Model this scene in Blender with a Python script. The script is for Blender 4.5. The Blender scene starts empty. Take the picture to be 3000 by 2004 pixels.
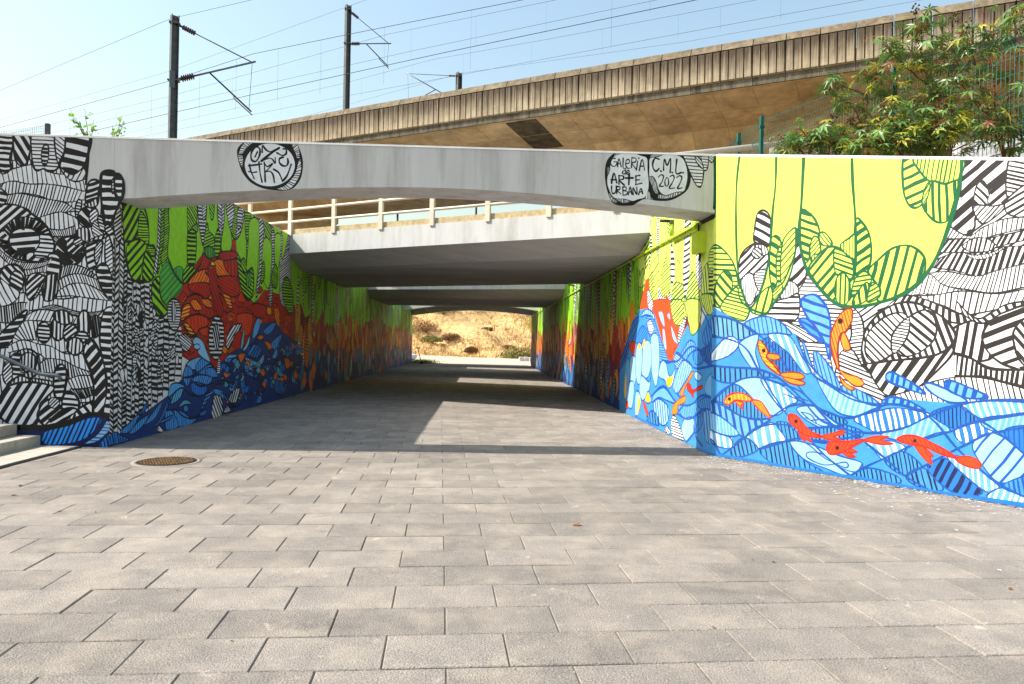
import bpy, bmesh, math, random
import numpy as np
from mathutils import Vector, Matrix, Quaternion
R = math.radians
sc = bpy.context.scene
C = sc.collection

# ------------------------------------------------------------------ camera, sky, sun, exposure
CAM_H, FOCAL = 1.5, 2178.0 / 3000.0 * 36.0
YAW, PITCH, ROLL = 0.0383056, 0.0021508, 0.0191328
fw = Vector((math.sin(YAW) * math.cos(PITCH), math.cos(YAW) * math.cos(PITCH), math.sin(PITCH)))
rt = Vector((math.cos(YAW), -math.sin(YAW), 0)); up = rt.cross(fw)
rt2 = rt * math.cos(ROLL) + up * math.sin(ROLL); up2 = up * math.cos(ROLL) - rt * math.sin(ROLL)
cam_d = bpy.data.cameras.new('camera'); cam = bpy.data.objects.new('camera', cam_d); C.objects.link(cam)
cam_d.lens = FOCAL; cam_d.sensor_width = 36; cam_d.clip_end = 3000; cam_d.clip_start = 0.05
M = Matrix((rt2, up2, -fw)).transposed().to_4x4(); M.translation = (0, 0, CAM_H)
cam.matrix_world = M
sc.camera = cam
SUN_EL, SUN_AZ = R(46.0), R(271.2)          # azimuth clockwise from +Y: the sun stands to the left
sun_dir = Vector((math.sin(SUN_AZ) * math.cos(SUN_EL), math.cos(SUN_AZ) * math.cos(SUN_EL), math.sin(SUN_EL)))
w = bpy.data.worlds.new('World'); sc.world = w; w.use_nodes = True
nt = w.node_tree; bg = nt.nodes['Background']
sky = nt.nodes.new('ShaderNodeTexSky'); sky.sky_type = 'NISHITA'; sky.sun_disc = False
sky.sun_elevation = SUN_EL; sky.sun_rotation = SUN_AZ
sky.air_density = 1.9; sky.dust_density = 2.2; sky.ozone_density = 2.0; sky.altitude = 0
nt.links.new(sky.outputs[0], bg.inputs[0]); bg.inputs[1].default_value = 0.14
sd = bpy.data.lights.new('sun', 'SUN'); sd.energy = 5.0; sd.angle = R(0.53); sd.color = (1.0, 0.95, 0.87)
so = bpy.data.objects.new('sun', sd); C.objects.link(so); so.location = (-20, 5, 30)
so.rotation_euler = sun_dir.to_track_quat('Z', 'Y').to_euler()
sc.view_settings.view_transform = 'Standard'; sc.view_settings.look = 'None'
sc.view_settings.gamma = 1.0; sc.view_settings.exposure = 0.66
sc.view_settings.use_curve_mapping = False
sc.cycles.max_bounces = 5; sc.cycles.diffuse_bounces = 2

# ------------------------------------------------------------------ helpers
def lin(h):
    if isinstance(h, str):
        h = h.lstrip('#'); c = [int(h[i:i + 2], 16) / 255 for i in (0, 2, 4)]
    else: c = h
    return tuple(x / 12.92 if x <= 0.04045 else ((x + 0.055) / 1.055) ** 2.4 for x in c)
def tag(o, label=None, cat=None, group=None, kind=None):
    if label: o['label'] = label
    if cat: o['category'] = cat
    if group: o['group'] = group
    if kind: o['kind'] = kind
    return o
def empty(name, loc=(0, 0, 0), rz=0):
    o = bpy.data.objects.new(name, None); C.objects.link(o); o.location = loc; o.rotation_euler.z = rz
    o.empty_display_size = 0.1
    return o
def link(name, me, parent=None, loc=None):
    o = bpy.data.objects.new(name, me); C.objects.link(o)
    if parent is not None: o.parent = parent
    if loc is not None: o.location = loc
    return o
class MB:
    """collects boxes, tubes, prisms into one mesh"""
    def __init__(s): s.v = []; s.f = []; s.sm = []
    def add(s, v, f, smooth=False):
        n = len(s.v); s.v += [tuple(p) for p in v]; s.f += [tuple(i + n for i in q) for q in f]; s.sm += [smooth] * len(f); return s
    def box(s, c, d, rz=0, m=None):
        x, y, z = d[0] / 2, d[1] / 2, d[2] / 2
        v = [Vector((a * x, b * y, e * z)) for e in (-1, 1) for b in (-1, 1) for a in (-1, 1)]
        q = Matrix.Rotation(rz, 3, 'Z') if m is None else m
        v = [q @ p + Vector(c) for p in v]
        return s.add(v, [(0, 2, 3, 1), (4, 5, 7, 6), (0, 1, 5, 4), (2, 6, 7, 3), (0, 4, 6, 2), (1, 3, 7, 5)])
    def cbox(s, c, d, b=0.01, rz=0, m=None):
        """box with chamfered edges"""
        x, y, z = d[0] / 2, d[1] / 2, d[2] / 2
        bm = bmesh.new(); bmesh.ops.create_cube(bm, size=1)
        for p in bm.verts: p.co = Vector((p.co.x * d[0], p.co.y * d[1], p.co.z * d[2]))
        bmesh.ops.bevel(bm, geom=bm.edges[:], offset=b, segments=1, affect='EDGES')
        q = Matrix.Rotation(rz, 3, 'Z') if m is None else m
        bm.verts.index_update()
        v = [q @ p.co + Vector(c) for p in bm.verts]; f = [[p.index for p in g.verts] for g in bm.faces]
        bm.free(); return s.add(v, f)
    def prism(s, pts, z0, z1):
        n = len(pts); v = [(p[0], p[1], z0) for p in pts] + [(p[0], p[1], z1) for p in pts]
        f = [tuple(range(n))[::-1], tuple(range(n, 2 * n))] + [(i, (i + 1) % n, n + (i + 1) % n, n + i) for i in range(n)]
        return s.add(v, f)
    def tube(s, pts, r, n=8, cap=True, smooth=True):
        pts = [Vector(p) for p in pts]
        rr = r if hasattr(r, '__len__') else [r] * len(pts)
        v = []; f = []; a = None
        for i, p in enumerate(pts):
            t = (pts[min(i + 1, len(pts) - 1)] - pts[max(i - 1, 0)])
            if t.length < 1e-9: t = Vector((0, 0, 1))
            t.normalize()
            if a is None:
                a = t.orthogonal().normalized()
            else:
                a = (a - t * a.dot(t))
                a = a.normalized() if a.length > 1e-6 else t.orthogonal().normalized()
            b = t.cross(a)
            for k in range(n):
                q = 2 * math.pi * k / n
                v.append(p + (a * math.cos(q) + b * math.sin(q)) * rr[i])
        for i in range(len(pts) - 1):
            for k in range(n):
                f.append((i * n + k, i * n + (k + 1) % n, (i + 1) * n + (k + 1) % n, (i + 1) * n + k))
        s.add(v, f, smooth)
        if cap:
            L = len(pts) - 1
            s.f.append(tuple(len(s.v) - len(v) + k for k in range(n))[::-1]); s.sm.append(False)
            s.f.append(tuple(len(s.v) - len(v) + L * n + k for k in range(n))); s.sm.append(False)
        return s
    def lathe(s, prof, c, n=16, axis=None):
        q = Matrix.Identity(3) if axis is None else Vector((0, 0, 1)).rotation_difference(Vector(axis)).to_matrix()
        v = [q @ Vector((r * math.cos(2 * math.pi * k / n), r * math.sin(2 * math.pi * k / n), z)) + Vector(c) for r, z in prof for k in range(n)]
        f = [(i * n + k, i * n + (k + 1) % n, (i + 1) * n + (k + 1) % n, (i + 1) * n + k) for i in range(len(prof) - 1) for k in range(n)]
        f.append(tuple(range(n))[::-1]); f.append(tuple((len(prof) - 1) * n + k for k in range(n)))
        return s.add(v, f, True)
    def mesh(s, name, mat):
        me = bpy.data.meshes.new(name); me.from_pydata(s.v, [], s.f)
        if mat is not None: me.materials.append(mat)
        if any(s.sm): me.polygons.foreach_set('use_smooth', s.sm)
        me.update(); return me
    def build(s, name, mat, parent=None, loc=None):
        return link(name, s.mesh(name, mat), parent, loc)

def material(name, col, rough=0.7, var=0.12, scale=6.0, bump=0.0, bscale=60.0, stain=None, stain_amt=0.0, stain_scale=1.2, metal=0.0,
             stretch=(1, 1, 1), world=False, transl=0.0, blotch=False, col2=None, island=0.0, spec=0.3, speck=0.0, coat=0.0, fine=0.0):
    m = bpy.data.materials.new(name); m.use_nodes = True
    t = m.node_tree; N = t.nodes; L = t.links; b = N['Principled BSDF']
    b.inputs['Roughness'].default_value = rough; b.inputs['Metallic'].default_value = metal
    b.inputs['Specular IOR Level'].default_value = spec
    if coat: b.inputs['Coat Weight'].default_value = coat
    c = lin(col) if isinstance(col, str) else col
    tc = N.new('ShaderNodeTexCoord'); mp = N.new('ShaderNodeMapping'); CO = N.new('ShaderNodeNewGeometry').outputs['Position'] if world else tc.outputs['Object']; L.new(CO, mp.inputs[0]); mp.inputs['Scale'].default_value = stretch
    no = N.new('ShaderNodeTexNoise'); no.inputs['Scale'].default_value = scale; no.inputs['Detail'].default_value = 6; no.inputs['Roughness'].default_value = 0.65
    L.new(mp.outputs[0], no.inputs['Vector'])
    rp = N.new('ShaderNodeValToRGB'); e = rp.color_ramp.elements
    c2 = lin(col2) if col2 else tuple(x * (1 - 2.2 * var) for x in c)
    e[0].position = 0.3; e[0].color = (*c2, 1); e[1].position = 0.7; e[1].color = (*(tuple(min(1, x * (1 + var)) for x in c) if not col2 else c), 1)
    L.new(no.outputs['Fac'], rp.inputs[0]); out = rp.outputs[0]
    def mult(o, fac_socket, lo, hi):
        mr = N.new('ShaderNodeMapRange'); mr.inputs[3].default_value = lo; mr.inputs[4].default_value = hi; L.new(fac_socket, mr.inputs[0])
        mx = N.new('ShaderNodeVectorMath'); mx.operation = 'MULTIPLY'; L.new(o, mx.inputs[0]); L.new(mr.outputs[0], mx.inputs[1]); return mx.outputs[0]
    if island:
        g = N.new('ShaderNodeNewGeometry'); oi = N.new('ShaderNodeObjectInfo')
        ad = N.new('ShaderNodeMath'); ad.operation = 'ADD'; L.new(g.outputs['Random Per Island'], ad.inputs[0]); L.new(oi.outputs['Random'], ad.inputs[1])
        fr = N.new('ShaderNodeMath'); fr.operation = 'FRACT'; L.new(ad.outputs[0], fr.inputs[0])
        out = mult(out, fr.outputs[0], 1 - island, 1 + island)
    if speck:
        n3 = N.new('ShaderNodeTexNoise'); n3.inputs['Scale'].default_value = 90; n3.inputs['Detail'].default_value = 3; L.new(CO, n3.inputs['Vector'])
        out = mult(out, n3.outputs['Fac'], 1 - speck, 1 + speck)
    if stain:
        n2 = N.new('ShaderNodeTexNoise'); n2.inputs['Scale'].default_value = stain_scale; n2.inputs['Detail'].default_value = 8; n2.inputs['Roughness'].default_value = 0.7
        L.new(mp.outputs[0], n2.inputs['Vector'])
        r2 = N.new('ShaderNodeValToRGB'); r2.color_ramp.elements[0].position = 0.48; r2.color_ramp.elements[1].position = 0.72
        L.new(n2.outputs['Fac'], r2.inputs[0])
        mu = N.new('ShaderNodeMath'); mu.operation = 'MULTIPLY'; mu.inputs[1].default_value = stain_amt; L.new(r2.outputs[0], mu.inputs[0])
        mi = N.new('ShaderNodeMix'); mi.data_type = 'RGBA'; L.new(mu.outputs[0], mi.inputs['Factor']); L.new(out, mi.inputs['A'])
        mi.inputs['B'].default_value = (*lin(stain), 1); out = mi.outputs['Result']
    if blotch:
        for sc_, lo, hi, p0, p1 in ((.55, .92, 1.07, .35, .65), (6.5, 1.0, 1.5, .66, .74), (2.4, 1.0, .84, .58, .74)):   # broad soiling, pale lime spots, dark worn patches
            nb = N.new('ShaderNodeTexNoise'); nb.inputs['Scale'].default_value = sc_; nb.inputs['Detail'].default_value = 5; nb.inputs['Distortion'].default_value = .8
            mpb = N.new('ShaderNodeMapping'); mpb.inputs['Location'].default_value = (sc_ * 3, 7, sc_); L.new(CO, mpb.inputs[0]); L.new(mpb.outputs[0], nb.inputs['Vector'])
            mr = N.new('ShaderNodeMapRange'); mr.inputs[1].default_value = p0; mr.inputs[2].default_value = p1; mr.inputs[3].default_value = lo; mr.inputs[4].default_value = hi; L.new(nb.outputs['Fac'], mr.inputs[0])
            mx = N.new('ShaderNodeVectorMath'); mx.operation = 'MULTIPLY'; L.new(out, mx.inputs[0]); L.new(mr.outputs[0], mx.inputs[1]); out = mx.outputs[0]
    L.new(out, b.inputs['Base Color'])
    if transl:
        tl = N.new('ShaderNodeBsdfTranslucent'); L.new(out, tl.inputs['Color']); ms = N.new('ShaderNodeMixShader'); ms.inputs[0].default_value = transl
        L.new(b.outputs[0], ms.inputs[1]); L.new(tl.outputs[0], ms.inputs[2]); L.new(ms.outputs[0], N['Material Output'].inputs['Surface'])
    if bump:
        bn = N.new('ShaderNodeTexNoise'); bn.inputs['Scale'].default_value = bscale; bn.inputs['Detail'].default_value = 5; L.new(CO, bn.inputs['Vector'])
        bp = N.new('ShaderNodeBump'); bp.inputs['Strength'].default_value = bump; bp.inputs['Distance'].default_value = 0.02
        L.new(bn.outputs['Fac'], bp.inputs['Height']); L.new(bp.outputs[0], b.inputs['Normal'])
    return m

MAT = dict(
    white=material('white_wall_paint', (0.74, 0.735, 0.73), 0.75, 0.03, 3, 0.10, 40, '#9c968c', 0.22, 2.2, stretch=(1, 1, 0.25), spec=0.2),
    fasc=material('deck_edge_paint', (0.60, 0.59, 0.575), 0.8, 0.05, 3, 0.1, 40, '#8d8578', 0.5, 2.6, stretch=(1, 1, 0.2), spec=0.2),
    beam=material('grey_beam_paint', (0.62, 0.61, 0.605), 0.75, 0.05, 2.2, 0.12, 40, '#7d776e', 0.5, 3.4, stretch=(1, 1, 0.10), spec=0.2),
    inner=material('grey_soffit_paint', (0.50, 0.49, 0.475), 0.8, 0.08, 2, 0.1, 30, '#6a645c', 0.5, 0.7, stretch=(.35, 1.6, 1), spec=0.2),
    paver=material('concrete_paver', '#958b81', 0.80, 0.13, 3.6, 0.7, 110, '#b8ab99', 0.5, 2.3, island=0.15, speck=0.8, col2='#7f7871', spec=0.28, world=True, blotch=True),
    joint=material('joint_sand', '#6a6156', 0.95, 0.2, 30),
    conc=material('old_concrete', '#a08e74', 0.9, 0.16, 2.5, 0.3, 30, '#5c4f3f', 0.55, 1.1),
    para=material('parapet_concrete', '#a3977f', 0.9, 0.20, 3.0, 0.4, 40, '#3d362c', 0.85, 2.4, stretch=(1, 1, 0.22), island=0.08),
    parac=material('parapet_cap_concrete', '#83755f', 0.9, 0.25, 5.0, 0.5, 40, '#4a3f32', 0.75, 3.0, island=0.08),
    fascia=material('stained_fascia', '#6f6757', 0.9, 0.25, 6.0, 0.4, 40, '#1b1814', 0.95, 2.6, stretch=(1, 1, 0.12), island=0.1),
    soff=material('viaduct_soffit', '#cdb188', 0.9, 0.16, 1.6, 0.25, 25, '#7a5c36', 0.6, 0.9, island=0.10),
    dark=material('soffit_patch', '#5d5140', 0.9, 0.3, 3.0, 0.25, 25),
    stone=material('step_stone', '#b9b0a2', 0.8, 0.12, 8, 0.2, 90, '#857a68', 0.4, 6),
    kerb=material('sandy_kerb_concrete', '#c9b48c', 0.9, 0.16, 9, 0.3, 60, '#8a744c', 0.5, 12),
    rail=material('cream_rail_paint', '#d6c8b2', 0.45, 0.04, 5, spec=0.4),
    galv=material('galvanised_steel', '#70767a', 0.45, 0.12, 9, metal=0.6),
    mast=material('mast_steel', '#5b5f60', 0.6, 0.18, 7, metal=0.35),
    wire=material('dark_wire', '#2c2e33', 0.6, 0.0, metal=0.4),
    insul=material('brown_insulator', '#3a2320', 0.3, 0.1, 9, spec=0.5),
    grey=material('grey_handrail', '#5c6268', 0.4, 0.06, 6, metal=0.5),
    green=material('green_fence_coat', '#0f5a4c', 0.45, 0.08, 8, spec=0.4),
    lime=material('lime_paint', '#c5dc35', 0.6, 0.06, 8, spec=0.3),
    limeg=material('lime_paint_conduit', '#b4cc2c', 0.5, 0.10, 12, spec=0.3),
    black=material('black_plastic', '#17181a', 0.5, 0.1, 9, spec=0.4),
    iron=material('rusty_iron', '#2b2521', 0.7, 0.3, 30, 0.4, 60, '#5a3a22', 0.5, 14, metal=0.2),
    tread=material('worn_rust', '#8d6a42', 0.7, 0.35, 40, 0.4, 60, '#4a3524', 0.6, 20, island=.4),
    grate=material('drain_iron', '#3d3b39', 0.6, 0.25, 20, metal=0.4),
    leaf=material('castor_leaf', '#739546', 0.34, 0.25, 4, 0.0, col2='#476c34', island=0.45, spec=0.55, transl=.2),
    leafy=material('castor_leaf_yellow', '#b9b43c', 0.45, 0.2, 4, island=0.3, spec=0.4, transl=.4),
    sprig=material('sprig_leaf', '#86b52c', 0.45, 0.2, 4, island=0.25, spec=0.4, transl=.4),
    stem=material('red_stem', '#8c3a30', 0.5, 0.25, 10),
    bark=material('brown_stem', '#5c4436', 0.7, 0.25, 10),
    pod=material('seed_pod', '#5a4a26', 0.7, 0.3, 10),
    dry=material('dry_soil', '#c9a46c', 0.95, 0.24, 2.2, 0.8, 7, '#e4c896', 0.6, 3.0),
    grass=material('dry_grass', '#e2bf80', 0.9, 0.3, 3, col2='#a07840', island=0.45),
    brush=material('dry_brush', '#7a5233', 0.9, 0.3, 3, island=0.3),
    shrub=material('shrub_leaf', '#8a8440', 0.6, 0.3, 3, island=0.35),
    ygrass=material('green_grass', '#7d8a30', 0.8, 0.3, 3, island=0.3),
    path=material('pale_gravel', '#c9b39c', 0.95, 0.12, 6, 0.4, 60, '#a58d74', 0.4, 4, speck=0.25),
    rock=material('white_rock', '#c9cacb', 0.85, 0.15, 4, 0.3, 20),
    earth=material('earth', '#7d6a4c', 0.95, 0.2, 2, 0.4, 14, '#8f7c50', 0.4, 0.6),
    deadleaf=material('dead_leaf', '#7a4f25', 0.8, 0.25, 20, island=0.3),
    rubber=material('dark_rubber', '#1c1b1b', 0.8, 0.1, 9),
)

# ------------------------------------------------------------------ key dimensions (metres; X along the beam, Y into the underpass, Z up)
XL, XR, YF, ZT = -5.03, 3.19, 10.23, 4.19
# ------------------------------------------------------------------ the setting: terrain, embankments, paving
def sheet(name, x0, x1, y0, y1, z, mat, nx=1, ny=1, fn=None):
    vs = []; fs = []
    for j in range(ny + 1):
        for i in range(nx + 1):
            x = x0 + (x1 - x0) * i / nx; y = y0 + (y1 - y0) * j / ny
            vs.append((x, y, z + (fn(x, y) if fn else 0)))
    for j in range(ny):
        for i in range(nx):
            a = j * (nx + 1) + i; fs.append((a, a + 1, a + nx + 2, a + nx + 1))
    mb = MB(); mb.add(vs, fs, bool(fn)); return mb.build(name, mat)
tag(sheet('ground', -900, 900, -300, 1500, -0.10, MAT['earth']), kind='structure')
rng = random.Random(4)
def hill_h(x, y):
    d = y - 70 - 0.10 * (x + 4) + 2.0 * math.sin(x * 0.21 + 1.0)
    t = max(0.0, min(1.0, d / 42.0)); b = t * t * (3 - 2 * t) * 15.0
    k = min(1, max(0, d / 6))
    b += k * (0.35 * math.sin(x * 0.9 + y * 0.35) + 0.28 * math.sin(x * 0.37 - y * 0.8 + 2) + 0.18 * math.sin(x * 1.9 + 1.3 * y) + 0.12 * math.sin(3.1 * x - 2.2 * y))
    return b
tag(sheet('hill', -60, 60, 64, 160, -0.02, MAT['dry'], 150, 120, hill_h), kind='structure')
def path_h(x, y): return 0.012 * max(0, y - 56) + 0.012 * max(0, -x - 1) * max(0, y - 58) * 0.12
tag(sheet('path', -26, 22, 51.5, 72, -0.03, MAT['path'], 40, 40, path_h), kind='structure')

# paving grid: rows run across the underpass, turned a little against its axis
PA = R(3.3); E1 = Vector((math.cos(PA), math.sin(PA), 0)); E2 = Vector((-math.sin(PA), math.cos(PA), 0))
PW, PD, GAP = 0.592, 0.390, 0.0055
P0 = Vector((-0.165, 3.83, 0))
def slab_mesh(w=PW, d=PD, b=0.005):
    x, y = (w - GAP) / 2, (d - GAP) / 2
    v = [(a * x, c * y, -0.06) for c in (-1, 1) for a in (-1, 1)] + [(a * x, c * y, -b) for c in (-1, 1) for a in (-1, 1)] + \
        [(a * (x - b), c * (y - b), 0) for c in (-1, 1) for a in (-1, 1)]
    f = []
    for k in (0, 4):
        f += [(k, k + 1, k + 5, k + 4), (k + 1, k + 3, k + 7, k + 5), (k + 3, k + 2, k + 6, k + 7), (k + 2, k, k + 4, k + 6)]
    f.append((8, 9, 11, 10)); return v, f
def wing_x(y):     # right-hand limit of the paving
    return XR if y > YF else XR + (YF - y) * (5.29 - 3.19) / (10.3 - 7.04)
def left_x(y): return XL if y > YF else -5.40
base = MB()
base.prism([(left_x(9), 0.5), (9.3, 0.5), (wing_x(YF - .01) , YF), (XR, 53), (XL, 53), (XL, YF), (-5.40, YF)], -0.09, -0.0075)
pav = base.build('pavement', MAT['joint']); tag(pav, kind='structure')
MAN = Vector((-3.775, 9.09, 0)); MAN_R = 0.36
slabs = []
for j in range(-9, 128):
    for i in range(-24, 26):
        off = 0.0 if j % 2 == 0 else 0.5
        c = P0 + E1 * ((i + 0.5 + off) * PW) + E2 * ((j + 0.5) * PD)
        if c.y < 1.6 or c.y > 52.6: continue
        if c.x < left_x(c.y) - 0.2 or c.x > wing_x(c.y) + 0.28: continue
        slabs.append(c)
def in_view(c):
    d = c - Vector((0, 0, CAM_H)); z = d.dot(fw)
    if z < 0.5: return False
    return abs(d.dot(rt2) / z) < 0.72 and d.dot(up2) / z > -0.485
slabs.sort(key=lambda c: (not in_view(c), c.length))
sv, sf = slab_mesh(); smb = MB(); smb.add(sv, sf); slab_me = smb.mesh('paving_slab', MAT['paver'])
rest = MB()
for n, c in enumerate(slabs):
    dz = rng.uniform(-0.0025, 0.0025); rx = rng.uniform(-1, 1) * 0.004; ry = rng.uniform(-1, 1) * 0.004; dr = rng.uniform(-1, 1) * 0.003
    lim_l, lim_r = left_x(c.y), wing_x(c.y)
    edge = c.x - 0.3 < lim_l or c.x + 0.3 > lim_r - 0.25 or (c - MAN).length < 0.75 or abs(c.y - YF) < 0.3 and c.x < -4.6
    if n < 300 and not edge:
        o = link('paving_slab', slab_me, pav); o.location = c + Vector((0, 0, dz)); o.rotation_euler = (rx, ry, PA + dr)
    else:
        m = Matrix.Rotation(PA, 3, 'Z')
        vv = [m @ Vector(p) + c + Vector((0, 0, dz + p[0] * ry)) for p in sv]
        out = []
        for p in vv:   # cut at the walls and round the manhole
            x = min(max(p.x, left_x(p.y) + 0.01), wing_x(p.y) - 0.005); y = p.y
            out.append(Vector((x, y, p.z)))
        if (c - MAN).length < 0.75:
            for k in range(len(out)):
                q = out[k] - MAN; q.z = 0
            # drop slabs wholly inside the ring
            if (c - MAN).length < 0.2: continue
        rest.add(out, sf)
tag(rest.build('paving_field', MAT['paver'], pav), kind='stuff')

# ------------------------------------------------------------------ walls and decks
WD = Vector((0.548, -0.8365, 0)).normalized(); W0 = Vector((XR, YF, 0)); WN = Vector((-WD.y * -1, 0, 0))
WNRM = Vector((WD.y, -WD.x, 0))            # faces the camera
def wing_top(u): return ZT - 0.2065 * u
def quadwall(mb, a, b, za, zb, back, z0=-0.1):
    """wall between plan points a, b with top heights za, zb and a plan offset for the rear face"""
    a = Vector((a[0], a[1], 0)); b = Vector((b[0], b[1], 0)); k = Vector((back[0], back[1], 0))
    v = [a + Vector((0, 0, z0)), b + Vector((0, 0, z0)), b + Vector((0, 0, zb)), a + Vector((0, 0, za))]
    v += [p + k for p in v]
    mb.add(v, [(0, 1, 2, 3), (5, 4, 7, 6), (3, 2, 6, 7), (0, 4, 5, 1), (1, 5, 6, 2), (4, 0, 3, 7)])
    return mb
lw = quadwall(MB(), (-14.0, YF), (XL, YF), ZT + 0.03, ZT, (0, 0.45)).build('wing_wall', MAT['white'])
tag(lw, 'left wing wall painted with black and white striped swirls beside the steps', 'wall')
lt = quadwall(MB(), (XL, YF + .451), (XL, 52.6), ZT, ZT, (-0.45, 0)).build('underpass_wall', MAT['white'])
tag(lt, 'shaded left wall of the underpass with green drips over red and blue mural', 'wall')
rtw = quadwall(MB(), (XR, YF), (XR, 49.6), ZT, ZT, (0.45, 0)).build('underpass_wall', MAT['white'])
tag(rtw, 'right wall of the underpass with sunlit lime and blue mural strips', 'wall')
wp = W0 + WD * 6.2
rw = quadwall(MB(), (W0.x, W0.y), (wp.x, wp.y), ZT, wing_top(6.2), tuple(-WNRM * 0.35)[:2]).build('wing_wall', MAT['white'])
tag(rw, 'sunlit right wing wall painted with lime shapes, blue waves and orange fish', 'wall')

def arch_beam(name, la, ra, thick, zmid, zend, n=28, ztop=ZT, mat='beam'):
    """beam between plan points la (left) and ra (right), its soffit a shallow arch"""
    mb = MB(); vs = []; la = Vector((*la, 0)); ra = Vector((*ra, 0))
    for i in range(n + 1):
        t = i / n; p = la.lerp(ra, t); s = (2 * t - 1.04)
        z = zmid - (zmid - zend) * min(1.0, abs(s) ** 1.7)
        for k, zz in ((0, z), (0, ztop), (thick, ztop), (thick, z)):
            vs.append((p.x, p.y + k, zz))
    fs = []
    for i in range(n):
        a, b = 4 * i, 4 * i + 4
        fs += [(a, b, b + 1, a + 1), (a + 1, b + 1, b + 2, a + 2), (a + 2, b + 2, b + 3, a + 3), (a + 3, b + 3, b, a)]
    fs += [(0, 1, 2, 3), (4 * n + 3, 4 * n + 2, 4 * n + 1, 4 * n)]
    mb.add(vs, fs); return mb.build(name, MAT[mat])
fb = arch_beam('arched_beam', (XL, YF + .003), (XR, YF + .003), 0.77, 3.62, 3.355)
tag(fb, 'pale arched concrete beam spanning the front of the underpass with painted lettering', 'beam')
def coping(parent, a, b, za, zb, nrm, mat):
    # chamfered top edge that catches the sun
    a = Vector((*a, za)); b = Vector((*b, zb)); n_ = Vector((*nrm, 0)); v = []
    for p_ in (a, b): v += [p_ + n_ * .006 + Vector((0, 0, -.026)), p_ + n_ * .006 + Vector((0, 0, -.016)), p_ - n_ * .04 + Vector((0, 0, .012)), p_ - n_ * .34 + Vector((0, 0, .012)), p_ - n_ * .34 + Vector((0, 0, -.02))]
    MB().add(v, [(0, 1, 6, 5), (1, 2, 7, 6), (2, 3, 8, 7), (3, 4, 9, 8), (4, 0, 5, 9), (0, 4, 3, 2, 1), (5, 6, 7, 8, 9)]).build('coping', mat, parent)
coping(lw, (-14, YF), (XL, YF), ZT + .03, ZT, (0, -1), MAT['white']); coping(fb, (XL, YF), (XR, YF), ZT, ZT, (0, -1), MAT['white'])
coping(rw, (W0.x, W0.y), (wp.x, wp.y), ZT, wing_top(6.2), tuple(WNRM)[:2], MAT['white'])
pl = [(-5.342, 4.185), (-5.366, 4.015), (-5.381, 3.816), (-5.39, 3.541), (-5.27, 3.38), (-5.029, 3.356), (-5.029, 4.185)]
MB().add([(x, YF - .0005, z) for x, z in pl] + [(x, YF + .1, z) for x, z in pl], [tuple(range(7))] + [(i, 7 + i, 7 + (i + 1) % 7, (i + 1) % 7) for i in range(7)]).build('end_block', MAT['beam'], fb)
def deck(name, fl, fr, bl, br, mat, ztop=ZT, zf=3.70, zs=3.395, hf=1.05, hb=1.2):
    """slab bridge: corners given by their Y on the left and right walls, soffit with sloping edges"""
    mb = MB(); rows = [(0, ztop), (0, zf), (1, zs), (2, zs), (3, zf), (3, ztop)]
    vs = []
    for side, (f, b) in enumerate(((fl, bl), (fr, br))):
        x = XL + .001 if side == 0 else XR - .001
        ys = [f, f + hf, b - hb, b]
        for k, z in rows: vs.append((x, ys[k], z))
    fs = [(i, i + 1, 7 + i, 6 + i) for i in range(5)] + [(5, 0, 6, 11), (0, 5, 4, 3, 2, 1), (6, 7, 8, 9, 10, 11)]
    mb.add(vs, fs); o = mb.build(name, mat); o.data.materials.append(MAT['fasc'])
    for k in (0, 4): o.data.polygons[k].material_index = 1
    return o
d1 = deck('bridge_deck', 19.30, 14.26, 28.4, 24.4, MAT['inner'], hb=1.5); tag(d1, 'wide skewed concrete bridge deck behind the arched beam, edge in sunlight', 'bridge')
d2 = deck('bridge_deck', 32.1, 29.3, 40.7, 40.0, MAT['inner'], hb=1.5); tag(d2, 'second concrete bridge deck deeper in the underpass, thin sunlit edge', 'bridge')
e1 = arch_beam('arched_beam', (XL, 45.9), (XR, 43.6), 0.7, 3.85, 3.42, mat='white'); tag(e1, 'arched concrete beam near the far end of the underpass, third crossing', 'beam')
e2 = arch_beam('arched_beam', (XL, 51.9), (XR, 48.8), 0.7, 3.70, 3.36, mat='white'); tag(e2, 'farthest arched beam framing the dry hillside at the exit', 'beam')
e3 = MB(); e3.prism([(XL + .01, 46.61), (XR - .01, 44.31), (XR - .01, 48.79), (XL + .01, 51.89)], 3.93, 4.15)
tag(e3.build('added_shade_slab', MAT['inner']), 'added flat slab shading the ground between the two far arched beams', 'slab')  # slab added so the ground between the far beams stays shaded
# deck surfaces carried on beyond the walls, and ground behind the walls
kb = MB()
dl = Vector((3.19 + 5.03, 14.26 - 19.30, 0)).normalized(); dn = Vector((-dl.y, dl.x, 0))
def on_deck(x, off=0.0): 
    y = 19.30 + (x + 5.03) * (14.26 - 19.30) / 8.22
    return Vector((x, y, 0)) + dn * off
a, b = on_deck(-8.5, 0.03), on_deck(6.6, 0.03)
kb.prism([a[:2], b[:2], (b + dn * .30)[:2], (a + dn * .30)[:2]], ZT + .003, ZT + .135)
kb.build('kerb', MAT['kerb'], d1)
em = MB(); em.prism([(-40, YF + .46), (XL - .46, YF + .46), (XL - .46, 52.4), (-9, 58), (-40, 60)], -0.08, 3.95)
tag(em.build('embankment', MAT['earth']), kind='structure')
em = MB()
wb = W0 - WNRM * .36; we = wp - WNRM * .36
em.prism([(XR + .46, wb.y + .3), (wb.x + .3, wb.y), (we.x, we.y), (30, we.y - 1), (30, 56), (8, 54), (XR + .46, 49.4)], -0.08, 3.2)
em.prism([(XR + .46, 11.4), (30, 11.4), (30, 56), (XR + .46, 49.4)], 3.19, 3.95)
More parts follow.
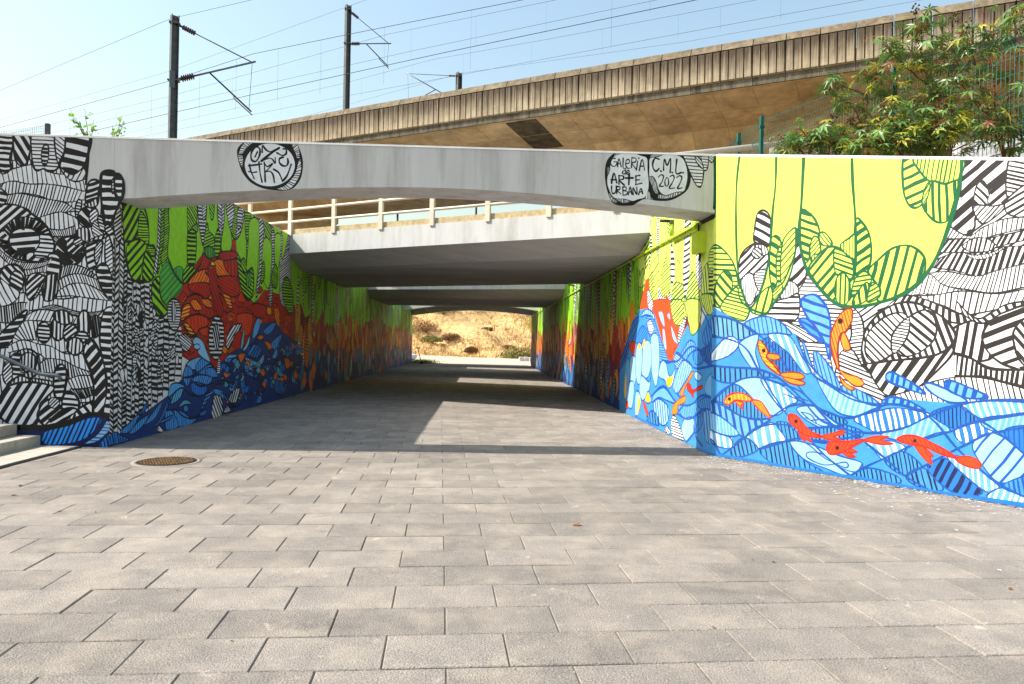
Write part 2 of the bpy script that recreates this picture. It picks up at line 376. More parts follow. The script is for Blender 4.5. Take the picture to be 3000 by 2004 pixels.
tag(em.build('embankment', MAT['earth']), kind='structure')

# ------------------------------------------------------------------ railing on the deck edge
ral = empty('railing', tuple(on_deck(-6.28) + Vector((0, 0, ZT)))); tag(ral, 'cream tubular railing along the sunlit bridge deck edge', 'railing')
org = ral.location.copy()
POST = [-6.28 + 1.265 * k for k in range(10)]
ang = math.atan2(dl.y, dl.x)
for x in POST:
    p = on_deck(x, 0.0) - org; 
    mb = MB(); mb.cbox((p.x, p.y, 0.44), (0.125, 0.06, 0.98), 0.008, ang); mb.build('post', MAT['rail'], ral)
for z, r in ((0.325, .033), (0.64, .033), (0.95, .055)):
    q0, q1 = on_deck(-8.3, 0.0) - org, on_deck(5.75, 0.0) - org
    MB().tube([(q0.x, q0.y, z), (q1.x, q1.y, z)], r, 12).build('rail', MAT['rail'], ral)

# ------------------------------------------------------------------ viaduct behind the underpass
VP = Vector((-1.21, 26.93, 0)); VD = Vector((13.05 + 12.81, 18.92 - 34.21, 0)).normalized(); VN = Vector((-VD.y, VD.x, 0))
def vpt(s, t, z):
    bend = 0.0009 * max(0, -s) ** 2
    return VP + VD * s + VN * (t + bend) + Vector((0, 0, z))
def weather(m, z0, z1):
    # soot washed down from the coping: darkest at the top, broken into streaks
    t = m.node_tree; N = t.nodes; L = t.links; b = N['Principled BSDF']; src = b.inputs['Base Color'].links[0].from_socket
    tc = N.new('ShaderNodeTexCoord'); sp = N.new('ShaderNodeSeparateXYZ'); L.new(tc.outputs['Object'], sp.inputs[0])
    mr = N.new('ShaderNodeMapRange'); mr.inputs[1].default_value = z0; mr.inputs[2].default_value = z1; L.new(sp.outputs['Z'], mr.inputs[0])
    mp = N.new('ShaderNodeMapping'); mp.inputs['Scale'].default_value = (21, 21, .8); L.new(tc.outputs['Object'], mp.inputs[0])
    no = N.new('ShaderNodeTexNoise'); no.inputs['Scale'].default_value = 1.0; no.inputs['Detail'].default_value = 5; L.new(mp.outputs[0], no.inputs['Vector'])
    ad = N.new('ShaderNodeMath'); ad.operation = 'MULTIPLY_ADD'; ad.inputs[1].default_value = 1.9; ad.inputs[2].default_value = -.85; L.new(no.outputs['Fac'], ad.inputs[0])
    su = N.new('ShaderNodeMath'); su.operation = 'ADD'; su.use_clamp = True; L.new(mr.outputs[0], su.inputs[0]); L.new(ad.outputs[0], su.inputs[1])
    mu = N.new('ShaderNodeMath'); mu.operation = 'MULTIPLY'; mu.inputs[1].default_value = .9; L.new(su.outputs[0], mu.inputs[0])
    mi = N.new('ShaderNodeMix'); mi.data_type = 'RGBA'; L.new(mu.outputs[0], mi.inputs['Factor']); L.new(src, mi.inputs['A']); mi.inputs['B'].default_value = (*lin('#41342a'), 1); L.new(mi.outputs['Result'], b.inputs['Base Color'])
MAT['para'] = material('parapet_concrete', '#b5a58a', 0.9, 0.14, 3.0, 0.4, 40, island=0.08); weather(MAT['para'], 9.58, 10.36)
via = empty('viaduct', tuple(vpt(0, 0, 0))); tag(via, 'weathered concrete railway viaduct with ribbed parapet rising behind the beam', 'bridge')
vo = via.location.copy()
def strip(prof, s0, s1, step=0.92):
    n = max(1, int(round((s1 - s0) / step))); vs = []; m = len(prof)
    for i in range(n + 1):
        s = s0 + (s1 - s0) * i / n
        for t, z in prof: vs.append(vpt(s, t, z) - vo)
    fs = [(i * m + k, (i + 1) * m + k, (i + 1) * m + (k + 1) % m, i * m + (k + 1) % m) for i in range(n) for k in range(m)]
    fs += [tuple(range(m)), tuple(n * m + k for k in range(m))[::-1]]
    return vs, fs
S0, S1, PWID = -46.0, 20.0, 0.925
n = int((S1 - S0) / PWID)
for i in range(n):
    a = S0 + i * PWID; g = 0.012
    # cap stone and ribbed panel of each parapet unit
    cap = MB(); cap.add(*strip([(0.02, 10.44), (0.14, 10.68), (0.18, 10.70), (0.34, 10.70), (0.34, 10.44)], a + g, a + PWID - g, 9))
    u = cap.build('parapet_unit', MAT['parac'], via)
    pan = MB(); pan.add(*strip([(0.075, 9.50), (0.075, 10.46), (0.30, 10.43), (0.30, 9.50)], a + g, a + PWID - g, 9))
    rw_ = (PWID - 2 * g) / 4
    for k in range(4):
        x0 = a + g + k * rw_ + 0.006; x1 = a + g + (k + 1) * rw_ - 0.030
        pan.add(*strip([(0.0, 9.53), (0.0, 10.40), (0.08, 10.42), (0.08, 9.51)], x0, x1, 9))
    pan.build('panel', MAT['para'], u)
    fa = MB(); fa.add(*strip([(0.075, 9.27), (0.075, 9.49), (0.35, 9.49), (0.35, 9.27)], a + .006, a + PWID - .006, 9)); fa.build('fascia', MAT['fascia'], u)
# deck, soffit boards and girder
dk = MB(); dk.add(*strip([(0.34, 9.49), (0.34, 10.0), (9.5, 10.0), (9.5, 9.49)], S0, S1, 2.0)); dk.build('deck', MAT['conc'], via)
gird = MB(); gird.add(*strip([(0.12, 9.26), (0.4, 9.50), (9.4, 9.50), (9.7, 9.26), (7.2, 8.85), (6.3, 7.75), (3.7, 7.75), (2.6, 8.85)], S0, S1, 2.0)); gird.build('girder', MAT['soff'], via)
sb = 0
s = S0
while s < S1 - 1.2:       # shuttering panels of the soffit, a little proud of the joints
    for (t0, z0), (t1, z1) in (((0.22, 9.245), (1.38, 9.055)), ((1.42, 9.048), (2.55, 8.862)), ((2.62, 8.835), (3.12, 8.32)), ((3.15, 8.29), (3.66, 7.775))):
        v = [vpt(s + .008, t0, z0) - vo, vpt(s + 1.2 - .008, t0, z0) - vo, vpt(s + 1.2 - .008, t1, z1) - vo, vpt(s + .008, t1, z1) - vo]
        nrm = Vector((0, 0, -0.012)) - VN * 0.008
        mb = MB(); mb.add(v + [p + nrm for p in v], [(0, 1, 2, 3), (7, 6, 5, 4), (0, 4, 5, 1), (1, 5, 6, 2), (2, 6, 7, 3), (3, 7, 4, 0)])
        mb.build('soffit_panel', MAT['dark'] if (abs(s - 2.0) < 0.3 and t0 < 1.5) else MAT['soff'], via)
    s += 1.2
# pier with its bearing block, and the flared pier at the left
pp = MB(); c = vpt(9.0, 4.6, 0)
pp.box((c.x - vo.x, c.y - vo.y, 7.50), (1.5, 0.9, 0.62), math.atan2(VD.y, VD.x)); pp.box((c.x - vo.x, c.y - vo.y, 3.2), (2.2, 1.3, 8.2), math.atan2(VD.y, VD.x))
pp.build('pier', MAT['soff'], via)
fp = MB(); prof = [(-16.5, 3.0), (-11.0, 3.0), (-9.35, 6.55), (-7.9, 7.75), (-7.9, 8.6), (-16.5, 8.6)]
v = [Vector((x, 38.0, z)) - vo for x, z in prof] + [Vector((x, 40.2, z)) - vo for x, z in prof]; m = len(prof)
fp.add(v, [tuple(range(m)), tuple(range(m, 2 * m))[::-1]] + [(i, m + i, m + (i + 1) % m, (i + 1) % m) for i in range(m)])
fp.build('pier', MAT['soff'], via)

# ------------------------------------------------------------------ catenary masts and wires
def ins(mb, p, d, L=.42, r=.085, k=6):
    """ribbed insulator along d"""
    d = Vector(d).normalized(); prof = []
    for i in range(k):
        z = L * i / k; prof += [(r * .45, z), (r, z + L / k * .35), (r, z + L / k * .6), (r * .45, z + L / k * .9)]
    mb.lathe(prof, p, 12, d); return mb
def mast(name, label, base, h, wid, arm_dir, arm_up, L, scale=1.0, flip=False):
    t = empty(name, base); tag(t, label, 'mast')
    mb = MB(); w_ = wid
    for x in (-w_ * .5, w_ * .5): mb.box((x, 0, h / 2), (w_ * .10, w_ * 1.0, h), 0)
    mb.box((0, 0, h / 2), (w_ * .92, w_ * .10, h), 0)
    p = mb.build('post', MAT['mast'], t); p.rotation_euler.z = R(38)
    A = Vector(arm_dir).normalized()
    zt_, zb = h - 0.25 * scale, h - 2.15 * scale
    top = Vector((0, 0, zt_)); low = Vector((0, 0, zb)); tip = low + A * L + Vector((0, 0, arm_up))
    # top stay with insulator
    d = (tip - top); dn_ = d.normalized()
    MB().tube([top, top + dn_ * .25 * scale], .035 * scale, 6).tube([top + dn_ * .7 * scale, tip], .018 * scale, 6).build('stay', MAT['wire'], t)
    ins(MB(), top + dn_ * .27 * scale, d, .45 * scale, .085 * scale).build('insulator', MAT['insul'], t)
    d = (tip - low); dn_ = d.normalized()
    MB().tube([low, low + dn_ * .25 * scale], .05 * scale, 6).tube([low + dn_ * .65 * scale, tip + dn_ * .12], .034 * scale, 8).build('cantilever', MAT['galv'], t)
    ins(MB(), low + dn_ * .25 * scale, d, .42 * scale, .11 * scale).build('insulator', MAT['insul'], t)
    mid = low + d * .45; reg = mid + A * L * .52 + Vector((0, 0, -1.15 * scale))
    MB().tube([mid, reg + (reg - mid) * .06], .028 * scale, 6).build('registration_tube', MAT['wire'], t)
    k = mid.lerp(reg, .62); end = k + A * L * .24 + Vector((0, 0, -.62 * scale))
    MB().tube([k, k + Vector((0, 0, -.10 * scale)), end], .017 * scale, 6).build('registration_arm', MAT['wire'], t)
    MB().tube([tip, reg], .008 * scale, 5).build('dropper', MAT['wire'], t)
    MB().cbox((0, 0, zb), (w_ * 1.5, w_ * 1.3, .05), .008).build('clamp', MAT['mast'], t)
    MB().cbox((0, 0, zt_), (w_ * 1.35, w_ * 1.2, .08), .008).build('clamp', MAT['mast'], t)
    return t
m1 = mast('catenary_mast', 'large steel catenary mast standing left behind the pale beam', (-10.37, 24.9, 3.95), 8.15, 0.215, (1, 0.10, 0), 0.78, 2.48)
m2 = mast('catenary_mast', 'middle catenary mast rising behind the viaduct parapet', (-6.78, 35.85, 10.0), 7.55, 0.22, (1, 0.05, 0), 0.12, 1.95, .86)
m3 = mast('catenary_mast', 'small distant catenary mast with its arm pointing left over the parapet', (-1.75, 44.0, 10.0), 7.45, 0.26, (-1, -.05, 0), 1.55, 3.0, 0.82)
MB().box((0.02, -0.16, 6.0), (0.16, 0.02, .55), R(38)).build('number_plate', MAT['grey'], m1)
def wire(label, pts, r=.012, name='overhead_wire', sag=0.0):
    P = [Vector(p) for p in pts]; Q = []
    for i in range(len(P) - 1):
        for k in range(10):
            t = k / 10; q = P[i].lerp(P[i + 1], t); q.z -= sag * 4 * t * (1 - t); Q.append(q)
    Q.append(P[-1]); o = empty(name, tuple(Q[0])); tag(o, label, 'wire', 'overhead railway wires')
    MB().tube([q - Q[0] for q in Q], r * .56, 5).build('strand', MAT['wire'], o)
    return o, Q
def droppers(o, Q, zoff, ts):
    n = len(Q) - 1; o0 = o.location
    for t in ts:
        f = t * n; i = min(n - 1, int(f)); p = Q[i].lerp(Q[i + 1], f - i)
        MB().tube([p - o0, p - o0 + Vector((0, 0, -zoff))], .003, 4).build('dropper', MAT['wire'], o)
WIRES = [
    ('feeder wire running over the top of the large left mast', [(-30.62, 40.13, 12.0), (-21.05, 32.89, 12.0), (-10.52, 24.92, 12.0), (-7.48, 23.56, 12.1), (3.47, 18.66, 12.46)], 0.011),
    ('heavy messenger wire held by the arm of the large mast', [(-32.03, 42.34, 11.39), (-22.24, 35.41, 11.2), (-11.93, 28.11, 11.0), (-8.03, 25.63, 11.2), (-4.71, 23.86, 11.2), (0.92, 21.15, 11.3), (11.73, 15.95, 11.49)], 0.016),
    ('heavy contact wire hanging below the arm of the large mast', [(-25.23, 35.53, 9.3), (-15.16, 29.0, 9.3), (-7.59, 24.09, 9.3), (-1.11, 20.13, 9.35), (4.45, 17.0, 9.45), (14.91, 11.11, 9.64)], 0.016),
    ('faint return wire crossing high above the large mast arm', [(-39.53, 54.01, 15.0), (-29.56, 47.33, 15.0), (-16.22, 38.4, 15.0), (-6.14, 30.96, 15.2), (3.51, 23.83, 15.39)], 0.01),
    ('messenger wire of the middle mast, uppermost at right', [(-41.44, 61.29, 16.77), (-31.46, 54.63, 16.6), (-19.88, 46.91, 16.4), (-4.91, 36.26, 16.4), (2.89, 32.69, 16.7), (13.79, 27.7, 17.12)], 0.013),
    ('contact wire of the middle mast below its arm', [(-38.85, 57.11, 15.0), (-28.76, 50.61, 15.0), (-18.7, 44.13, 15.0), (-3.39, 34.55, 15.0), (6.57, 29.15, 15.2), (17.12, 23.43, 15.41)], 0.013),
    ('messenger wire passing over the small distant mast arm', [(-32.97, 63.54, 17.81), (-23.26, 56.49, 17.6), (-9.06, 46.17, 17.3), (-3.26, 42.52, 17.6), (3.18, 38.05, 17.2), (9.09, 34.71, 17.2), (12.12, 33.47, 17.4), (23.21, 28.93, 18.13)], 0.013),
    ('contact wire crossing just over the distant mast top', [(-32.19, 59.92, 16.2), (-22.03, 53.53, 16.2), (-8.86, 45.24, 16.2), (-1.62, 40.92, 16.2), (8.92, 34.01, 16.0), (15.45, 30.17, 16.0), (25.79, 24.09, 16.0)], 0.014),
    ('lowest thin wire skimming above the parapet', [(-17.1, 50.94, 15.2), (-7.88, 43.26, 15.2), (-1.42, 37.88, 15.2), (8.31, 31.66, 14.6), (15.95, 26.88, 14.5), (26.12, 20.52, 14.37)], 0.01),
]
for i_, (l_, p_, r_) in enumerate(WIRES):
    o_, q_ = wire(l_, p_, r_)
    if i_ in (1, 4, 6): droppers(o_, q_, {1: 1.75, 4: 1.4, 6: 1.1}[i_], [0.16, 0.24, 0.32, 0.40, 0.47, 0.55, 0.63, 0.71, 0.79, 0.87])


# ------------------------------------------------------------------ steps, handrail, drain, manhole
st = empty('stairs', (-5.92, YF, 0)); tag(st, 'pale stone steps climbing left along the striped wall', 'stairs')
for k in range(9):
    mb = MB(); mb.cbox((-0.31 * k - 0.60, -1.9 - .004, 0.15 * k + 0.075), (1.2, 3.8, 0.149), 0.008); mb.build('step', MAT['stone'], st)
mb = MB(); mb.cbox((-5.66, 8.3, 0.0), (0.50, 3.84, 0.03), 0.006); tag(mb.build('kerb_strip', MAT['stone']), kind='structure')
dr = empty('drain_channel', (-5.40, 8.2, 0)); tag(dr, 'narrow dark drain grating along the foot of the steps', 'drain')
mb = MB()
for s_ in (-0.058, 0.058): mb.box((s_, 0, 0.004), (0.012, 3.9, 0.02))
for k in range(130): mb.box((0, -1.93 + k * 0.03, 0.004), (0.104, 0.013, 0.016))
mb.build('grating', MAT['grate'], dr)
MB().box((0, 0, -0.011), (0.128, 3.9, 0.006)).build('channel', MAT['black'], dr)
hr = empty('handrail', (-5.6, 10.1, 0)); tag(hr, 'grey steel handrail ending in a bend on the striped wall', 'handrail')
pts = [(-3.4, 0, 2.52), (-0.80, 0, 1.215), (-0.30, 0, 0.985), (-0.24, 0, 0.972), (-0.07, 0, 0.962), (-0.025, 0, 0.95), (0.0, 0, 0.905)]
MB().tube(pts, 0.024, 12).build('rail', MAT['grey'], hr)
for x, z in ((-0.52, 1.085), (-1.7, 1.67)):
    MB().tube([(x, 0, z - .02), (x, 0.0, z - .09), (x, .12, z - .10)], 0.010, 8).build('bracket', MAT['grey'], hr)
mh = empty('manhole_cover', tuple(MAN)); tag(mh, 'round rusty manhole cover set in a pale mortar ring', 'manhole')
MB().lathe([(MAN_R + .03, -0.02), (MAN_R + .03, 0.0045), (MAN_R - .03, 0.0055), (MAN_R - .03, -.02)], (0, 0, 0), 40).build('mortar_ring', material('mortar', '#968c80', .9, .12, 12, .3, 80), mh)
mb = MB(); mb.lathe([(0.335, -0.02), (0.335, 0.010), (0.328, 0.012), (0.0, 0.012)], (0, 0, 0), 40); mb.build('lid', MAT['iron'], mh)
mb = MB(); rg = random.Random(8)
for i in range(-9, 10):
    for j in range(-9, 10):
        x, y = i * .034 + (j % 2) * .017, j * .034
        if x * x + y * y < .30 ** 2: mb.box((x, y, .014), (.024, .012, .006), R(45 if (i + j) % 2 else -45))
o = mb.build('tread', MAT['tread'], mh); o['kind'] = 'stuff'

# ------------------------------------------------------------------ fittings on the right underpass wall
cd = empty('conduit', (XR, 11.0, 3.34)); tag(cd, 'lime painted cable conduits running along the right underpass wall', 'conduit')
MB().tube([(-.035, -.16, -.02), (-.035, -.05, 0.0), (-.035, 38.0, 0.0)], .019, 8).build('pipe', MAT['limeg'], cd)
MB().tube([(-.035, -.10, -.065), (-.035, 1.45, -.065)], .019, 8).build('pipe', MAT['limeg'], cd)
MB().tube([(-.075, -.10, -.03), (-.075, 1.45, -.03)], .014, 8).build('pipe', MAT['limeg'], cd)
for k in range(34):
    y = .05 + k * .42 if k < 12 else 5.1 + (k - 12) * 1.5
    if y < 37.5: MB().cbox((-.03, y, -.02 if k < 4 else 0.0), (.062, .03, .11 if k < 4 else .055), .004).build('clip', MAT['limeg'], cd)
for (y, lab) in ((12.5, 'tube lamp on a lime bracket under the front beam'), (26.4, 'dark tube lamp between the two decks on the right wall'), (39.9, 'far tube lamp past the second deck on the right wall')):
    lp = empty('wall_lamp', (XR, y, 3.36)); tag(lp, lab, 'lamp', 'tube lamps on the underpass wall')
    MB().tube([(-.04, 0, .02), (-.04, 0, .23)], .026, 10).build('bracket', MAT['limeg'], lp)
    MB().cbox((-.04, 0, .255), (.07, .07, .07), .008).build('joint', MAT['grey'], lp)
    MB().tube([(-.05, 0, .268), (-.235, .02, .275)], .027, 12).build('tube', MAT['grate'], lp)
jb = empty('junction_box', (XR, 10.78, 2.87)); tag(jb, 'lime painted junction box on the wall under the beam', 'box')
MB().cbox((-.065, 0, .155), (.13, .30, .31), .008).build('case', MAT['lime'], jb)
MB().cbox((-.134, 0, .155), (.012, .26, .27), .004).build('lid', MAT['lime'], jb)
MB().tube([(-.05, -.02, .0), (-.05, -.02, -.06), (-.06, .0, -.10)], .018, 8).tube([(-.05, .08, .31), (-.05, .08, .47)], .014, 8).build('cable', MAT['grate'], jb)

# ------------------------------------------------------------------ vegetation and fence behind the right wing wall
def at(x, y, dist):
    """world point seen at photo pixel x, y, dist metres ahead"""
    return Vector((0, 0, CAM_H)) + (fw + rt2 * ((x - 1500) / 2178) - up2 * ((y - 1002) / 2178)) * dist
fn = empty('mesh_fence', (4.79, 12.82, 3.95)); tag(fn, 'green welded mesh fence behind the castor bushes at right', 'fence')
FP = [Vector((4.73, 14.9, 0)), Vector((4.74, 13.85, 0)), Vector((4.79, 12.82, 0)), Vector((5.72, 10.28, 0)), Vector((6.62, 7.82, 0))]
for i, p in enumerate(FP[1:]):
    mb = MB(); mb.cbox((p.x - 4.79, p.y - 12.82, .78), (.065, .065, 1.66), .006); mb.box((p.x - 4.79, p.y - 12.82, 1.42), (.085, .085, .04)); mb.build('post', MAT['green'], fn)
for a, b in zip(FP[:-1], FP[1:]):
    d = b - a; L_ = d.length; d.normalize(); nn = Vector((-d.y, d.x, 0)); mb = MB(); o0 = Vector((4.79, 12.82, 0))
    zs = [0.1, .3, .5, .7, .9, 1.1, 1.22, 1.28, 1.34, 1.52]; tz = lambda z: .05 if abs(z - 1.28) < .03 else 0.0
    for k in range(int(L_ / .055) + 1):
        p = a - o0 + d * (k * .055); mb.tube([p + Vector((0, 0, z)) + nn * tz(z) for z in (0.0, 1.22, 1.28, 1.34, 1.56)], .0035, 4, cap=False)
    for z in zs: mb.tube([a - o0 + Vector((0, 0, z)) + nn * tz(z), b - o0 + Vector((0, 0, z)) + nn * tz(z)], .004, 4, cap=False)
    o = mb.build('mesh_panel', MAT['green'], fn)
ret = MB(); a, b = at(2810, 440, 12.2), at(3100, 390, 11.2)
ret.prism([(a.x, a.y), (b.x + .8, b.y), (b.x + .8, b.y + .4), (a.x, a.y + .4)], 3.1, 4.95)
tag(ret.build('low_wall', MAT['rock']), 'pale low concrete wall half hidden behind the castor leaves', 'wall')

def leaf_mesh(name, mat, lobes=7, seed=0):
    rg = random.Random(seed); v = [(0, 0, 0)]; f = []
    n = lobes; prev = None
    for i in range(n):
        a = R(-150 + 300 * i / (n - 1)) + rg.uniform(-.06, .06); L_ = (1.0 - .38 * abs(i - (n - 1) / 2) / ((n - 1) / 2)) * rg.uniform(.9, 1.08)
        dx, dy = math.sin(a), math.cos(a); px_, py_ = dy, -dx; k = len(v); dr_ = -.32 * L_ * L_ + rg.uniform(-.05, .05)
        w_ = .125 * L_
        v += [(dx * .40 * L_ - px_ * w_, dy * .40 * L_ - py_ * w_, -.02), (dx * .40 * L_ + px_ * w_, dy * .40 * L_ + py_ * w_, -.02), (dx * L_, dy * L_, dr_), (dx * .45 * L_, dy * .45 * L_, -.07)]
        f += [(0, k, k + 3), (0, k + 3, k + 1), (k, k + 2, k + 3), (k + 3, k + 2, k + 1)]
    me = bpy.data.meshes.new(name); me.from_pydata(v, [], f); me.materials.append(mat); me.update(); return me
LEAF = [leaf_mesh('leaf', MAT['leaf'], 7, k) for k in range(3)] + [leaf_mesh('leaf', MAT['leaf'], 8, 5), leaf_mesh('leaf', MAT['leafy'], 7, 6), leaf_mesh('leaf', material('young_leaf', '#8f5a34', .4, .2, 4, island=.3, transl=.3), 7, 9)]
def castor(label, base, limbs, nleaf, seed, spread=.22, lo=.4):
    rg = random.Random(seed); o = empty('castor_plant', tuple(base)); tag(o, label, 'plant', 'castor bean plants behind the wall')
    for pts in limbs:
        P = [Vector(base)] + [Vector(p) for p in pts]; Q = []
        for i in range(len(P) - 1):
            for k in range(6):
                t = k / 6; q = P[i].lerp(P[i + 1], t); Q.append(q + Vector((rg.uniform(-1, 1), rg.uniform(-1, 1), rg.uniform(-1, 1))) * .012)
        Q.append(P[-1]); nq = len(Q)
        MB().tube([q - Vector(base) for q in Q], [.013 * (1 - .7 * i / nq) for i in range(nq)], 6).build('branch', MAT['stem'] if rg.random() < .72 else MAT['bark'], o)
        for k in range(nleaf):
            t = lo + (1 - lo) * rg.random() ** .6; i = min(nq - 2, int(t * (nq - 1))); q = Q[i]
            d = Vector((rg.gauss(0, 1), rg.gauss(0, 1), rg.gauss(.15, .8))).normalized() * rg.uniform(.3, 1.0) * spread
            p = q + d
            me = LEAF[4] if rg.random() < .22 else LEAF[5] if rg.random() < .06 else LEAF[rg.randrange(4)]
            lf = link('leaf', me, o); lf.location = p - Vector(base); s_ = rg.uniform(.085, .19); lf.scale = (s_, s_, s_)
            az = math.atan2(d.y, d.x) - math.pi / 2 + rg.uniform(-.7, .7)
            lf.rotation_euler = (rg.uniform(-.95, .25), rg.uniform(-.5, .5), az)
            if rg.random() < .3:
                MB().tube([q - Vector(base), q.lerp(p, .5) - Vector(base) + Vector((0, 0, .03)), p - Vector(base)], .0032, 4, cap=False).build('stalk', MAT['stem'], o)
        if rg.random() < .6:
            mb = MB(); tip = Q[-1] - Vector(base)
            for k in range(14):
                pp_ = tip + Vector((rg.gauss(0, .03), rg.gauss(0, .03), rg.uniform(-.02, .14)))
                mb.lathe([(.004, -.014), (.014, -.006), (.014, .006), (.004, .014)], pp_, 6)
            tag(mb.build('seed_cluster', MAT['pod'], o), kind='stuff')
    return o
def tr(*q): return [at(*k) for k in q]
castor('low leafy castor plant at the left end of the bushes', at(2420, 520, 10.8), [tr((2330, 430, 10.6), (2290, 420, 10.4)), tr((2400, 430, 10.6), (2330, 370, 10.6)), tr((2430, 420, 10.9), (2440, 360, 10.7)), tr((2470, 430, 10.4), (2390, 400, 10.3)), tr((2500, 420, 10.6), (2500, 370, 10.8))], 46, 1, .27, .30)
castor('slim castor plant arching left below the parapet with few leaves', at(2560, 520, 10.6), [tr((2530, 400, 10.6), (2540, 280, 10.5), (2440, 240, 10.4), (2420, 275, 10.4)), tr((2530, 370, 10.6), (2490, 300, 10.6), (2430, 290, 10.5)), tr((2580, 300, 10.5), (2575, 230, 10.5), (2520, 215, 10.4))], 28, 2, .22, .35)
castor('tall castor plant with bare red branches reaching the parapet top', at(2780, 520, 10.0), [tr((2740, 330, 10.0), (2690, 130, 9.9), (2680, 40, 9.8)), tr((2720, 250, 10.0), (2640, 190, 10.0), (2590, 130, 9.9)), tr((2770, 260, 10.0), (2830, 130, 9.9), (2720, 100, 9.9), (2690, 60, 9.8)), tr((2700, 330, 9.9), (2620, 300, 9.9), (2600, 190, 9.8)), tr((2800, 330, 9.8), (2740, 290, 9.7)), tr((2790, 250, 10.2), (2760, 170, 10.2), (2800, 60, 10.1)), tr((2740, 240, 10.2), (2700, 200, 10.2), (2640, 110, 10.1))], 33, 3, .27, .32)
castor('dense castor plant filling the middle of the bushes', at(2700, 520, 9.6), [tr((2640, 400, 9.5), (2590, 330, 9.4)), tr((2690, 390, 9.5), (2680, 310, 9.4)), tr((2730, 400, 9.4), (2770, 330, 9.3)), tr((2620, 430, 9.4), (2540, 400, 9.3)), tr((2760, 420, 9.3), (2720, 370, 9.2)), tr((2680, 440, 9.3), (2620, 410, 9.2)), tr((2560, 430, 9.5), (2520, 430, 9.3))], 42, 4, .30, .25)
castor('tall castor plant at the right edge of the picture', at(2960, 520, 9.4), [tr((2920, 330, 9.4), (2900, 170, 9.3), (2880, 20, 9.2)), tr((2950, 300, 9.4), (2990, 130, 9.3), (2960, 20, 9.2)), tr((2900, 350, 9.3), (2840, 270, 9.3), (2800, 240, 9.2)), tr((2980, 350, 9.2), (3010, 280, 9.1)), tr((2930, 400, 9.1), (2890, 340, 9.0)), tr((3000, 420, 9.2), (2960, 380, 9.0)), tr((2960, 250, 9.6), (2930, 130, 9.6), (2990, 60, 9.5)), tr((2870, 260, 9.6), (2850, 160, 9.6), (2830, 90, 9.5))], 36, 5, .28, .28)
castor('shaded castor plant standing behind the dense middle one', at(2620, 520, 10.9), [tr((2600, 400, 10.9), (2560, 340, 10.8)), tr((2660, 380, 10.9), (2650, 270, 10.8)), tr((2720, 380, 10.8), (2760, 260, 10.8)), tr((2800, 400, 10.6), (2840, 330, 10.6)), tr((2880, 400, 10.4), (2920, 300, 10.4))], 40, 6, .30, .25)

# sprigs and a fence panel behind the left wing wall
def sprig(label, base, tips, seed):
    rg = random.Random(seed); o = empty('sapling', tuple(base)); tag(o, label, 'plant')
    lm = MB(); lm.add([(0, 0, 0), (.26, .3, .05), (.3, .6, .02), (0, 1.1, -.12), (-.3, .6, .02), (-.26, .3, .05), (0, .55, -.04)], [(0, 1, 6), (1, 2, 6), (2, 3, 6), (3, 4, 6), (4, 5, 6), (5, 0, 6)]); me = lm.mesh('leaf', MAT['sprig'])
    for tip in tips:
        P = [Vector((0, 0, 0)).lerp(tip - base, k / 8) + Vector((rg.uniform(-1, 1), 0, 0)) * .012 for k in range(9)]
        MB().tube(P, [.008 - .0007 * k for k in range(9)], 5).build('branch', MAT['stem'], o)
        for k in range(15):
            t = rg.uniform(.45, .92); i = min(7, int(t * 8)); lf = link('leaf', me, o); lf.location = P[i] + Vector((rg.uniform(-.05, .05), rg.uniform(-.05, .05), rg.uniform(-.03, .03)))
            s_ = rg.uniform(.05, .085); lf.scale = (s_, s_, s_); lf.rotation_euler = (rg.uniform(-1.2, .6), rg.uniform(-.6, .6), rg.uniform(0, 6.28))
    return o
b_ = at(262, 430, 12.0); sprig('leafy green sapling poking above the left wing wall, larger of two', b_, [at(205, 320, 12.0), at(246, 312, 12.1), at(275, 350, 11.9), at(222, 345, 12.0)], 11)
b_ = at(335, 430, 12.0); sprig('smaller green sapling nearer the mast above the wall', b_, [at(357, 338, 12.0), at(362, 355, 12.0), at(330, 365, 12.1)], 12)
pf = empty('fence_panel', tuple(at(140, 395, 15))); tag(pf, 'grey wire mesh fence panel end above the left wall', 'fence')
A_, B_ = at(140, 366, 15) - pf.location, at(-60, 396, 17) - pf.location
mb = MB(); mb.cbox((A_.x, A_.y, A_.z - .5), (.08, .08, 1.05), .005); mb.build('post', MAT['mast'], pf)
mb = MB()
for k in range(40):
    p = A_.lerp(B_, k / 40); mb.tube([p + Vector((0, 0, z)) for z in (-.9, 0.0)], .003, 4, cap=False)
for k in range(12): mb.tube([A_ - Vector((0, 0, .055 * k)), B_ - Vector((0, 0, .055 * k))], .003, 4, cap=False)
mb.build('mesh_panel', MAT['galv'], pf)

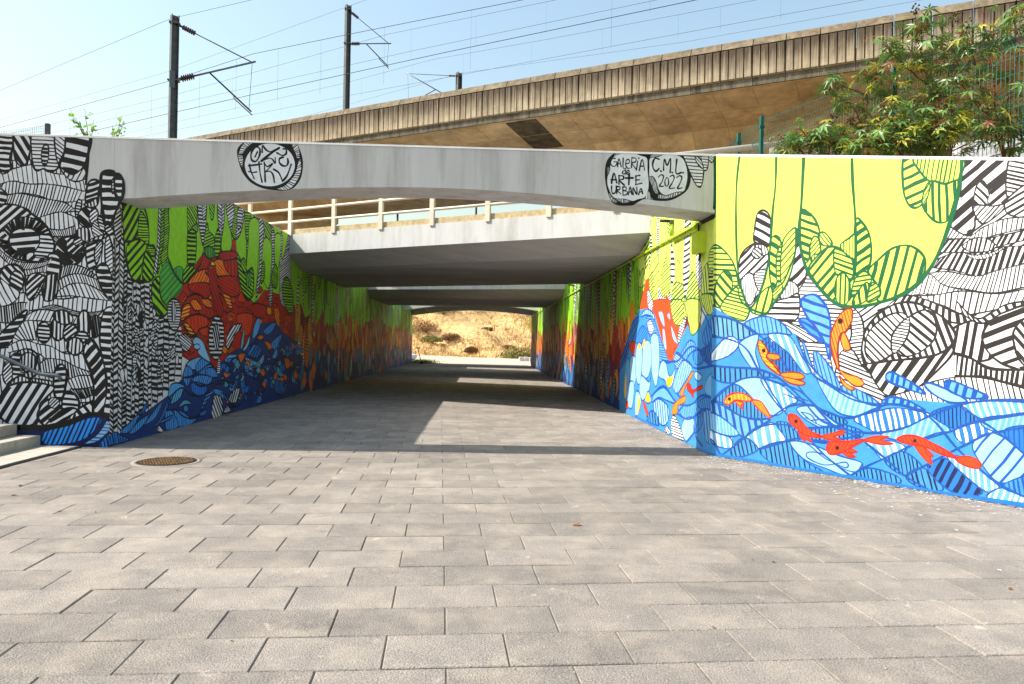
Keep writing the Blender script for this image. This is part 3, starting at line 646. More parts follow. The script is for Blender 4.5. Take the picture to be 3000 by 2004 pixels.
# ------------------------------------------------------------------ beyond the exit: scooter, rocks, shrubs, grass
sk = empty('kick_scooter', (-4.25, 50.6, 0.03)); tag(sk, 'black kick scooter parked against the far left wall end', 'scooter')
MB().tube([(-.42, .02, 1.02), (-.36, .02, 1.05), (0.0, .04, 1.12)], .018, 8).build('handlebar', MAT['black'], sk)
MB().tube([(-.20, .03, 1.05), (0.0, .02, .28), (.05, .02, .12)], .026, 8).build('stem', MAT['black'], sk)
MB().cbox((.10, .45, .10), (.16, .75, .045), .015).build('deck', MAT['black'], sk)
for y in (.02, .86):
    q = MB(); q.lathe([(.05, -.025), (.105, -.02), (.11, 0), (.105, .02), (.05, .025)], (.07, y, .10), 16, (1, 0, 0)); q.build('wheel', MAT['rubber'], sk)
def rock(name, label, c, s, seed, cat='rock', mat=None, group=None):
    rg = random.Random(seed); bm = bmesh.new(); bmesh.ops.create_icosphere(bm, subdivisions=2, radius=1)
    for v in bm.verts:
        k = 1 + rg.uniform(-.22, .22); v.co = Vector((v.co.x * s[0] * k, v.co.y * s[1] * k, v.co.z * s[2] * k))
    me = bpy.data.meshes.new(name); bm.to_mesh(me); bm.free(); me.materials.append(mat or MAT['rock']); o = link(name, me, None, c); tag(o, label, cat, group); return o
rock('boulder', 'white boulder beside the scooter at the exit', (-5.9, 60.0, .25), (.55, .5, .4), 3)
mb = MB(); rg = random.Random(5)
for k in range(12): mb.cbox((3.2 + k * .42, 62.3 + .1 * rg.random() - .05 * k, .20), (.40, .35, .36 + rg.uniform(-.08, .08)), .03, rg.uniform(-.1, .1))
tag(mb.build('stone_border', MAT['rock']), 'low white stone border at the foot of the dry hill', 'border')
rg = random.Random(21)
def blades(name, pts, hmin, hmax, wid, mat, lean=.5):
    v = []; f = []
    for x, y, z in pts:
        h = rg.uniform(hmin, hmax); a = rg.uniform(0, 6.28); l = rg.uniform(0, lean) * h; b = rg.uniform(0, 6.28); w_ = wid * rg.uniform(.6, 1.3)
        k = len(v); v += [(x - w_ * math.cos(a), y - w_ * math.sin(a), z), (x + w_ * math.cos(a), y + w_ * math.sin(a), z), (x + l * math.cos(b), y + l * math.sin(b), z + h)]; f.append((k, k + 1, k + 2))
    mb = MB(); mb.add(v, f); return mb.build(name, mat)
hp = []
for k in range(16000):
    x = rg.uniform(-12, 10); y = rg.uniform(69, 97)
    if math.sin(x * .5 + y * .3) + math.sin(x * .23 - y * .41 + 1) + rg.uniform(-1.2, 1.2) > -.4: hp.append((x, y, hill_h(x, y) - .05))
tag(blades('dry_grass', hp, .15, .5, .05, MAT['grass'], .9), 'straw coloured dry grass over the hillside beyond the exit', 'grass', kind='stuff')
gp = []
for k in range(900):
    x = rg.uniform(-7, 9); y = 66.5 + .1 * (x + 4) + rg.gauss(0, .8) + 2.5; gp.append((x, y, max(0, hill_h(x, y)) - .02))
for k in range(500): 
    x, y = -4.6 + rg.gauss(0, .55), 55.5 + rg.gauss(0, 1.2); gp.append((x, y, -.01 + path_h(x, y)))
for k in range(250):
    x, y = -4.2 + rg.gauss(0, .5), 51.6 + rg.gauss(0, .3); gp.append((x, y, -.03))
tag(blades('green_grass', gp, .10, .32, .02, MAT['ygrass'], .8), 'green grass fringe along the foot of the hill', 'grass', kind='stuff')
def bush(label, c, r, n, mat, seed, twig=False, hh=1.0):
    g_ = random.Random(seed); o = empty('shrub', c); tag(o, label, 'shrub', 'shrubs on the dry hillside')
    mb = MB(); 
    for k in range(14):
        a = g_.uniform(0, 6.28); mb.tube([(0, 0, -.1), (math.cos(a) * r * .3, math.sin(a) * r * .3, r * .45 * hh), (math.cos(a) * r * g_.uniform(.5, .95), math.sin(a) * r * g_.uniform(.5, .95), r * g_.uniform(.6, 1.0) * hh)], [.03, .018, .006], 4, cap=False)
    mb.build('stem', MAT['brush'], o)
    v = []; f = []
    for k in range(n):
        d = Vector((g_.gauss(0, 1), g_.gauss(0, 1), abs(g_.gauss(0, 1)) * .9)).normalized() * r * g_.random() ** .45; d.z *= hh
        q = Quaternion((g_.gauss(0, 1), g_.gauss(0, 1), g_.gauss(0, 1), g_.gauss(0, 1))).normalized()
        s1, s2 = (.012, .16) if twig else (.04, .075)
        kk = len(v); v += [tuple(d + q @ Vector(p)) for p in ((-s1, -s2, 0), (s1, -s2 * .3, 0), (0, s2, 0), (-s1 * 1.3, s2 * .2, 0))]; f.append((kk, kk + 1, kk + 2, kk + 3))
    m2_ = MB(); m2_.add(v, f); o2 = m2_.build('crown', mat, o); return o
for lab, x, y, r, mat, tw, hh in (('large brown brushwood patch on the upper left of the hillside', -4.6, 84.5, 2.2, 'brush', True, .6), ('brown brushwood patch at the top middle of the hillside', -1.0, 86.5, 2.4, 'brush', True, .55),
    ('brown scrub under the beam at the upper middle right', 2.4, 87.5, 2.2, 'brush', True, .5), ('small brown scrub low on the left of the hillside', -3.4, 78, 1.2, 'brush', True, .7),
    ('yellow green shrub at the upper right of the hillside', 6.0, 81, 1.7, 'leafy', False, 1.0), ('olive shrub at the foot of the hill on the right', 3.0, 69.5, 1.5, 'shrub', False, .8),
    ('leafy olive shrub behind the white stone border', 5.0, 70.5, 1.7, 'shrub', False, .9), ('brown scrub on the far left edge of the hillside', -6.4, 82, 1.8, 'brush', True, .7), ('low brown scrub on the slope above the olive shrub', 2.6, 76.5, 1.1, 'brush', True, .6), ('sparse olive weeds on the left slope', -5.4, 77.5, 1.2, 'shrub', False, .5), ('brown scrub high on the right below the beam', 4.6, 86, 1.9, 'brush', True, .6), ('brown scrub high on the left below the beam', -3.2, 87.5, 1.9, 'brush', True, .6), ('small dry weed near the middle of the lower slope', -1.2, 74.5, .8, 'brush', True, .7),
    ('dark dry scrub in the centre of the hillside', 0.4, 81, .9, 'brush', True, .5)):
    bush(lab, (x, y, max(0, hill_h(x, y))), r, 1700, MAT[mat], int(x * 10 + 200), tw, hh)
for lab, px, py0, py1 in (('distant floodlight on a pole seen under the beam, left one', 1165, 620, 700), ('distant dark lamp post seen under the beam, right one', 1396, 560, 700)):
    a, b = at(px, py0, 120), at(px, py1, 120); o = empty('light_pole', (a.x, a.y, b.z)); tag(o, lab, 'lamp post')
    MB().tube([(0, 0, -6), (0, 0, a.z - b.z)], .18, 6).build('pole', MAT['wire'], o)
    MB().box((-.3, 0, a.z - b.z + .1), (1.4, .4, .45)).build('lamp_head', MAT['wire'], o)

# ------------------------------------------------------------------ litter on the paving
dl_mb = MB(); dl_mb.add([(-.5, 0, .0), (-.2, .22, .10), (.25, .2, .06), (.55, 0, .12), (.2, -.22, .14), (-.25, -.2, .02), (0, 0, .0)], [(0, 5, 6), (5, 4, 6), (4, 3, 6), (3, 2, 6), (2, 1, 6), (1, 0, 6)]); dl_me = dl_mb.mesh('fallen_leaf', MAT['deadleaf'])
rg = random.Random(31)
LEAF_LABELS = ['long brown twig of leaf in the middle of the paving', 'tiny brown leaf left of centre on the paving', 'dark leaf near the right edge of the paving', 'small brown leaf right of centre, left of a pair', 'pale brown leaf right of centre, right of a pair', 'brown curled leaf near the manhole cover', 'small leaf just right of the curled leaf near the manhole', 'dark leaf at the edge of the beam shadow', 'leaf near the left edge, lower of two', 'leaf near the left edge, upper of two', 'small leaf below the manhole cover', 'leaf scrap between left edge and manhole', 'tiny leaf in the left foreground', 'tiny leaf lowest in the left foreground', 'reddish leaf scrap in the right foreground', 'small leaf scrap just below the curled leaf', 'leaf on the sunlit patch inside the underpass', 'dark leaf on the pale strip beside the steps']
for n_, (x, y, s_) in enumerate(((1689, 1541, .095), (1110, 1540, .03), (2960, 1727, .045), (2205, 1641, .028), (2265, 1647, .04), (712, 1376, .045), (742, 1377, .03), (878, 1336, .035), (40, 1452, .06), (60, 1424, .07), (280, 1502, .03), (175, 1500, .05), (520, 1732, .022), (680, 1880, .022), (2090, 1840, .03), (700, 1385, .03), (1480, 1300, .03), (22, 1365, .05))):
    d = fw + rt2 * ((x - 1500) / 2178) - up2 * ((y - 1002) / 2178); p = Vector((0, 0, CAM_H)) + d * (CAM_H / -d.z)
    o = link('fallen_leaf', dl_me, None, (p.x, p.y, .004)); o.scale = (s_, s_, s_); o.rotation_euler = (0, rg.uniform(-.1, .1), rg.uniform(0, 6.28)); tag(o, LEAF_LABELS[n_], 'leaf', 'dead leaves on the paving')
pm = MB(); rg = random.Random(32)
for k in range(500):
    x = rg.uniform(-5, 5.5); y = rg.uniform(2, 11)
    if x > wing_x(y) - .05 or x < left_x(y) + .1: continue
    s_ = rg.uniform(.002, .006); pm.lathe([(s_ * .5, 0), (s_, s_ * .5), (s_ * .4, s_)], (x, y, 0.0), 5)
tag(pm.build('grit', MAT['stone']), 'pale grit scattered over the paving', 'grit', kind='stuff')

# dried paint dropped along the foot of the painted walls
rg = random.Random(40); dm = MB()
for k in range(1500):      # windblown dirt and leaf scraps in the corner between wall and paving
    r_ = rg.random()
    if r_ < .45: q = W0 + WD * rg.uniform(0, 5.5) + WNRM * (rg.expovariate(1 / .05) + .012)
    elif r_ < .7: q = Vector((XR - rg.expovariate(1 / .05) - .012, YF + rg.uniform(0, 30), 0))
    else: q = Vector((XL + rg.expovariate(1 / .05) + .012, YF + rg.uniform(0, 30), 0))
    s_ = rg.uniform(.004, .016); a_ = rg.uniform(0, 6.28); ca, sa = math.cos(a_) * s_, math.sin(a_) * s_
    dm.add([(q.x + ca, q.y + sa, .004), (q.x - sa * .5, q.y + ca * .5, .006 + s_ * .3), (q.x - ca, q.y - sa, .004), (q.x + sa * .5, q.y - ca * .5, .005)], [(0, 1, 2, 3)])
tag(dm.build('leaf_litter', MAT['deadleaf']), 'brown dirt and leaf scraps along the foot of the walls', 'litter', kind='stuff')
rg = random.Random(41)
fl = empty('paint_flecks', (XR, 9.0, 0)); tag(fl, 'pale paint drips and dust along the foot of the right walls', 'paint', kind='stuff')
for nm, colr, cnt in (('fleck', '#d9d6cf', 900), ('fleck', '#7fb2dc', 90), ('fleck', '#cfd67a', 120)):
    mb = MB()
    for k in range(cnt):
        if rg.random() < .7: u = rg.uniform(0, 5.5); off = rg.expovariate(1 / .30); q = W0 + WD * u + WNRM * (off + .02)
        else: u = rg.uniform(0, 8); off = rg.expovariate(1 / .28); q = Vector((XR - off - .02, YF + u, 0))
        s1 = rg.uniform(.004, .022); s2 = s1 * rg.uniform(.3, 1); a = rg.uniform(0, 6.28); m = 6
        mb.add([(q.x - XR + s1 * math.cos(t) * math.cos(a) - s2 * math.sin(t) * math.sin(a), q.y - 9.0 + s1 * math.cos(t) * math.sin(a) + s2 * math.sin(t) * math.cos(a), .0048) for t in [6.283 * j / m for j in range(m)]], [tuple(range(m))])
    mb.build(nm, material('dried_paint', colr, .8, .1, 9), fl)

rg = random.Random(52); wp_ = []
for k in range(34):        # small weeds rooted in the joints between slabs
    c_ = slabs[rg.randrange(60, 420)] + E2 * (PD / 2) + E1 * rg.uniform(-.28, .28)
    for j in range(rg.randrange(3, 14)): wp_.append((c_.x + rg.gauss(0, .03), c_.y + rg.gauss(0, .006), -.004))
tag(blades('joint_weeds', wp_, .008, .03, .0022, MAT['ygrass'], .9), 'tiny green weeds growing in the paving joints', 'weeds', kind='stuff')

MURAL = [
('L','A','w','k',17.8,'k',18,26,-0.02,[-6625,4145,-6167,4205,-5764,4133,-5391,4182],[-6618,3781,-6160,3847,-5756,3775,-5392,3823]),
('L','A','w','k',17.8,'k',18,26,0.02,[-6618,3788,-6160,3847,-5756,3775,-5384,3823],[-6611,3424,-6152,3489,-5749,3417,-5384,3464]),
('L','A','w','k',17.8,'k',18,26,-0.02,[-6611,3431,-6152,3489,-5749,3417,-5377,3465,-4942,3446],[-6604,3067,-6145,3132,-5742,3058,-5377,3106,-4935,3087]),
('L','A','w','k',17.8,'k',18,26,0.02,[-6604,3074,-6145,3132,-5742,3058,-5370,3106,-4935,3087],[-6597,2710,-6138,2774,-5735,2700,-5370,2747,-4928,2727]),
('L','A','w','k',17.8,'k',18,26,-0.02,[-6597,2717,-6138,2774,-5735,2700,-5363,2747,-4928,2727],[-6589,2353,-6131,2417,-5728,2342,-5363,2389,-4921,2368]),
('L','A','w','k',17.8,'k',18,26,0.02,[-6590,2361,-6131,2417,-5728,2342,-5356,2389,-4921,2368],[-6582,1996,-6124,2059,-5721,1984,-5356,2030,-4914,2009]),
('L','A','w','k',17.8,'k',18,26,-0.02,[-6582,2004,-6124,2059,-5721,1984,-5348,2030,-4914,2009],[-6575,1639,-6117,1702,-5713,1626,-5349,1672,-4907,1650]),
('L','A','w','k',17.8,'k',18,26,0.02,[-6575,1647,-6117,1702,-5713,1626,-5341,1672,-4907,1650],[-6568,1283,-6109,1344,-5706,1268,-5342,1313,-4900,1291]),
('L','A','w','k',17.8,'k',18,26,-0.02,[-6568,1290,-6109,1344,-5706,1268,-5334,1313,-4900,1291],[-6561,926,-6102,987,-5699,910,-5334,955,-4892,932]),
('L','A','w','k',17.8,'k',18,26,0.02,[-6561,933,-6102,987,-5699,910,-5327,955,-4892,932],[-6554,569,-6095,630,-5692,552,-5327,596,-4885,573]),
('L','A','w','k',17.8,'k',18,26,-0.02,[-6554,577,-6095,630,-5692,552,-5320,597,-4885,573],[-6546,212,-6088,272,-5685,195,-5320,238,-4878,214]),
('L','A','w','k',17.8,'k',18,26,0.02,[-6547,220,-6088,272,-5685,195,-5313,238,-4878,214],[-6539,-144,-6081,-85,-5678,-163,-5313,-120,-4871,-145]),
('L','A','w','k',13.9,'k',16,18,0.03,[-6527,3662,-6380,3711,-6203,3762,-6039,3782,-5844,3681,-5635,3656,-5395,3602],[-6524,3510,-6332,3553,-6153,3520,-5930,3526,-5691,3502,-5571,3475,-5392,3441]),
('L','A','w','k',15.8,'k',16,24,-0.05,[-6523,3449,-6465,3526,-6332,3553,-6153,3520,-5930,3526,-5691,3502,-5421,3441],[-6520,3343,-6410,3368,-6225,3396,-6031,3371,-5851,3315,-5627,3290,-5419,3326]),
('L','A','w','k',17.8,'k',16,26,-0.06,[-6461,3329,-6410,3368,-6225,3388,-5926,3328,-5687,3289,-5536,3201],[-6473,3207,-6325,3226,-6161,3185,-6010,3067,-5773,3134,-5535,3170]),
('L','A','w','k',15.8,'k',16,8,0.05,[-6010,3067,-5803,3141,-5684,3151,-5534,3094],[-5980,3037,-5873,2918,-5709,2914,-5532,2972]),
('L','A','w','k',15.8,'k',16,13,0.02,[-5918,2932,-5709,2914,-5532,2972],[-5857,2827,-5708,2823,-5529,2850]),
('L','A','w','k',19.8,'k',16,11,0.1,[-5857,2827,-5708,2823,-5529,2850],[-5795,2722,-5676,2740,-5498,2805]),
('S','A','w','k',27,(-2.4,76,43.8,'k'),0,'',[-6538,4194,-6338,4200,-6357,4077,-6398,3863,-6387,3711,-6527,3680]),
('S','A','w','k',25,(-57.3,93,61.2,'k'),0,'',[-6345,4199,-6115,4199,-6133,4008,-6174,3809,-6247,3761,-6323,3835,-6360,4062]),
('S','A','w','k',25,(-1.4,50,20.1,'k'),0,'',[-6107,4199,-5810,4200,-5790,3957,-5749,3790,-5815,3704,-5889,3692,-5957,3731,-6038,3698,-6091,3765,-6117,3947]),
('S','A','w','k',18,(-3.5,55,40.2,'k'),0,'',[-5934,4067,-5895,4015,-5899,3847,-5942,3762,-5984,3844,-5981,3982]),
('S','A','w','k',21,(-37.2,46,16.4,'k'),0,'',[-5810,4200,-5638,4202,-5686,3960,-5749,3790,-5797,3926]),
('S','A','w','k',35,(-11.7,140,91.6,'k'),0,'',[-5638,4198,-5347,4199,-5378,3908,-5428,3769,-5516,3675,-5605,3660,-5696,3715,-5749,3790,-5686,3960]),
('S','A','w','k',20,(63.8,63,19.7,'k'),0,'',[-5741,3760,-5575,3658,-5428,3753,-5392,3632,-5484,3576,-5573,3578,-5664,3640]),
('K','A','k',37,0,'',[-5343,4214,-5366,4015,-5381,3816,-5393,3541]),
('S','A','w','k',27,(42.0,90,50.5,'k'),0,'',[-6547,3190,-6296,3230,-6085,3111,-5889,2948,-5795,2737,-5822,2569,-5969,2486,-6132,2482,-6326,2526,-6462,2645,-6539,2795]),
('L','A','w','k',43.5,'k',16,17,0,[-6467,2873,-6366,3027,-6189,3077,-6024,3036,-5873,2903,-5810,2737],[-6368,2784,-6304,2877,-6186,2925,-6067,2913,-5998,2839,-5989,2732]),
('L','A','w','k',39.5,'k',16,12,0,[-6509,2780,-6447,2630,-6326,2526,-6148,2500],[-6375,2746,-6344,2678,-6269,2619,-6149,2576]),
('S','A','w','k',23,(6.5,109,69.3,'k'),0,'',[-5974,2766,-6012,2665,-6115,2601,-6243,2597,-6348,2657,-6390,2756,-6352,2857,-6250,2921,-6121,2925,-6016,2865]),
('S','A','w','k',18,(-3.7,55,25.6,'k'),0,'',[-5983,2839,-5842,2827,-5797,2676,-5851,2553,-6014,2534,-6060,2593,-5988,2717]),
('S','A','w','k',21,(-10.8,79,51.1,'k'),0,'',[-6552,3436,-6463,3413,-6423,3345,-6452,3253,-6547,3205]),
('S','A','w','k',20,(-8.7,40,20.1,'k'),0,'',[-5529,3201,-5494,3324,-5446,3310,-5454,3203,-5503,3064]),
('S','A','w','k',27,(19.9,70,40.1,'k'),0,'',[-5384,3464,-5349,3572,-5275,3602,-5207,3561,-5224,3423,-5236,3270,-5342,3206,-5397,3327]),
('S','A','w','k',20,(-79.1,42,25.2,'k'),0,'',[-5418,3265,-5329,3298,-5240,3361,-5231,3270,-5327,3222]),
('S','A','w','k',23,(-41.3,121,76.4,'k'),0,'',[-5247,3094,-5269,3014,-5329,2964,-5405,2962,-5467,3009,-5492,3088,-5470,3167,-5410,3218,-5334,3220,-5272,3172]),
('S','A','w','k',20,(41.9,39,19.9,'k'),0,'',[-5326,3176,-5252,3208,-5221,3118,-5278,3009,-5339,3053]),
('S','A','w','k',20,(-34.2,33,16.4,'k'),0,'',[-5293,3016,-5234,3056,-5127,2937,-5141,2860,-5244,2811,-5306,2917]),
('S','A','w','k',20,(-19.0,40,22.0,'k'),0,'',[-5228,3102,-5160,3104,-5121,2998,-5134,2906,-5202,2950]),
('S','A','w','k',20,(-86.9,45,25.1,'k'),0,'',[-5486,2928,-5367,2953,-5327,2825,-5370,2755,-5499,2836]),
('S','A','w','k',20,(71.5,48,28.7,'k'),0,'',[-5363,2770,-5171,2859,-5081,2861,-5169,2798,-5318,2749]),
('S','A','w','k',39,(-0.5,113,69.7,'k'),0,'',[-5199,3561,-5180,3692,-5091,3732,-5015,3681,-5002,3429,-4940,3339,-4954,3277,-5011,3123,-5053,3000,-5128,2990,-5153,3119,-5187,3332]),
('S','A','w','k',39,(-0.5,92,55.1,'k'),0,'',[-5018,3627,-4970,3685,-4908,3615,-4895,3493,-4911,3355,-4940,3336,-5005,3429]),
('S','A','w','k',20,(51.9,30,16.3,'k'),0,'',[-5053,3565,-5036,3627,-5017,3551,-5025,3428,-5047,3443]),
('L','A','w','k',27.8,'k',16,16,0.03,[-5011,3123,-5007,2909,-5011,2756,-4999,2542],[-4955,3308,-4947,3063,-4944,2758,-4969,2543]),
('L','A','w','k',21.9,'k',16,34,0.02,[-4976,3246,-4962,2910,-4963,2604,-4965,2298,-4964,1901],[-4934,3308,-4926,2911,-4929,2605,-4935,2299,-4939,1902]),
('S','A','w','k',20,(31.9,46,27.3,'k'),0,'',[-5135,2952,-5083,2999,-5007,2909,-5036,2862,-5096,2876]),
('S','A','w','k',20,(23.7,70,40.1,'k'),0,'',[-5376,2686,-5318,2764,-5161,2783,-5180,2599,-5237,2445,-5310,2364,-5365,2503]),
('S','A','w','k',20,(51.8,30,16.3,'k'),0,'',[-5263,2628,-5214,2766,-5158,2752,-5180,2599,-5237,2460]),
('S','A','w','k',20,(36.8,45,20.0,'k'),0,'',[-5123,2753,-5081,2854,-5025,2679,-5011,2374,-5031,2233,-5084,2265,-5119,2524]),
('S','A','w','k',35,(-39.3,167,127.2,'k'),0,'',[-5395,2637,-5430,2521,-5527,2448,-5649,2445,-5749,2514,-5789,2627,-5753,2743,-5656,2816,-5535,2819,-5435,2751]),
('S','A','w','k',27,(43.9,66,39.8,'k'),0,'',[-5410,2697,-5430,2627,-5488,2582,-5560,2581,-5619,2622,-5642,2692,-5621,2762,-5564,2807,-5492,2809,-5433,2767]),
('S','A','w','k',18,(31.9,36,20.0,'k'),0,'',[-5417,2761,-5428,2729,-5459,2708,-5498,2707,-5530,2726,-5542,2758,-5531,2791,-5500,2812,-5461,2813,-5429,2793]),
('S','A','w','k',23,(-8.9,91,58.5,'k'),0,'',[-5852,2583,-5717,2541,-5727,2281,-5891,2331,-5879,2461]),
('L','A','w','k',23.8,'k',16,15,-0.06,[-5729,2403,-5551,2453,-5371,2404,-5242,2315],[-5726,2243,-5608,2307,-5429,2319,-5233,2262]),
('L','A','w','k',17.8,'k',16,14,0.03,[-5740,2228,-5578,2315,-5399,2322,-5218,2255],[-5723,2091,-5575,2178,-5397,2197,-5171,2111]),
('L','A','w','k',19.8,'k',16,11,0.02,[-5737,2083,-5575,2186,-5367,2195,-5155,2096],[-5736,2014,-5543,2029,-5303,2001,-5033,1973]),
('S','A','w','k',25,(-1.8,95,62.3,'k'),0,'',[-5236,2376,-5118,2478,-5009,2252,-4959,1993,-5064,2014,-5156,2134]),
('L','A','w','k',15.8,'k',16,26,-0.03,[-6506,2628,-6326,2496,-6132,2462,-5909,2483,-5821,2546],[-6505,2552,-6354,2419,-6204,2365,-5982,2400,-5849,2454]),
('L','A','w','k',15.8,'k',16,14,0.03,[-6324,2420,-6204,2362,-5982,2400,-5864,2446],[-6278,2345,-6173,2286,-6025,2328,-5891,2338]),
('S','A','w','k',31,(-49.5,69,43.2,'k'),0,'',[-6165,2271,-6196,2172,-6280,2110,-6385,2107,-6472,2166,-6506,2264,-6476,2363,-6392,2425,-6286,2428,-6200,2369]),
('S','A','k','k',23,(-29.4,61,24.2,'w'),0,'',[-6183,2210,-6199,2125,-6244,2071,-6301,2070,-6348,2122,-6367,2206,-6351,2291,-6306,2345,-6250,2346,-6203,2295]),
('S','A','w','k',23,(43.9,63,36.1,'k'),0,'',[-6162,2135,-6114,2288,-6010,2321,-5898,2270,-5918,2170,-6048,1985,-6122,1976]),
('S','A','w','k',19,(6.4,33,16.4,'k'),0,'',[-6048,2000,-5905,2262,-5897,2232,-6004,2016]),
('S','A','w','k',23,(-94.7,60,35.7,'k'),0,'',[-5891,2293,-5757,2303,-5735,2098,-5795,1975,-5899,1958,-5931,2094]),
('S','A','w','k',19,(-61.4,75,17.9,'k'),0,'',[-6498,2218,-6378,2160,-6243,2072,-6270,1965,-6402,1871,-6491,1869]),
('L','A','w','k',19.8,'k',16,34,-0.03,[-5927,1869,-5793,1903,-5659,1875,-5449,1818,-5210,1823,-5106,1856],[-6104,1817,-5896,1840,-5657,1799,-5448,1765,-5163,1748]),
('L','A','w','k',17.8,'k',16,17,-0.05,[-6133,1759,-5956,1835,-5657,1796,-5417,1743,-5163,1733],[-6168,1651,-5997,1685,-5848,1673,-5565,1656,-5161,1618]),
('L','A','w','k',21.7,'k',16,12,0.03,[-6520,1857,-6358,1891,-6240,1924,-6136,1926],[-6516,1660,-6383,1647,-6250,1680,-6163,1804]),
('S','A','w','k',31,(9.3,85,54.7,'k'),0,'',[-6512,1447,-6324,1663,-6171,1811,-6133,1789,-6247,1528,-6362,1366,-6509,1310]),
('L','A','w','k',19.8,'k',16,10,0.06,[-6319,1420,-6190,1658,-5997,1685,-5834,1673],[-6259,1399,-6111,1424,-5992,1424,-5902,1395]),
('L','A','w','k',17.8,'k',16,17,0.02,[-6362,1343,-6185,1423,-5976,1374,-5812,1346,-5616,1251,-5408,1255,-5316,1150],[-6360,1249,-6183,1286,-5966,1244,-5853,1167,-5584,1114,-5283,1005]),
('L','A','w','k',21.8,'k',16,19,0.05,[-5956,1100,-5853,1178,-5644,1159,-5464,1071,-5283,1010],[-5983,963,-5805,985,-5580,913,-5267,964]),
('L','A','w','k',19.8,'k',16,8,0.05,[-5594,893,-5432,957,-5260,960],[-5547,777,-5398,782,-5235,815]),
('L','A','w','k',19.8,'k',16,13,0.04,[-5517,765,-5368,780,-5235,815],[-5440,652,-5336,658,-5225,709]),
('L','A','w','k',21.8,'k',16,9,0.1,[-5296,1669,-5239,1777,-5163,1733],[-5292,1471,-5218,1472,-5159,1534]),
('S','A','w','k',27,(-4.0,49,31.1,'k'),0,'',[-5813,1534,-5829,1451,-5874,1399,-5931,1398,-5978,1448,-5997,1530,-5981,1613,-5936,1664,-5879,1666,-5832,1616]),
('S','A','w','k',27,(-90.8,57,26.8,'k'),0,'',[-5622,1586,-5639,1493,-5687,1434,-5747,1433,-5798,1490,-5818,1582,-5801,1676,-5753,1734,-5693,1735,-5642,1679]),
('S','A','w','k',27,(39.7,54,30.8,'k'),0,'',[-5456,1528,-5474,1453,-5522,1405,-5583,1404,-5633,1450,-5653,1525,-5636,1600,-5588,1648,-5527,1649,-5477,1603]),
('S','A','w','k',27,(-86.9,54,28.7,'k'),0,'',[-5295,1669,-5309,1568,-5349,1505,-5401,1504,-5444,1566,-5462,1666,-5448,1766,-5408,1829,-5356,1830,-5313,1769]),
('S','A','w','k',27,(-4.0,43,25.6,'k'),0,'',[-5305,1447,-5323,1384,-5372,1345,-5432,1343,-5482,1381,-5502,1444,-5485,1507,-5436,1546,-5376,1548,-5325,1510]),
('S','A','w','k',27,(-93.8,48,23.3,'k'),0,'',[-5384,1354,-5403,1284,-5456,1240,-5523,1239,-5577,1281,-5599,1350,-5580,1421,-5527,1465,-5461,1466,-5406,1424]),
('S','A','w','k',23,(-84.0,60,35.8,'k'),0,'',[-5529,1694,-5570,1651,-5644,1642,-5723,1669,-5776,1723,-5783,1782,-5742,1825,-5668,1834,-5589,1807,-5536,1753]),
('S','A','w','k',25,(-79.1,51,25.0,'k'),0,'',[-5946,1108,-5978,989,-6067,915,-6179,913,-6271,984,-6308,1101,-6276,1220,-6187,1294,-6075,1296,-5983,1225]),
('S','A','w','k',25,(-4.1,67,40.1,'k'),0,'',[-6142,1059,-6161,947,-6215,878,-6282,877,-6339,944,-6362,1055,-6343,1166,-6290,1235,-6222,1236,-6166,1169]),
('S','A','w','k',23,(-90.8,45,23.2,'k'),0,'',[-5989,1130,-6009,1054,-6065,1007,-6135,1006,-6192,1051,-6215,1126,-6195,1201,-6139,1249,-6070,1250,-6012,1205]),
('S','A','w','k',21,(46.8,39,18.0,'k'),0,'',[-6304,980,-6315,886,-6346,827,-6386,827,-6420,884,-6434,977,-6424,1071,-6392,1130,-6352,1131,-6318,1073]),
('S','A','w','k',23,(-93.7,45,21.4,'k'),0,'',[-6380,784,-6220,939,-6082,885,-6172,777,-6320,759]),
('S','A','w','k',19,(-79.1,42,19.6,'k'),0,'',[-6071,908,-5907,895,-5773,867,-5786,806,-5981,848]),
('S','A','w','k',31,(6.1,85,54.8,'k'),0,'',[-5764,791,-5749,1020,-5666,1105,-5597,1023,-5605,824,-5656,641,-5723,640]),
('S','A','w','k',27,(59.7,117,61.1,'k'),0,'',[-6480,582,-6380,781,-6115,858,-5764,803,-5858,653,-5945,545,-5948,339,-6206,236,-6341,295,-6476,415]),
('S','A','w','k',31,(39.6,94,58.1,'k'),0,'',[-5944,499,-5842,622,-5686,625,-5625,565,-5680,343,-5835,265,-5956,369]),
('S','A','w','k',18,(46.7,33,16.3,'k'),0,'',[-5678,587,-5691,544,-5728,517,-5774,516,-5812,542,-5827,585,-5813,628,-5777,655,-5731,656,-5693,630]),
('S','A','w','k',29,(-4.2,70,43.9,'k'),0,'',[-5642,656,-5547,749,-5432,629,-5430,507,-5510,422,-5629,405]),
('S','A','w','k',29,(31.5,94,51.0,'k'),0,'',[-5865,272,-5631,496,-5445,499,-5539,345,-5716,262]),
('S','A','w','k',29,(-51.5,93,54.1,'k'),0,'',[-5437,499,-5223,620,-5220,472,-5419,343,-5509,361]),
('S','A','w','k',19,(71.5,36,19.8,'k'),0,'',[-5627,306,-5496,445,-5473,400,-5567,276,-5656,260]),
('S','A','w','k',35,(51.7,103,72.5,'k'),0,'',[-5378,1271,-5292,1448,-5169,1290,-5090,1062,-5061,757,-5086,505,-5227,426,-5230,754,-5268,998]),
('S','A','w','k',23,(-2.0,98,58.6,'k'),0,'',[-5106,1856,-5161,1641,-5164,1397,-5106,1123,-5064,910,-5067,681,-5100,451,-4994,407,-4958,606,-4938,820,-4932,1126,-4931,1371,-4945,1676,-4989,1874]),
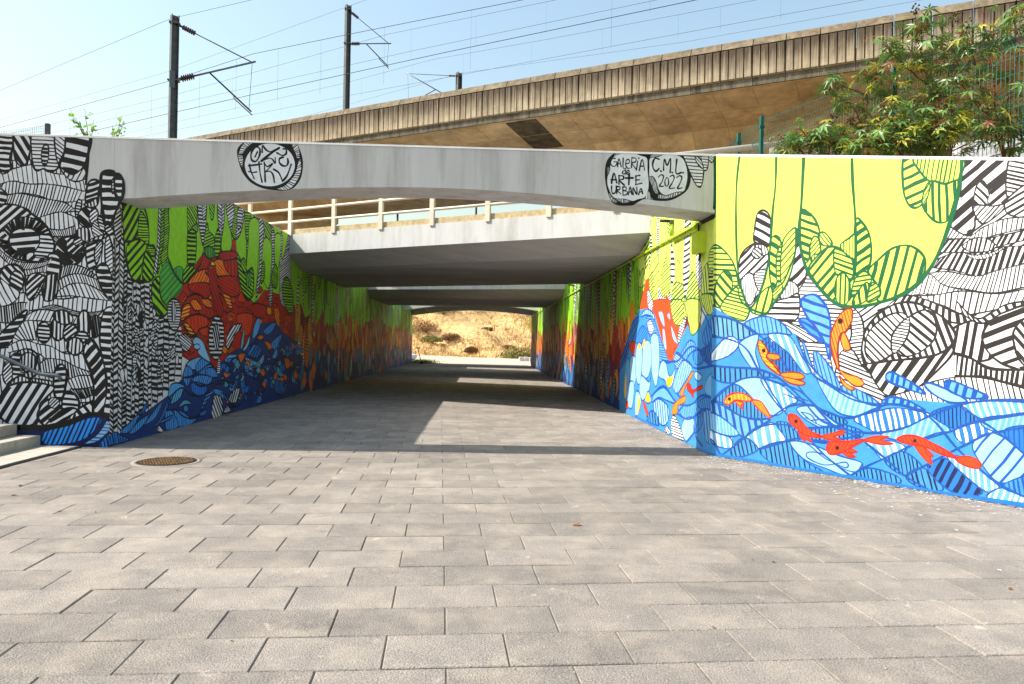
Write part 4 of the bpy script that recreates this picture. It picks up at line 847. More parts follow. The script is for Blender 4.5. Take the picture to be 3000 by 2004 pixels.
('S','A','d','k',46,0,1,'',[-6221,267,-5865,257,-5568,330,-5302,448,-5078,452,-5002,392,-4985,-66,-6289,-84]),
('S','A','s2','d',23,(67.5,54,25.5,'d'),0,'',[-5886,188,-5567,284,-5301,395,-5121,390,-5178,252,-5310,120,-5562,33,-5860,21]),
('S','A','C','d',20,(-3.3,46,21.4,'b'),0,'',[-5361,32,-5206,144,-5119,253,-5034,376,-4991,254,-5145,92,-5264,40]),
('S','A','b3','d',16,(-79.1,45,18.0,'d'),0,'',[-5144,8,-5086,116,-5027,162,-5031,-6]),
('K','A','k',59,0,'',[-6214,244,-5864,238,-5568,314,-5302,430,-5077,433,-5008,361]),
('S','F','k','k',4,0,0,'roundel',[-3390,3986,-3383,4083,-3307,4165,-3203,4203,-2943,4212,-2681,4209,-2611,4198,-2557,4098,-2515,3967,-2508,3826,-2540,3684,-2616,3576,-2711,3531,-2851,3526,-3034,3547,-3192,3618,-3289,3716,-3344,3820]),
('L','F','w','k',13.2,None,0,9,0.02,[-3373,4004,-3324,4129,-3238,4184,-3168,4186],[-3321,4013,-3275,4086,-3211,4145,-3159,4173]),
('L','F','w','k',13.2,None,0,5,0,[-3377,3986,-3363,3908,-3326,3829],[-3321,3979,-3311,3927,-3318,3856]),
('L','F','w','k',13.2,None,0,9,0,[-2672,4192,-2606,4190,-2565,4089,-2554,3975],[-2667,4175,-2635,4096,-2603,4026,-2589,3974]),
('L','F','w','k',13.2,None,0,15,0.02,[-2545,3957,-2530,3843,-2550,3737,-2617,3611,-2711,3538,-2842,3542],[-2570,3913,-2586,3824,-2619,3735,-2687,3645,-2756,3581,-2851,3547]),
('L','F','w','k',13.2,None,0,18,0.03,[-3133,4170,-3047,4202,-2855,4208,-2698,4191],[-3133,4168,-3046,4185,-2855,4183,-2706,4156]),
('S','F','W','k',5,0,0,'',[-2612,3878,-2673,3703,-2841,3592,-3051,3586,-3222,3688,-3290,3859,-3229,4033,-3062,4144,-2852,4150,-2680,4049]),
('K','F','k',25,0,'',[-3119,4108,-3088,4074,-3095,3986,-3137,3914,-3189,3921,-3208,3983,-3192,4053,-3149,4103,-3115,4107]),
('K','F','k',25,0,'',[-3122,4040,-3151,3975]),
('K','F','k',23,0,'',[-3057,4035,-3054,4128,-3010,4076,-2957,4047,-2905,4062,-2827,4108]),
('K','F','k',31,0,'',[-2836,4095,-2939,4026,-3067,3916]),
('K','F','k',19,0,'',[-3067,3918,-2972,3958,-2920,3947,-2880,3891,-2881,3965]),
('K','F','k',23,0,'',[-2775,4092,-2735,4084,-2738,4023,-2790,4003,-2861,4037]),
('K','F','k',25,0,'',[-2772,3979,-2820,3958,-2823,3905,-2779,3863,-2727,3864,-2706,3909,-2713,3957]),
('K','F','k',21,0,'',[-3223,3868,-3208,3789,-3158,3676]),
('K','F','k',23,0,'',[-3236,3850,-3153,3861,-3062,3877]),
('K','F','k',21,0,'',[-3098,3906,-3082,3766,-3051,3630]),
('K','F','k',19,0,'',[-3234,3770,-3177,3759,-3125,3769]),
('K','F','k',21,0,'',[-3028,3904,-3017,3777,-3008,3636]),
('K','F','k',19,0,'',[-3028,3895,-2983,3844,-2910,3890,-3004,3772]),
('K','F','k',21,0,'',[-3004,3777,-2943,3779,-2903,3727,-2886,3630]),
('K','F','k',23,0,'',[-2900,3811,-2829,3764,-2776,3651]),
('K','F','k',25,0,'',[-2776,3651,-2715,3732,-2664,3883]),
('S','F','k','k',5,0,0,'roundel',[1637,3941,1672,4078,1781,4179,1843,4196,2054,4200,2216,4180,2366,4194,2640,4197,2741,4145,2819,3999,2834,3838,2799,3701,2701,3606,2553,3534,2378,3523,2203,3543,2092,3491,2006,3445,1783,3458,1693,3585,1647,3756]),
('S','F','W','k',6,0,0,'',[1710,4017,1758,4117,1881,4172,2005,4183,2117,4146,2218,4106,2230,3958,2249,3773,2239,3649,2191,3561,2104,3534,2030,3507,1918,3535,1793,3538,1731,3586,1672,3720,1670,3831,1699,3918]),
('S','F','W','k',6,0,0,'',[2258,4107,2367,4128,2478,4177,2603,4172,2716,4120,2775,3998,2790,3850,2768,3725,2737,3662,2638,3647,2526,3601,2439,3617,2388,3678,2348,3800,2297,3861,2254,3859,2251,3983]),
('L','F','w','k',11.1,'k',10,11,0,[2254,3847,2297,3854,2349,3775,2382,3653],[2268,3773,2300,3700,2333,3627,2376,3616]),
('L','F','w','k',12.4,'k',10,13,0.03,[2389,3616,2501,3600,2613,3640,2713,3655],[2384,3554,2502,3551,2614,3585,2701,3630]),
('L','F','w','k',8.6,'k',6,6,0,[1661,3966,1692,3967,1699,3918],[1653,3880,1676,3868,1694,3881]),
('L','F','w','k',12.3,None,0,9,0.03,[1794,3532,1905,3529,1993,3504],[1819,3508,1894,3479,1968,3491]),
('L','F','w','k',11.1,None,0,7,0.03,[1705,3610,1744,3549,1807,3502],[1700,3585,1732,3512,1795,3474]),
('L','F','w','k',11.1,None,0,5,0.0,[2203,3574,2251,3649,2278,3563],[2197,3549,2278,3539,2316,3540]),
('L','F','w','k',9.9,None,0,8,0.03,[2267,4144,2341,4171,2428,4180],[2267,4119,2354,4137,2416,4161]),
('L','F','w','k',9.9,None,0,6,0.03,[1757,4142,1806,4183,1856,4191],[1770,4124,1819,4153,1856,4172]),
('S','F','w','k',16,(-2.4,46,16.1,'k'),0,'',[2728,4182,2915,4181,3065,4186,3019,3967,3009,3843,2986,3743,2949,3728,2898,3778,2820,3925,2767,4059]),
('S','F','w','k',14,(-2.3,37,13.6,'k'),0,'',[2978,4177,3072,4180,3078,4068,3063,3981,3026,3955,2993,4041]),
('S','F','w','k',12,(-46.4,30,12.5,'k'),0,'',[2891,4125,2922,4153,2967,4115,3006,4023,2994,3985,2943,4027]),
('S','F','w','k',12,(-38.3,28,11.3,'k'),0,'',[3084,4180,3153,4176,3152,4108,3124,4072,3086,4106]),
('K','F','k',16,0,'',[1777,4093,1721,4079,1710,4017,1748,3981,1791,4001,1796,4044,1759,4043]),
('K','F','k',16,0,'',[1810,3977,1826,4094,1860,3978]),
('K','F','k',16,0,'',[1815,4020,1849,4021]),
('K','F','k',16,0,'',[1885,4102,1887,3966,1922,3961]),
('K','F','k',16,0,'',[1921,4023,1970,4037,1967,4080,1932,4073,1921,4011,1947,3962,1982,3963]),
('K','F','k',16,0,'',[2006,4112,2003,3970]),
('K','F','k',16,0,'',[2006,4106,2062,4101,2057,4052,2010,4032,2065,3953]),
('K','F','k',16,0,'',[2088,4065,2072,3935]),
('K','F','k',20,0,'',[2102,4108,2103,4100]),
('K','F','k',16,0,'',[2112,3930,2150,4091,2186,3942]),
('K','F','k',16,0,'',[2120,3992,2176,3999]),
('K','F','k',16,0,'',[1908,3930,1880,3911,1886,3880,1913,3887]),
('K','F','k',16,0,'',[1922,3943,1917,3872]),
('K','F','k',16,0,'',[1936,3900,1973,3913,1960,3932,1938,3919,1938,3882,1979,3879]),
('K','F','k',22,0,'',[1728,3744,1760,3889,1802,3754]),
('K','F','k',22,0,'',[1720,3793,1795,3797]),
('K','F','k',22,0,'',[1831,3860,1833,3737]),
('K','F','k',20,0,'',[1831,3854,1893,3849,1888,3806,1838,3792,1908,3724]),
('K','F','k',24,0,'',[1973,3889,1970,3734]),
('K','F','k',24,0,'',[1922,3823,2030,3829]),
('K','F','k',20,0,'',[2067,3860,2069,3737]),
('K','F','k',19,0,'',[2061,3854,2123,3868]),
('K','F','k',19,0,'',[2064,3799,2118,3806]),
('K','F','k',20,0,'',[2065,3737,2150,3758]),
('K','F','k',19,0,'',[1731,3709,1732,3648,1749,3605,1786,3624,1796,3711]),
('K','F','k',18,0,'',[1805,3606,1803,3699]),
('K','F','k',18,0,'',[1803,3701,1846,3700,1843,3663,1807,3652,1861,3602]),
('K','F','k',18,0,'',[1892,3584,1887,3701]),
('K','F','k',16,0,'',[1887,3701,1933,3696,1928,3653,1891,3649,1951,3635,1941,3598,1894,3584]),
('K','F','k',18,0,'',[1966,3592,1989,3704,2016,3600]),
('K','F','k',16,0,'',[1972,3629,2013,3637]),
('K','F','k',18,0,'',[2035,3594,2029,3693,2084,3601,2082,3700]),
('K','F','k',18,0,'',[2109,3596,2141,3689,2165,3612]),
('K','F','k',16,0,'',[2115,3633,2158,3641]),
('K','F','k',24,0,'',[2386,4098,2330,4109,2300,4046,2307,3972,2346,3930,2388,3968]),
('K','F','k',24,0,'',[2410,3935,2420,3932]),
('K','F','k',20,0,'',[2451,3945,2461,4106,2500,4015,2548,4115,2545,3917]),
('K','F','k',22,0,'',[2570,3920,2580,3918]),
('K','F','k',23,0,'',[2635,4105,2627,3913,2701,3921]),
('K','F','k',22,0,'',[2723,3922,2730,3920]),
('K','F','k',18,0,'',[2384,3851,2415,3882,2453,3865,2435,3790,2399,3727,2455,3726]),
('K','F','k',16,0,'',[2497,3848,2475,3804,2480,3742,2505,3728,2526,3768,2520,3830,2497,3848]),
('K','F','k',18,0,'',[2546,3861,2583,3883,2603,3844,2573,3769,2537,3700,2612,3706]),
('K','F','k',19,0,'',[2640,3852,2677,3877,2711,3854,2685,3772,2652,3700,2714,3711]),
('K','F','G',46,0,'',[3178,4195,3178,3860,3177,3439]),
('S','D','w',None,0,0,1,'',[-400,4328,3827,3424,3882,-137,-292,-218]),
('S','D','w',None,0,(33.7,70,21.2,'k2'),1,'',[3131,3545,3827,3410,3855,1597,2028,1577,1985,2014,2655,2192]),
('S','D','w','k2',23,(38.2,124,61.9,'k2'),0,'',[3213,3522,3635,3441,3648,3006,3618,2969,3456,2992,3342,2895,3331,2783,3253,2717,3145,2761,3091,2883,3192,3173]),
('S','D','w','k2',18,(-50.8,57,24.7,'k2'),0,'',[3320,3040,3343,3206,3394,3252,3451,3161,3471,2990,3405,2985]),
('S','D','w','k2',18,(48.1,37,14.3,'k2'),0,'',[3320,3011,3462,2991,3606,2992,3582,2919,3446,2818,3382,2830,3328,2925]),
('S','D','w','k2',14,(38.6,86,43.0,'k2'),0,'',[3462,2991,3479,3129,3639,3241,3648,3006,3594,2987]),
('S','D','w','k2',19,(-22.5,41,19.2,'k2'),0,'',[3642,3439,3827,3404,3831,3154,3630,3036]),
('S','D','w','k2',16,(27.4,62,25.4,'k2'),0,'',[3630,3036,3831,3154,3836,2831,3657,2868,3607,2943]),
('L','D','w','k2',12.6,'k2',13,18,-0.03,[3103,2809,3279,2700,3408,2774,3596,2835,3836,2831],[3063,2697,3213,2679,3410,2661,3598,2696,3838,2724]),
('L','D','w','k2',31.0,'k2',13,14,-0.05,[3050,2681,3213,2679,3423,2657,3599,2676,3838,2710],[2989,2555,3148,2541,3348,2523,3538,2562,3839,2616]),
('L','D','w','k2',36.7,'k2',14,15,-0.08,[2969,2486,3148,2541,3348,2519,3538,2557,3840,2549],[2929,2397,3151,2352,3417,2267,3604,2310,3843,2401]),
('L','D','w','k2',19.8,'k2',13,8,-0.05,[3214,2609,3319,2670,3449,2657,3538,2578],[3215,2595,3295,2538,3451,2524,3538,2564]),
('L','D','w','k2',11.3,'k2',11,12,0,[3216,2538,3335,2499,3476,2507,3600,2558],[3256,2505,3349,2455,3464,2460,3601,2538]),
('L','D','w','k2',12.8,'k2',13,26,-0.03,[2901,2343,3083,2346,3352,2282,3542,2326,3843,2388],[2858,2331,3016,2215,3289,2144,3546,2104,3846,2160]),
('L','D','w','k2',13.3,'k2',12,12,-0.05,[2715,2182,2872,2337,3030,2214,3222,2147],[2656,2101,2862,2122,3088,2083,3196,2108]),
('L','D','w','k2',15.7,'k2',14,19,-0.06,[2656,2108,2948,2104,3222,2135,3546,2092,3847,2140],[2746,2082,3020,1998,3226,1898,3422,1908,3849,2006]),
('L','D','w','k2',38.6,'k2',18,13,0.04,[2474,2031,2656,2116,2949,2022,3172,1907,3358,1881],[2333,1957,2628,2026,2865,1958,3092,1821,3360,1790]),
('S','D','w','k2',19,(-4.7,47,18.5,'k2'),1,'',[1265,2469,1437,2474,1572,2296,1775,2087,2019,2013,2158,1754,1674,1740,1022,1760,973,2116]),
('S','D','w','k2',24,(39.8,126,57.2,'k2'),0,'',[1315,3051,1346,2773,1428,2492,1387,2323,1289,2234,1169,2353,1261,2677]),
('S','D','w','k2',18,(-84.3,37,11.8,'k2'),0,'',[1324,2227,1297,2155,1222,2113,1127,2116,1047,2165,1015,2241,1044,2315,1122,2357,1217,2351,1294,2302]),
('S','D','w','k2',22,(-2.4,73,31.5,'k2'),0,'',[984,2098,1174,2143,1319,2189,1342,1999,1278,1859,1020,1831,853,1923]),
('S','D','y',None,0,0,1,'',[-51,4219,3219,3550,3197,3244,3075,2809,2941,2473,2801,2260,2580,2119,2268,2038,1985,2005,1757,2096,1553,2306,1418,2492,1346,2773,1315,3043,1273,3022,1261,2677,1169,2353,1014,2132,853,1959,617,2019,489,1852,118,2047,-1,2064]),
('S','D','y','G',24,(-6.1,68,26.5,'G'),0,'',[-115,2795,-21,2918,99,2887,289,2704,385,2491,405,2285,300,2211,23,2069,-126,2213]),
('S','D','y','G',24,(-44.9,98,40.9,'G'),0,'',[17,2108,28,2361,154,2544,264,2518,312,2383,295,2159,142,2047]),
('S','D','y','G',24,(-14.3,52,20.4,'G'),0,'',[119,2038,371,2324,461,2282,599,2034,489,1859]),
('S','D','y','G',22,(-35.2,110,49.6,'G'),0,'',[896,2833,919,2929,996,2948,1064,2835,1068,2623,1009,2344,949,2273,900,2458]),
('S','D','y','G',18,(-4.4,63,28.1,'G'),0,'',[996,2682,1064,2835,1087,2692,1073,2394,1009,2376]),
('S','D','y','G',22,(44.6,63,17.8,'G'),0,'',[1074,2816,1176,2977,1277,3004,1282,2779,1186,2509,1070,2338]),
('S','D','y','G',23,(73.6,97,33.7,'G'),0,'',[617,2015,763,2214,912,2300,955,2187,978,2098,857,1955,726,1940]),
('S','D','y','G',16,(40.1,39,15.6,'G'),0,'',[950,2241,1070,2323,1092,2252,1013,2150,963,2134]),
('S','D','w','k2',25,(-29.5,102,52.9,'k2'),0,'',[658,3093,693,3267,782,3303,877,3229,906,3065,880,2831,749,2862,647,2921]),
('S','D','w','k2',25,(38.3,87,35.1,'k2'),0,'',[407,2490,447,2743,620,2875,774,2859,871,2743,846,2461,746,2214,605,2043,475,2263]),
('S','D','w','k2',17,(-86.4,30,8.7,'k2'),0,'',[454,2394,584,2500,721,2379,683,2177,598,2070,480,2222]),
('S','D','w','k2',17,(-77.4,41,16.4,'k2'),0,'',[653,2857,813,2841,871,2737,773,2719]),
('S','D','w','k2',17,(-38.3,40,16.5,'k2'),0,'',[775,2746,761,2702,723,2678,676,2682,636,2713,620,2759,634,2803,672,2827,720,2823,759,2792]),
('S','D','w','k2',17,(-7.7,32,12.6,'k2'),0,'',[661,2473,844,2533,822,2409,741,2251]),
('S','D','y','G',26,(-23.5,86,42.9,'G'),0,'',[1342,3220,1461,3170,1557,3040,1589,2901,1478,2794,1457,2609,1393,2588,1331,2860]),
('S','D','y','G',21,(-51.5,40,16.5,'G'),0,'',[1589,2898,1654,2919,1746,2814,1748,2748,1617,2777]),
('S','D','y','G',19,(45.6,41,15.0,'G'),0,'',[1615,2688,1603,2579,1568,2513,1522,2516,1483,2588,1467,2702,1479,2812,1515,2878,1561,2873,1599,2800]),
('S','D','y','G',16,(-86.7,37,14.7,'G'),0,'',[1613,2588,1602,2547,1572,2524,1533,2527,1501,2555,1488,2598,1499,2639,1530,2662,1569,2659,1601,2630]),
('S','D','y','G',25,(47.0,104,46.5,'G'),0,'',[1447,2456,1583,2649,1730,2736,1886,2689,2030,2543,2049,2383,2017,2123,1846,2032,1665,2204]),
('S','D','y','G',21,(-22.7,57,23.9,'G'),0,'',[1785,2665,1833,2697,1974,2616,2030,2498,2013,2337,1822,2398]),
('S','D','y','G',24,(30.5,99,44.2,'G'),0,'',[2048,3000,2139,2969,2224,2816,2246,2592,2199,2405,2059,2396]),
('S','D','y','G',21,(-88.9,36,13.7,'G'),0,'',[1864,2737,1970,2811,2049,2838,2054,2576,1957,2614]),
('S','D','y','G',25,(75.8,104,43.9,'G'),0,'',[2215,2404,2339,2537,2494,2648,2661,2663,2796,2575,2852,2451,2804,2275,2628,2145,2395,2061,2328,2079,2325,2240]),
('S','D','y','G',20,(6.5,52,21.0,'G'),0,'',[2044,2300,2146,2409,2232,2371,2242,2273,2034,2123]),
('S','D','y','G',20,(-80.7,76,36.1,'G'),0,'',[2033,2026,2068,2141,2181,2279,2227,2229,2189,2069]),
('S','D','y','G',20,(27.7,46,17.9,'G'),0,'',[2213,2147,2263,2275,2348,2223,2350,2110,2219,2052]),
('S','D','y','G',21,(-91.0,56,22.6,'G'),0,'',[2000,2208,1984,2093,1938,2022,1877,2024,1827,2099,1806,2218,1822,2335,1870,2405,1930,2401,1980,2326]),
('S','D','y','G',24,(17.5,96,38.5,'G'),0,'',[2595,3656,2719,3632,2753,3498,2872,3350,2846,3182,2790,3086,2714,3071,2638,3150,2594,3328]),
('S','D','y','G',20,(-98.8,45,14.5,'G'),0,'',[2716,3633,3192,3540,3178,3320,3040,3282,2898,3320,2781,3448]),
('S','D','y','G',22,(-87.1,75,30.6,'G'),0,'',[2874,3327,3040,3277,3166,3286,3116,3011,3063,2884,2963,2882,2861,2983,2805,3113]),
('S','D','y','G',15,(59.4,30,12.5,'G'),0,'',[2811,3187,2856,3315,2885,3280,2847,3122,2806,3080]),
('K','D','G',42,0,'',[3199,3546,3180,3233,3078,2812,2931,2445,2717,2189,2395,2054,1985,2003,1739,2110,1553,2311,1418,2510,1336,2774,1316,3017,1340,3324,1361,3922]),
('K','D','G',30,0,'',[398,4121,360,3801,350,3428,372,2865,412,2489,508,2188,617,2028,782,2285,880,2638,907,2904,928,3276,962,3609,966,4000]),
('K','D','G',32,0,'',[1989,3782,2009,3438,2045,3061,2060,2705,2058,2383]),
('K','D','G',25,0,'',[1274,3004,1261,2677,1169,2353,1014,2132,853,1959,617,2019]),
('K','D','G',24,0,'',[405,2304,460,2134,617,2019]),
('K','D','G',55,0,'',[-22,4213,-21,3770,-16,3326]),
('S','D','w','k2',19,(7.9,42,16.2,'k2'),0,'',[2002,1991,2122,1915,2175,1737,2147,1480,2192,1280,1960,1460,2025,1673]),
('S','D','w','k2',18,(-18.5,46,18.0,'k2'),0,'',[1829,976,1873,1425,2028,1510,2187,1296,2417,1140,2441,993,2355,892,2054,1015]),
('S','D','w','k2',25,(56.7,111,53.9,'k2'),0,'',[2199,1353,2534,1457,2835,1494,3145,1748,3162,1530,2982,1289,2695,1033,2432,1012,2234,1282]),
('S','D','w','k2',20,(81.7,82,39.7,'k2'),0,'',[3153,1748,3427,1831,3430,1633,3516,1452,3256,1401,3157,1500]),
('S','D','w','k2',25,(-69.4,75,36.0,'k2'),0,'',[2191,1368,2177,1673,2307,1880,2524,2019,2752,2027,2972,1915,3117,1777,3160,1631,2979,1467,2535,1395]),
('S','D','w','k2',20,(-44.1,59,18.8,'k2'),0,'',[2192,1545,2242,1721,2417,1881,2606,1924,2688,1827,2656,1674,2534,1488,2346,1370,2228,1414]),
('S','D','w','k2',19,(-40.2,75,32.9,'k2'),0,'',[2497,1627,2560,1767,2680,1873,2859,1948,2965,1823,2954,1630,2779,1474,2596,1455]),
('S','D','w','k2',18,(-9.9,37,15.4,'k2'),0,'',[2497,1627,2560,1767,2683,1870,2686,1705,2610,1551,2518,1469]),
('L','D','w','k2',33.6,'k2',17,11,0.0,[3178,2024,3381,1846,3633,1981,3873,2013],[3221,1907,3408,1796,3634,1897,3874,1933]),
('S','D','w','k2',22,(22.6,101,49.2,'k2'),0,'',[3423,1647,3485,1802,3634,1911,3874,1933,3882,1380,3667,1370,3503,1479]),
('S','D','w','k2',19,(-53.0,70,32.4,'k2'),0,'',[3699,1676,3769,1813,3875,1825,3882,1380,3763,1431]),
('L','D','w','k2',30.8,'k2',31,15,-0.04,[3167,1486,3322,1439,3518,1339,3883,1347],[3178,1251,3456,1250,3645,1206,3886,1152]),
('L','D','w','k2',14.6,'k2',15,28,0.03,[2417,975,2694,1063,2913,1167,3178,1239,3456,1238,3886,1139],[2418,905,2696,957,3059,954,3395,980,3888,1004]),
('S','D','w','k2',18,(-3.0,44,17.0,'k2'),0,'',[1196,1618,1391,1620,1691,1571,1806,1240,1881,1012,1569,1230,1434,1396]),
('S','D','w','k2',18,(-27.2,46,17.6,'k2'),0,'',[1030,1831,1191,1838,1427,1740,1690,1622,1430,1586,1274,1671]),
('S','D','s',None,0,0,1,'',[-348,2076,1,2060,473,1834,862,1924,1111,1830,1313,1654,1513,1228,1881,1029,2387,894,2696,972,3237,965,3888,1018,3905,-94,-294,-156]),
('S','D','c','b2',20,(-82.6,83,25.5,'d'),0,'',[-167,1924,148,1918,450,1838,652,1707,544,1614,202,1631,-163,1747]),
('S','D','c','b2',19,(-77.3,66,16.6,'B'),0,'',[518,1819,777,1916,1029,1867,1238,1685,1033,1703,739,1688]),
('S','D','C','b2',20,(67.2,73,34.1,'W'),0,'',[-79,1317,155,1592,340,1651,439,1539,254,1380]),
('S','D','C','b2',19,0,0,'',[434,1539,739,1685,706,1450,775,1230,663,1225]),
('S','D','b','b2',18,(-86.5,48,16.1,'d'),0,'',[805,1598,1115,1667,1282,1462,1365,1218,1125,1173,958,1348]),
('S','D','c','b2',18,(-66.5,89,38.7,'W'),0,'',[888,1671,1195,1668,1360,1446,1517,1228,1399,1220,1199,1443]),
('S','D','s','b2',19,(-86.3,85,24.7,'d'),0,'',[-77,1220,350,1236,771,1233,1049,1134,794,1122,377,1026,73,1052]),
('S','D','C','b2',19,0,0,'',[377,1026,709,1117,968,1062,1138,732,931,643,672,822]),
('S','D','s','b2',19,(-86.3,54,17.9,'d'),0,'',[55,781,355,1006,604,895,873,620,721,551,410,597]),
('S','D','c','b2',18,(-71.5,85,36.5,'W'),0,'',[795,1089,1046,1066,1333,870,1213,791,1118,731]),
('S','D','c','b2',19,(-76.5,105,45.6,'B'),0,'',[-211,585,56,743,500,586,936,590,850,527,573,315,275,452]),
('S','D','c','b2',19,(-76.9,123,51.1,'W'),0,'',[573,315,787,485,1016,544,1186,350,793,195]),
('S','D','s','b2',18,(-77.3,48,18.1,'d'),0,'',[1037,546,1218,564,1381,407,1242,339]),
('S','D','s','b2',19,(-74.0,63,22.6,'d'),0,'',[352,139,551,313,776,193,600,78,377,30]),
('S','D','s','b2',18,(-77.3,64,20.0,'d'),0,'',[794,177,1242,339,1463,125,1689,22,1150,-24]),
('S','D','C','b2',17,0,0,'',[1242,339,1531,339,1896,251,2191,195,2039,27,1721,77,1421,154]),
('S','D','C','b2',17,0,0,'',[1331,766,1578,803,1820,706,1945,619,1712,545,1449,638]),
('S','D','s','b2',17,(-78.0,43,19.7,'d'),0,'',[1634,774,1819,739,1996,657,1889,630]),
('S','D','s','b2',17,(-86.7,51,18.1,'d'),0,'',[1218,546,1451,535,1819,590,1962,621,2201,548,1997,428,1568,377]),
('S','D','c','b2',17,(-72.6,51,14.5,'B'),0,'',[1546,1468,1643,1432,1810,1237,1902,1043,1700,1132,1569,1261]),
('S','D','C','b2',17,(75.5,71,25.5,'c'),0,'',[1551,1226,1737,1100,1986,983,2374,882,2275,795,2060,728,1814,805]),
('S','D','c','b2',17,(-78.4,54,16.9,'B'),0,'',[1898,1043,1984,1089,2222,998,2390,884,2224,887,2021,985]),
('S','D','b','b2',16,(-76.7,76,31.7,'W'),0,'',[2077,697,2308,798,2545,865,2787,854,2922,821,2701,679,2393,569,2230,615]),
('S','D','c','b2',16,(73.9,66,24.4,'C'),0,'',[2393,554,2701,679,2951,809,3135,680,2994,635,2704,512]),
('S','D','b','b2',15,(-87.2,41,13.6,'d'),0,'',[2933,837,3237,950,3401,821,3294,740,3173,698]),
('S','D','c','b2',14,(-70.6,59,23.2,'W'),0,'',[3237,950,3523,1029,3887,1042,3889,934,3526,861,3411,836]),
('S','D','b','b2',15,(-77.8,78,34.8,'W'),0,'',[3174,684,3437,811,3543,709,3401,623,3270,550]),
('S','D','c','b2',14,(77.8,51,18.1,'C'),0,'',[3437,811,3889,934,3891,787,3566,711]),
('S','D','C','b2',14,(56.4,112,21.9,'B'),0,'',[3350,560,3553,696,3896,465,3898,358,3624,205,3457,347]),
('S','D','b','b2',14,(-87.4,43,16.7,'B'),0,'',[3628,718,3891,787,3896,492]),
('S','D','c','b2',16,(-68.0,85,42.5,'W'),0,'',[2233,456,2552,494,2678,417,2446,278,2316,371]),
('S','D','s','b2',16,(-78.8,43,15.5,'d'),0,'',[2446,262,2645,398,2860,245,2681,127]),
('S','D','s','b2',15,(-73.9,57,19.6,'d'),0,'',[2681,127,2871,247,3077,57,2861,20]),
('S','D','b','b2',15,(65.9,84,41.8,'d'),0,'',[2914,253,3082,381,3278,235,3451,92,3279,20,3073,86]),
('S','D','c','b2',15,(-84.4,56,23.8,'W'),0,'',[3110,399,3273,407,3513,243,3602,160,3487,99,3276,235]),
('S','D','s','b2',16,(-78.5,49,18.1,'d'),0,'',[2056,29,2271,158,2589,113,2606,38,2323,8]),
('S','D','c','b2',14,(73.9,54,25.7,'W'),0,'',[3501,31,3637,166,3902,117,3904,-14]),
('S','D','s','b2',14,(-80.1,44,17.2,'B'),0,'',[3636,194,3898,331,3901,130,3711,137]),
('S','D','c','b2',20,(-76.1,110,52.8,'W'),0,'',[-57,364,160,364,354,253,333,137,94,145,-29,227]),
('S','D','c','b2',20,(-82.4,53,16.7,'C'),0,'',[-186,606,156,555,465,359,279,301,-57,380]),
('S','D','c','B',29,(-19.1,105,40.6,'B'),0,'',[1358,2087,1456,2169,1588,2147,1723,1974,1765,1706,1753,1380,1672,1622,1462,1878]),
('S','D','s','B',26,(-27.7,80,38.1,'B'),0,'',[1338,1845,1424,1882,1562,1774,1658,1584,1504,1685]),
('S','D','c','b2',23,(81.2,70,33.4,'B'),0,'',[2441,1220,2491,1264,2600,1227,2755,1143,2875,1042,2663,1089,2474,1156]),
('S','D','C','b2',22,0,0,'',[2867,1134,2928,1163,3098,1103,3292,998,3128,971,2958,1047]),
('S','D','c','b2',22,(77.1,83,42.7,'B'),0,'',[3066,1160,3124,1203,3327,1132,3487,1054,3303,1027,3126,1088]),
('S','D','c','b2',23,(76.3,78,39.1,'B'),0,'',[2399,916,2512,985,2696,957,2878,862,2621,902]),
('S','D','c','b2',18,0,0,'',[1388,1602,1435,1534,1515,1330,1573,1230,1453,1376]),
('K','D','b2',24,0,'',[-344,1917,124,1938,473,1828,739,1688,1038,1439,1325,1064,1578,806,1854,580,2149,482,2445,297,2680,130,3005,-12]),
('K','D','b2',26,0,'',[-338,1668,202,1631,547,1503,771,1197,1134,735,1453,453,1718,231,2039,38]),
('K','D','b2',26,0,'',[-328,1270,164,1239,706,1222,1044,1137,1367,910,1636,659,1907,586]),
('K','D','b2',25,0,'',[-65,695,377,1030,709,1121,1046,1066,1366,980,1615,792,1889,617,2148,514]),
('K','D','b2',23,0,'',[-312,576,79,764,500,590,890,589,1213,777,1521,819,1816,726,2060,715,2387,871,2544,907,2787,873,2992,741,3176,527,3406,328,3624,181,3902,79]),
('K','D','b2',23,0,'',[50,-68,351,143,787,470,1138,542,1452,522,1801,575,2231,555,2626,644,2919,809,3237,960,3523,1018,3888,1031]),
('K','D','b2',25,0,'',[793,189,1062,286,1339,388,1714,398,2148,514]),
('K','D','b2',21,0,'',[2039,30,2238,173,2554,358,2851,547,3133,668,3398,796,3889,930]),
('K','D','b2',20,0,'',[2680,130,2998,357,3271,539,3528,696,3891,796]),
('K','D','b2',20,0,'',[3237,953,3424,812,3591,703,3896,454]),
('K','D','b2',24,0,'',[1313,1654,1513,1228,1737,1087,2056,926,2387,887]),
('K','D','b2',27,0,'',[-255,324,44,201,191,27,513,15]),
('K','D','b2',13,0,'',[1222,340,1455,350,1718,198,1986,120,1984,185,1720,114,1497,167,1495,236,1681,243,1898,123,2106,89,2188,197]),
('K','D','b2',13,0,'',[1390,722,1524,700,1600,605,1525,631,1390,722]),
('K','D','b2',13,0,'',[1525,631,1709,657,1774,605,1674,578,1449,659]),
('K','D','b2',13,0,'',[1150,931,1290,888,1445,830,1309,906,1483,867]),
('S','D','q',None,0,0,1,'',[-299,32,512,42,1346,34,2240,42,3004,30,3903,53,3905,-121,-293,-215]),
('S','D','a2','r3',15,0,0,'fish1',[1896,1623,1938,1709,2019,1523,1942,1505]),
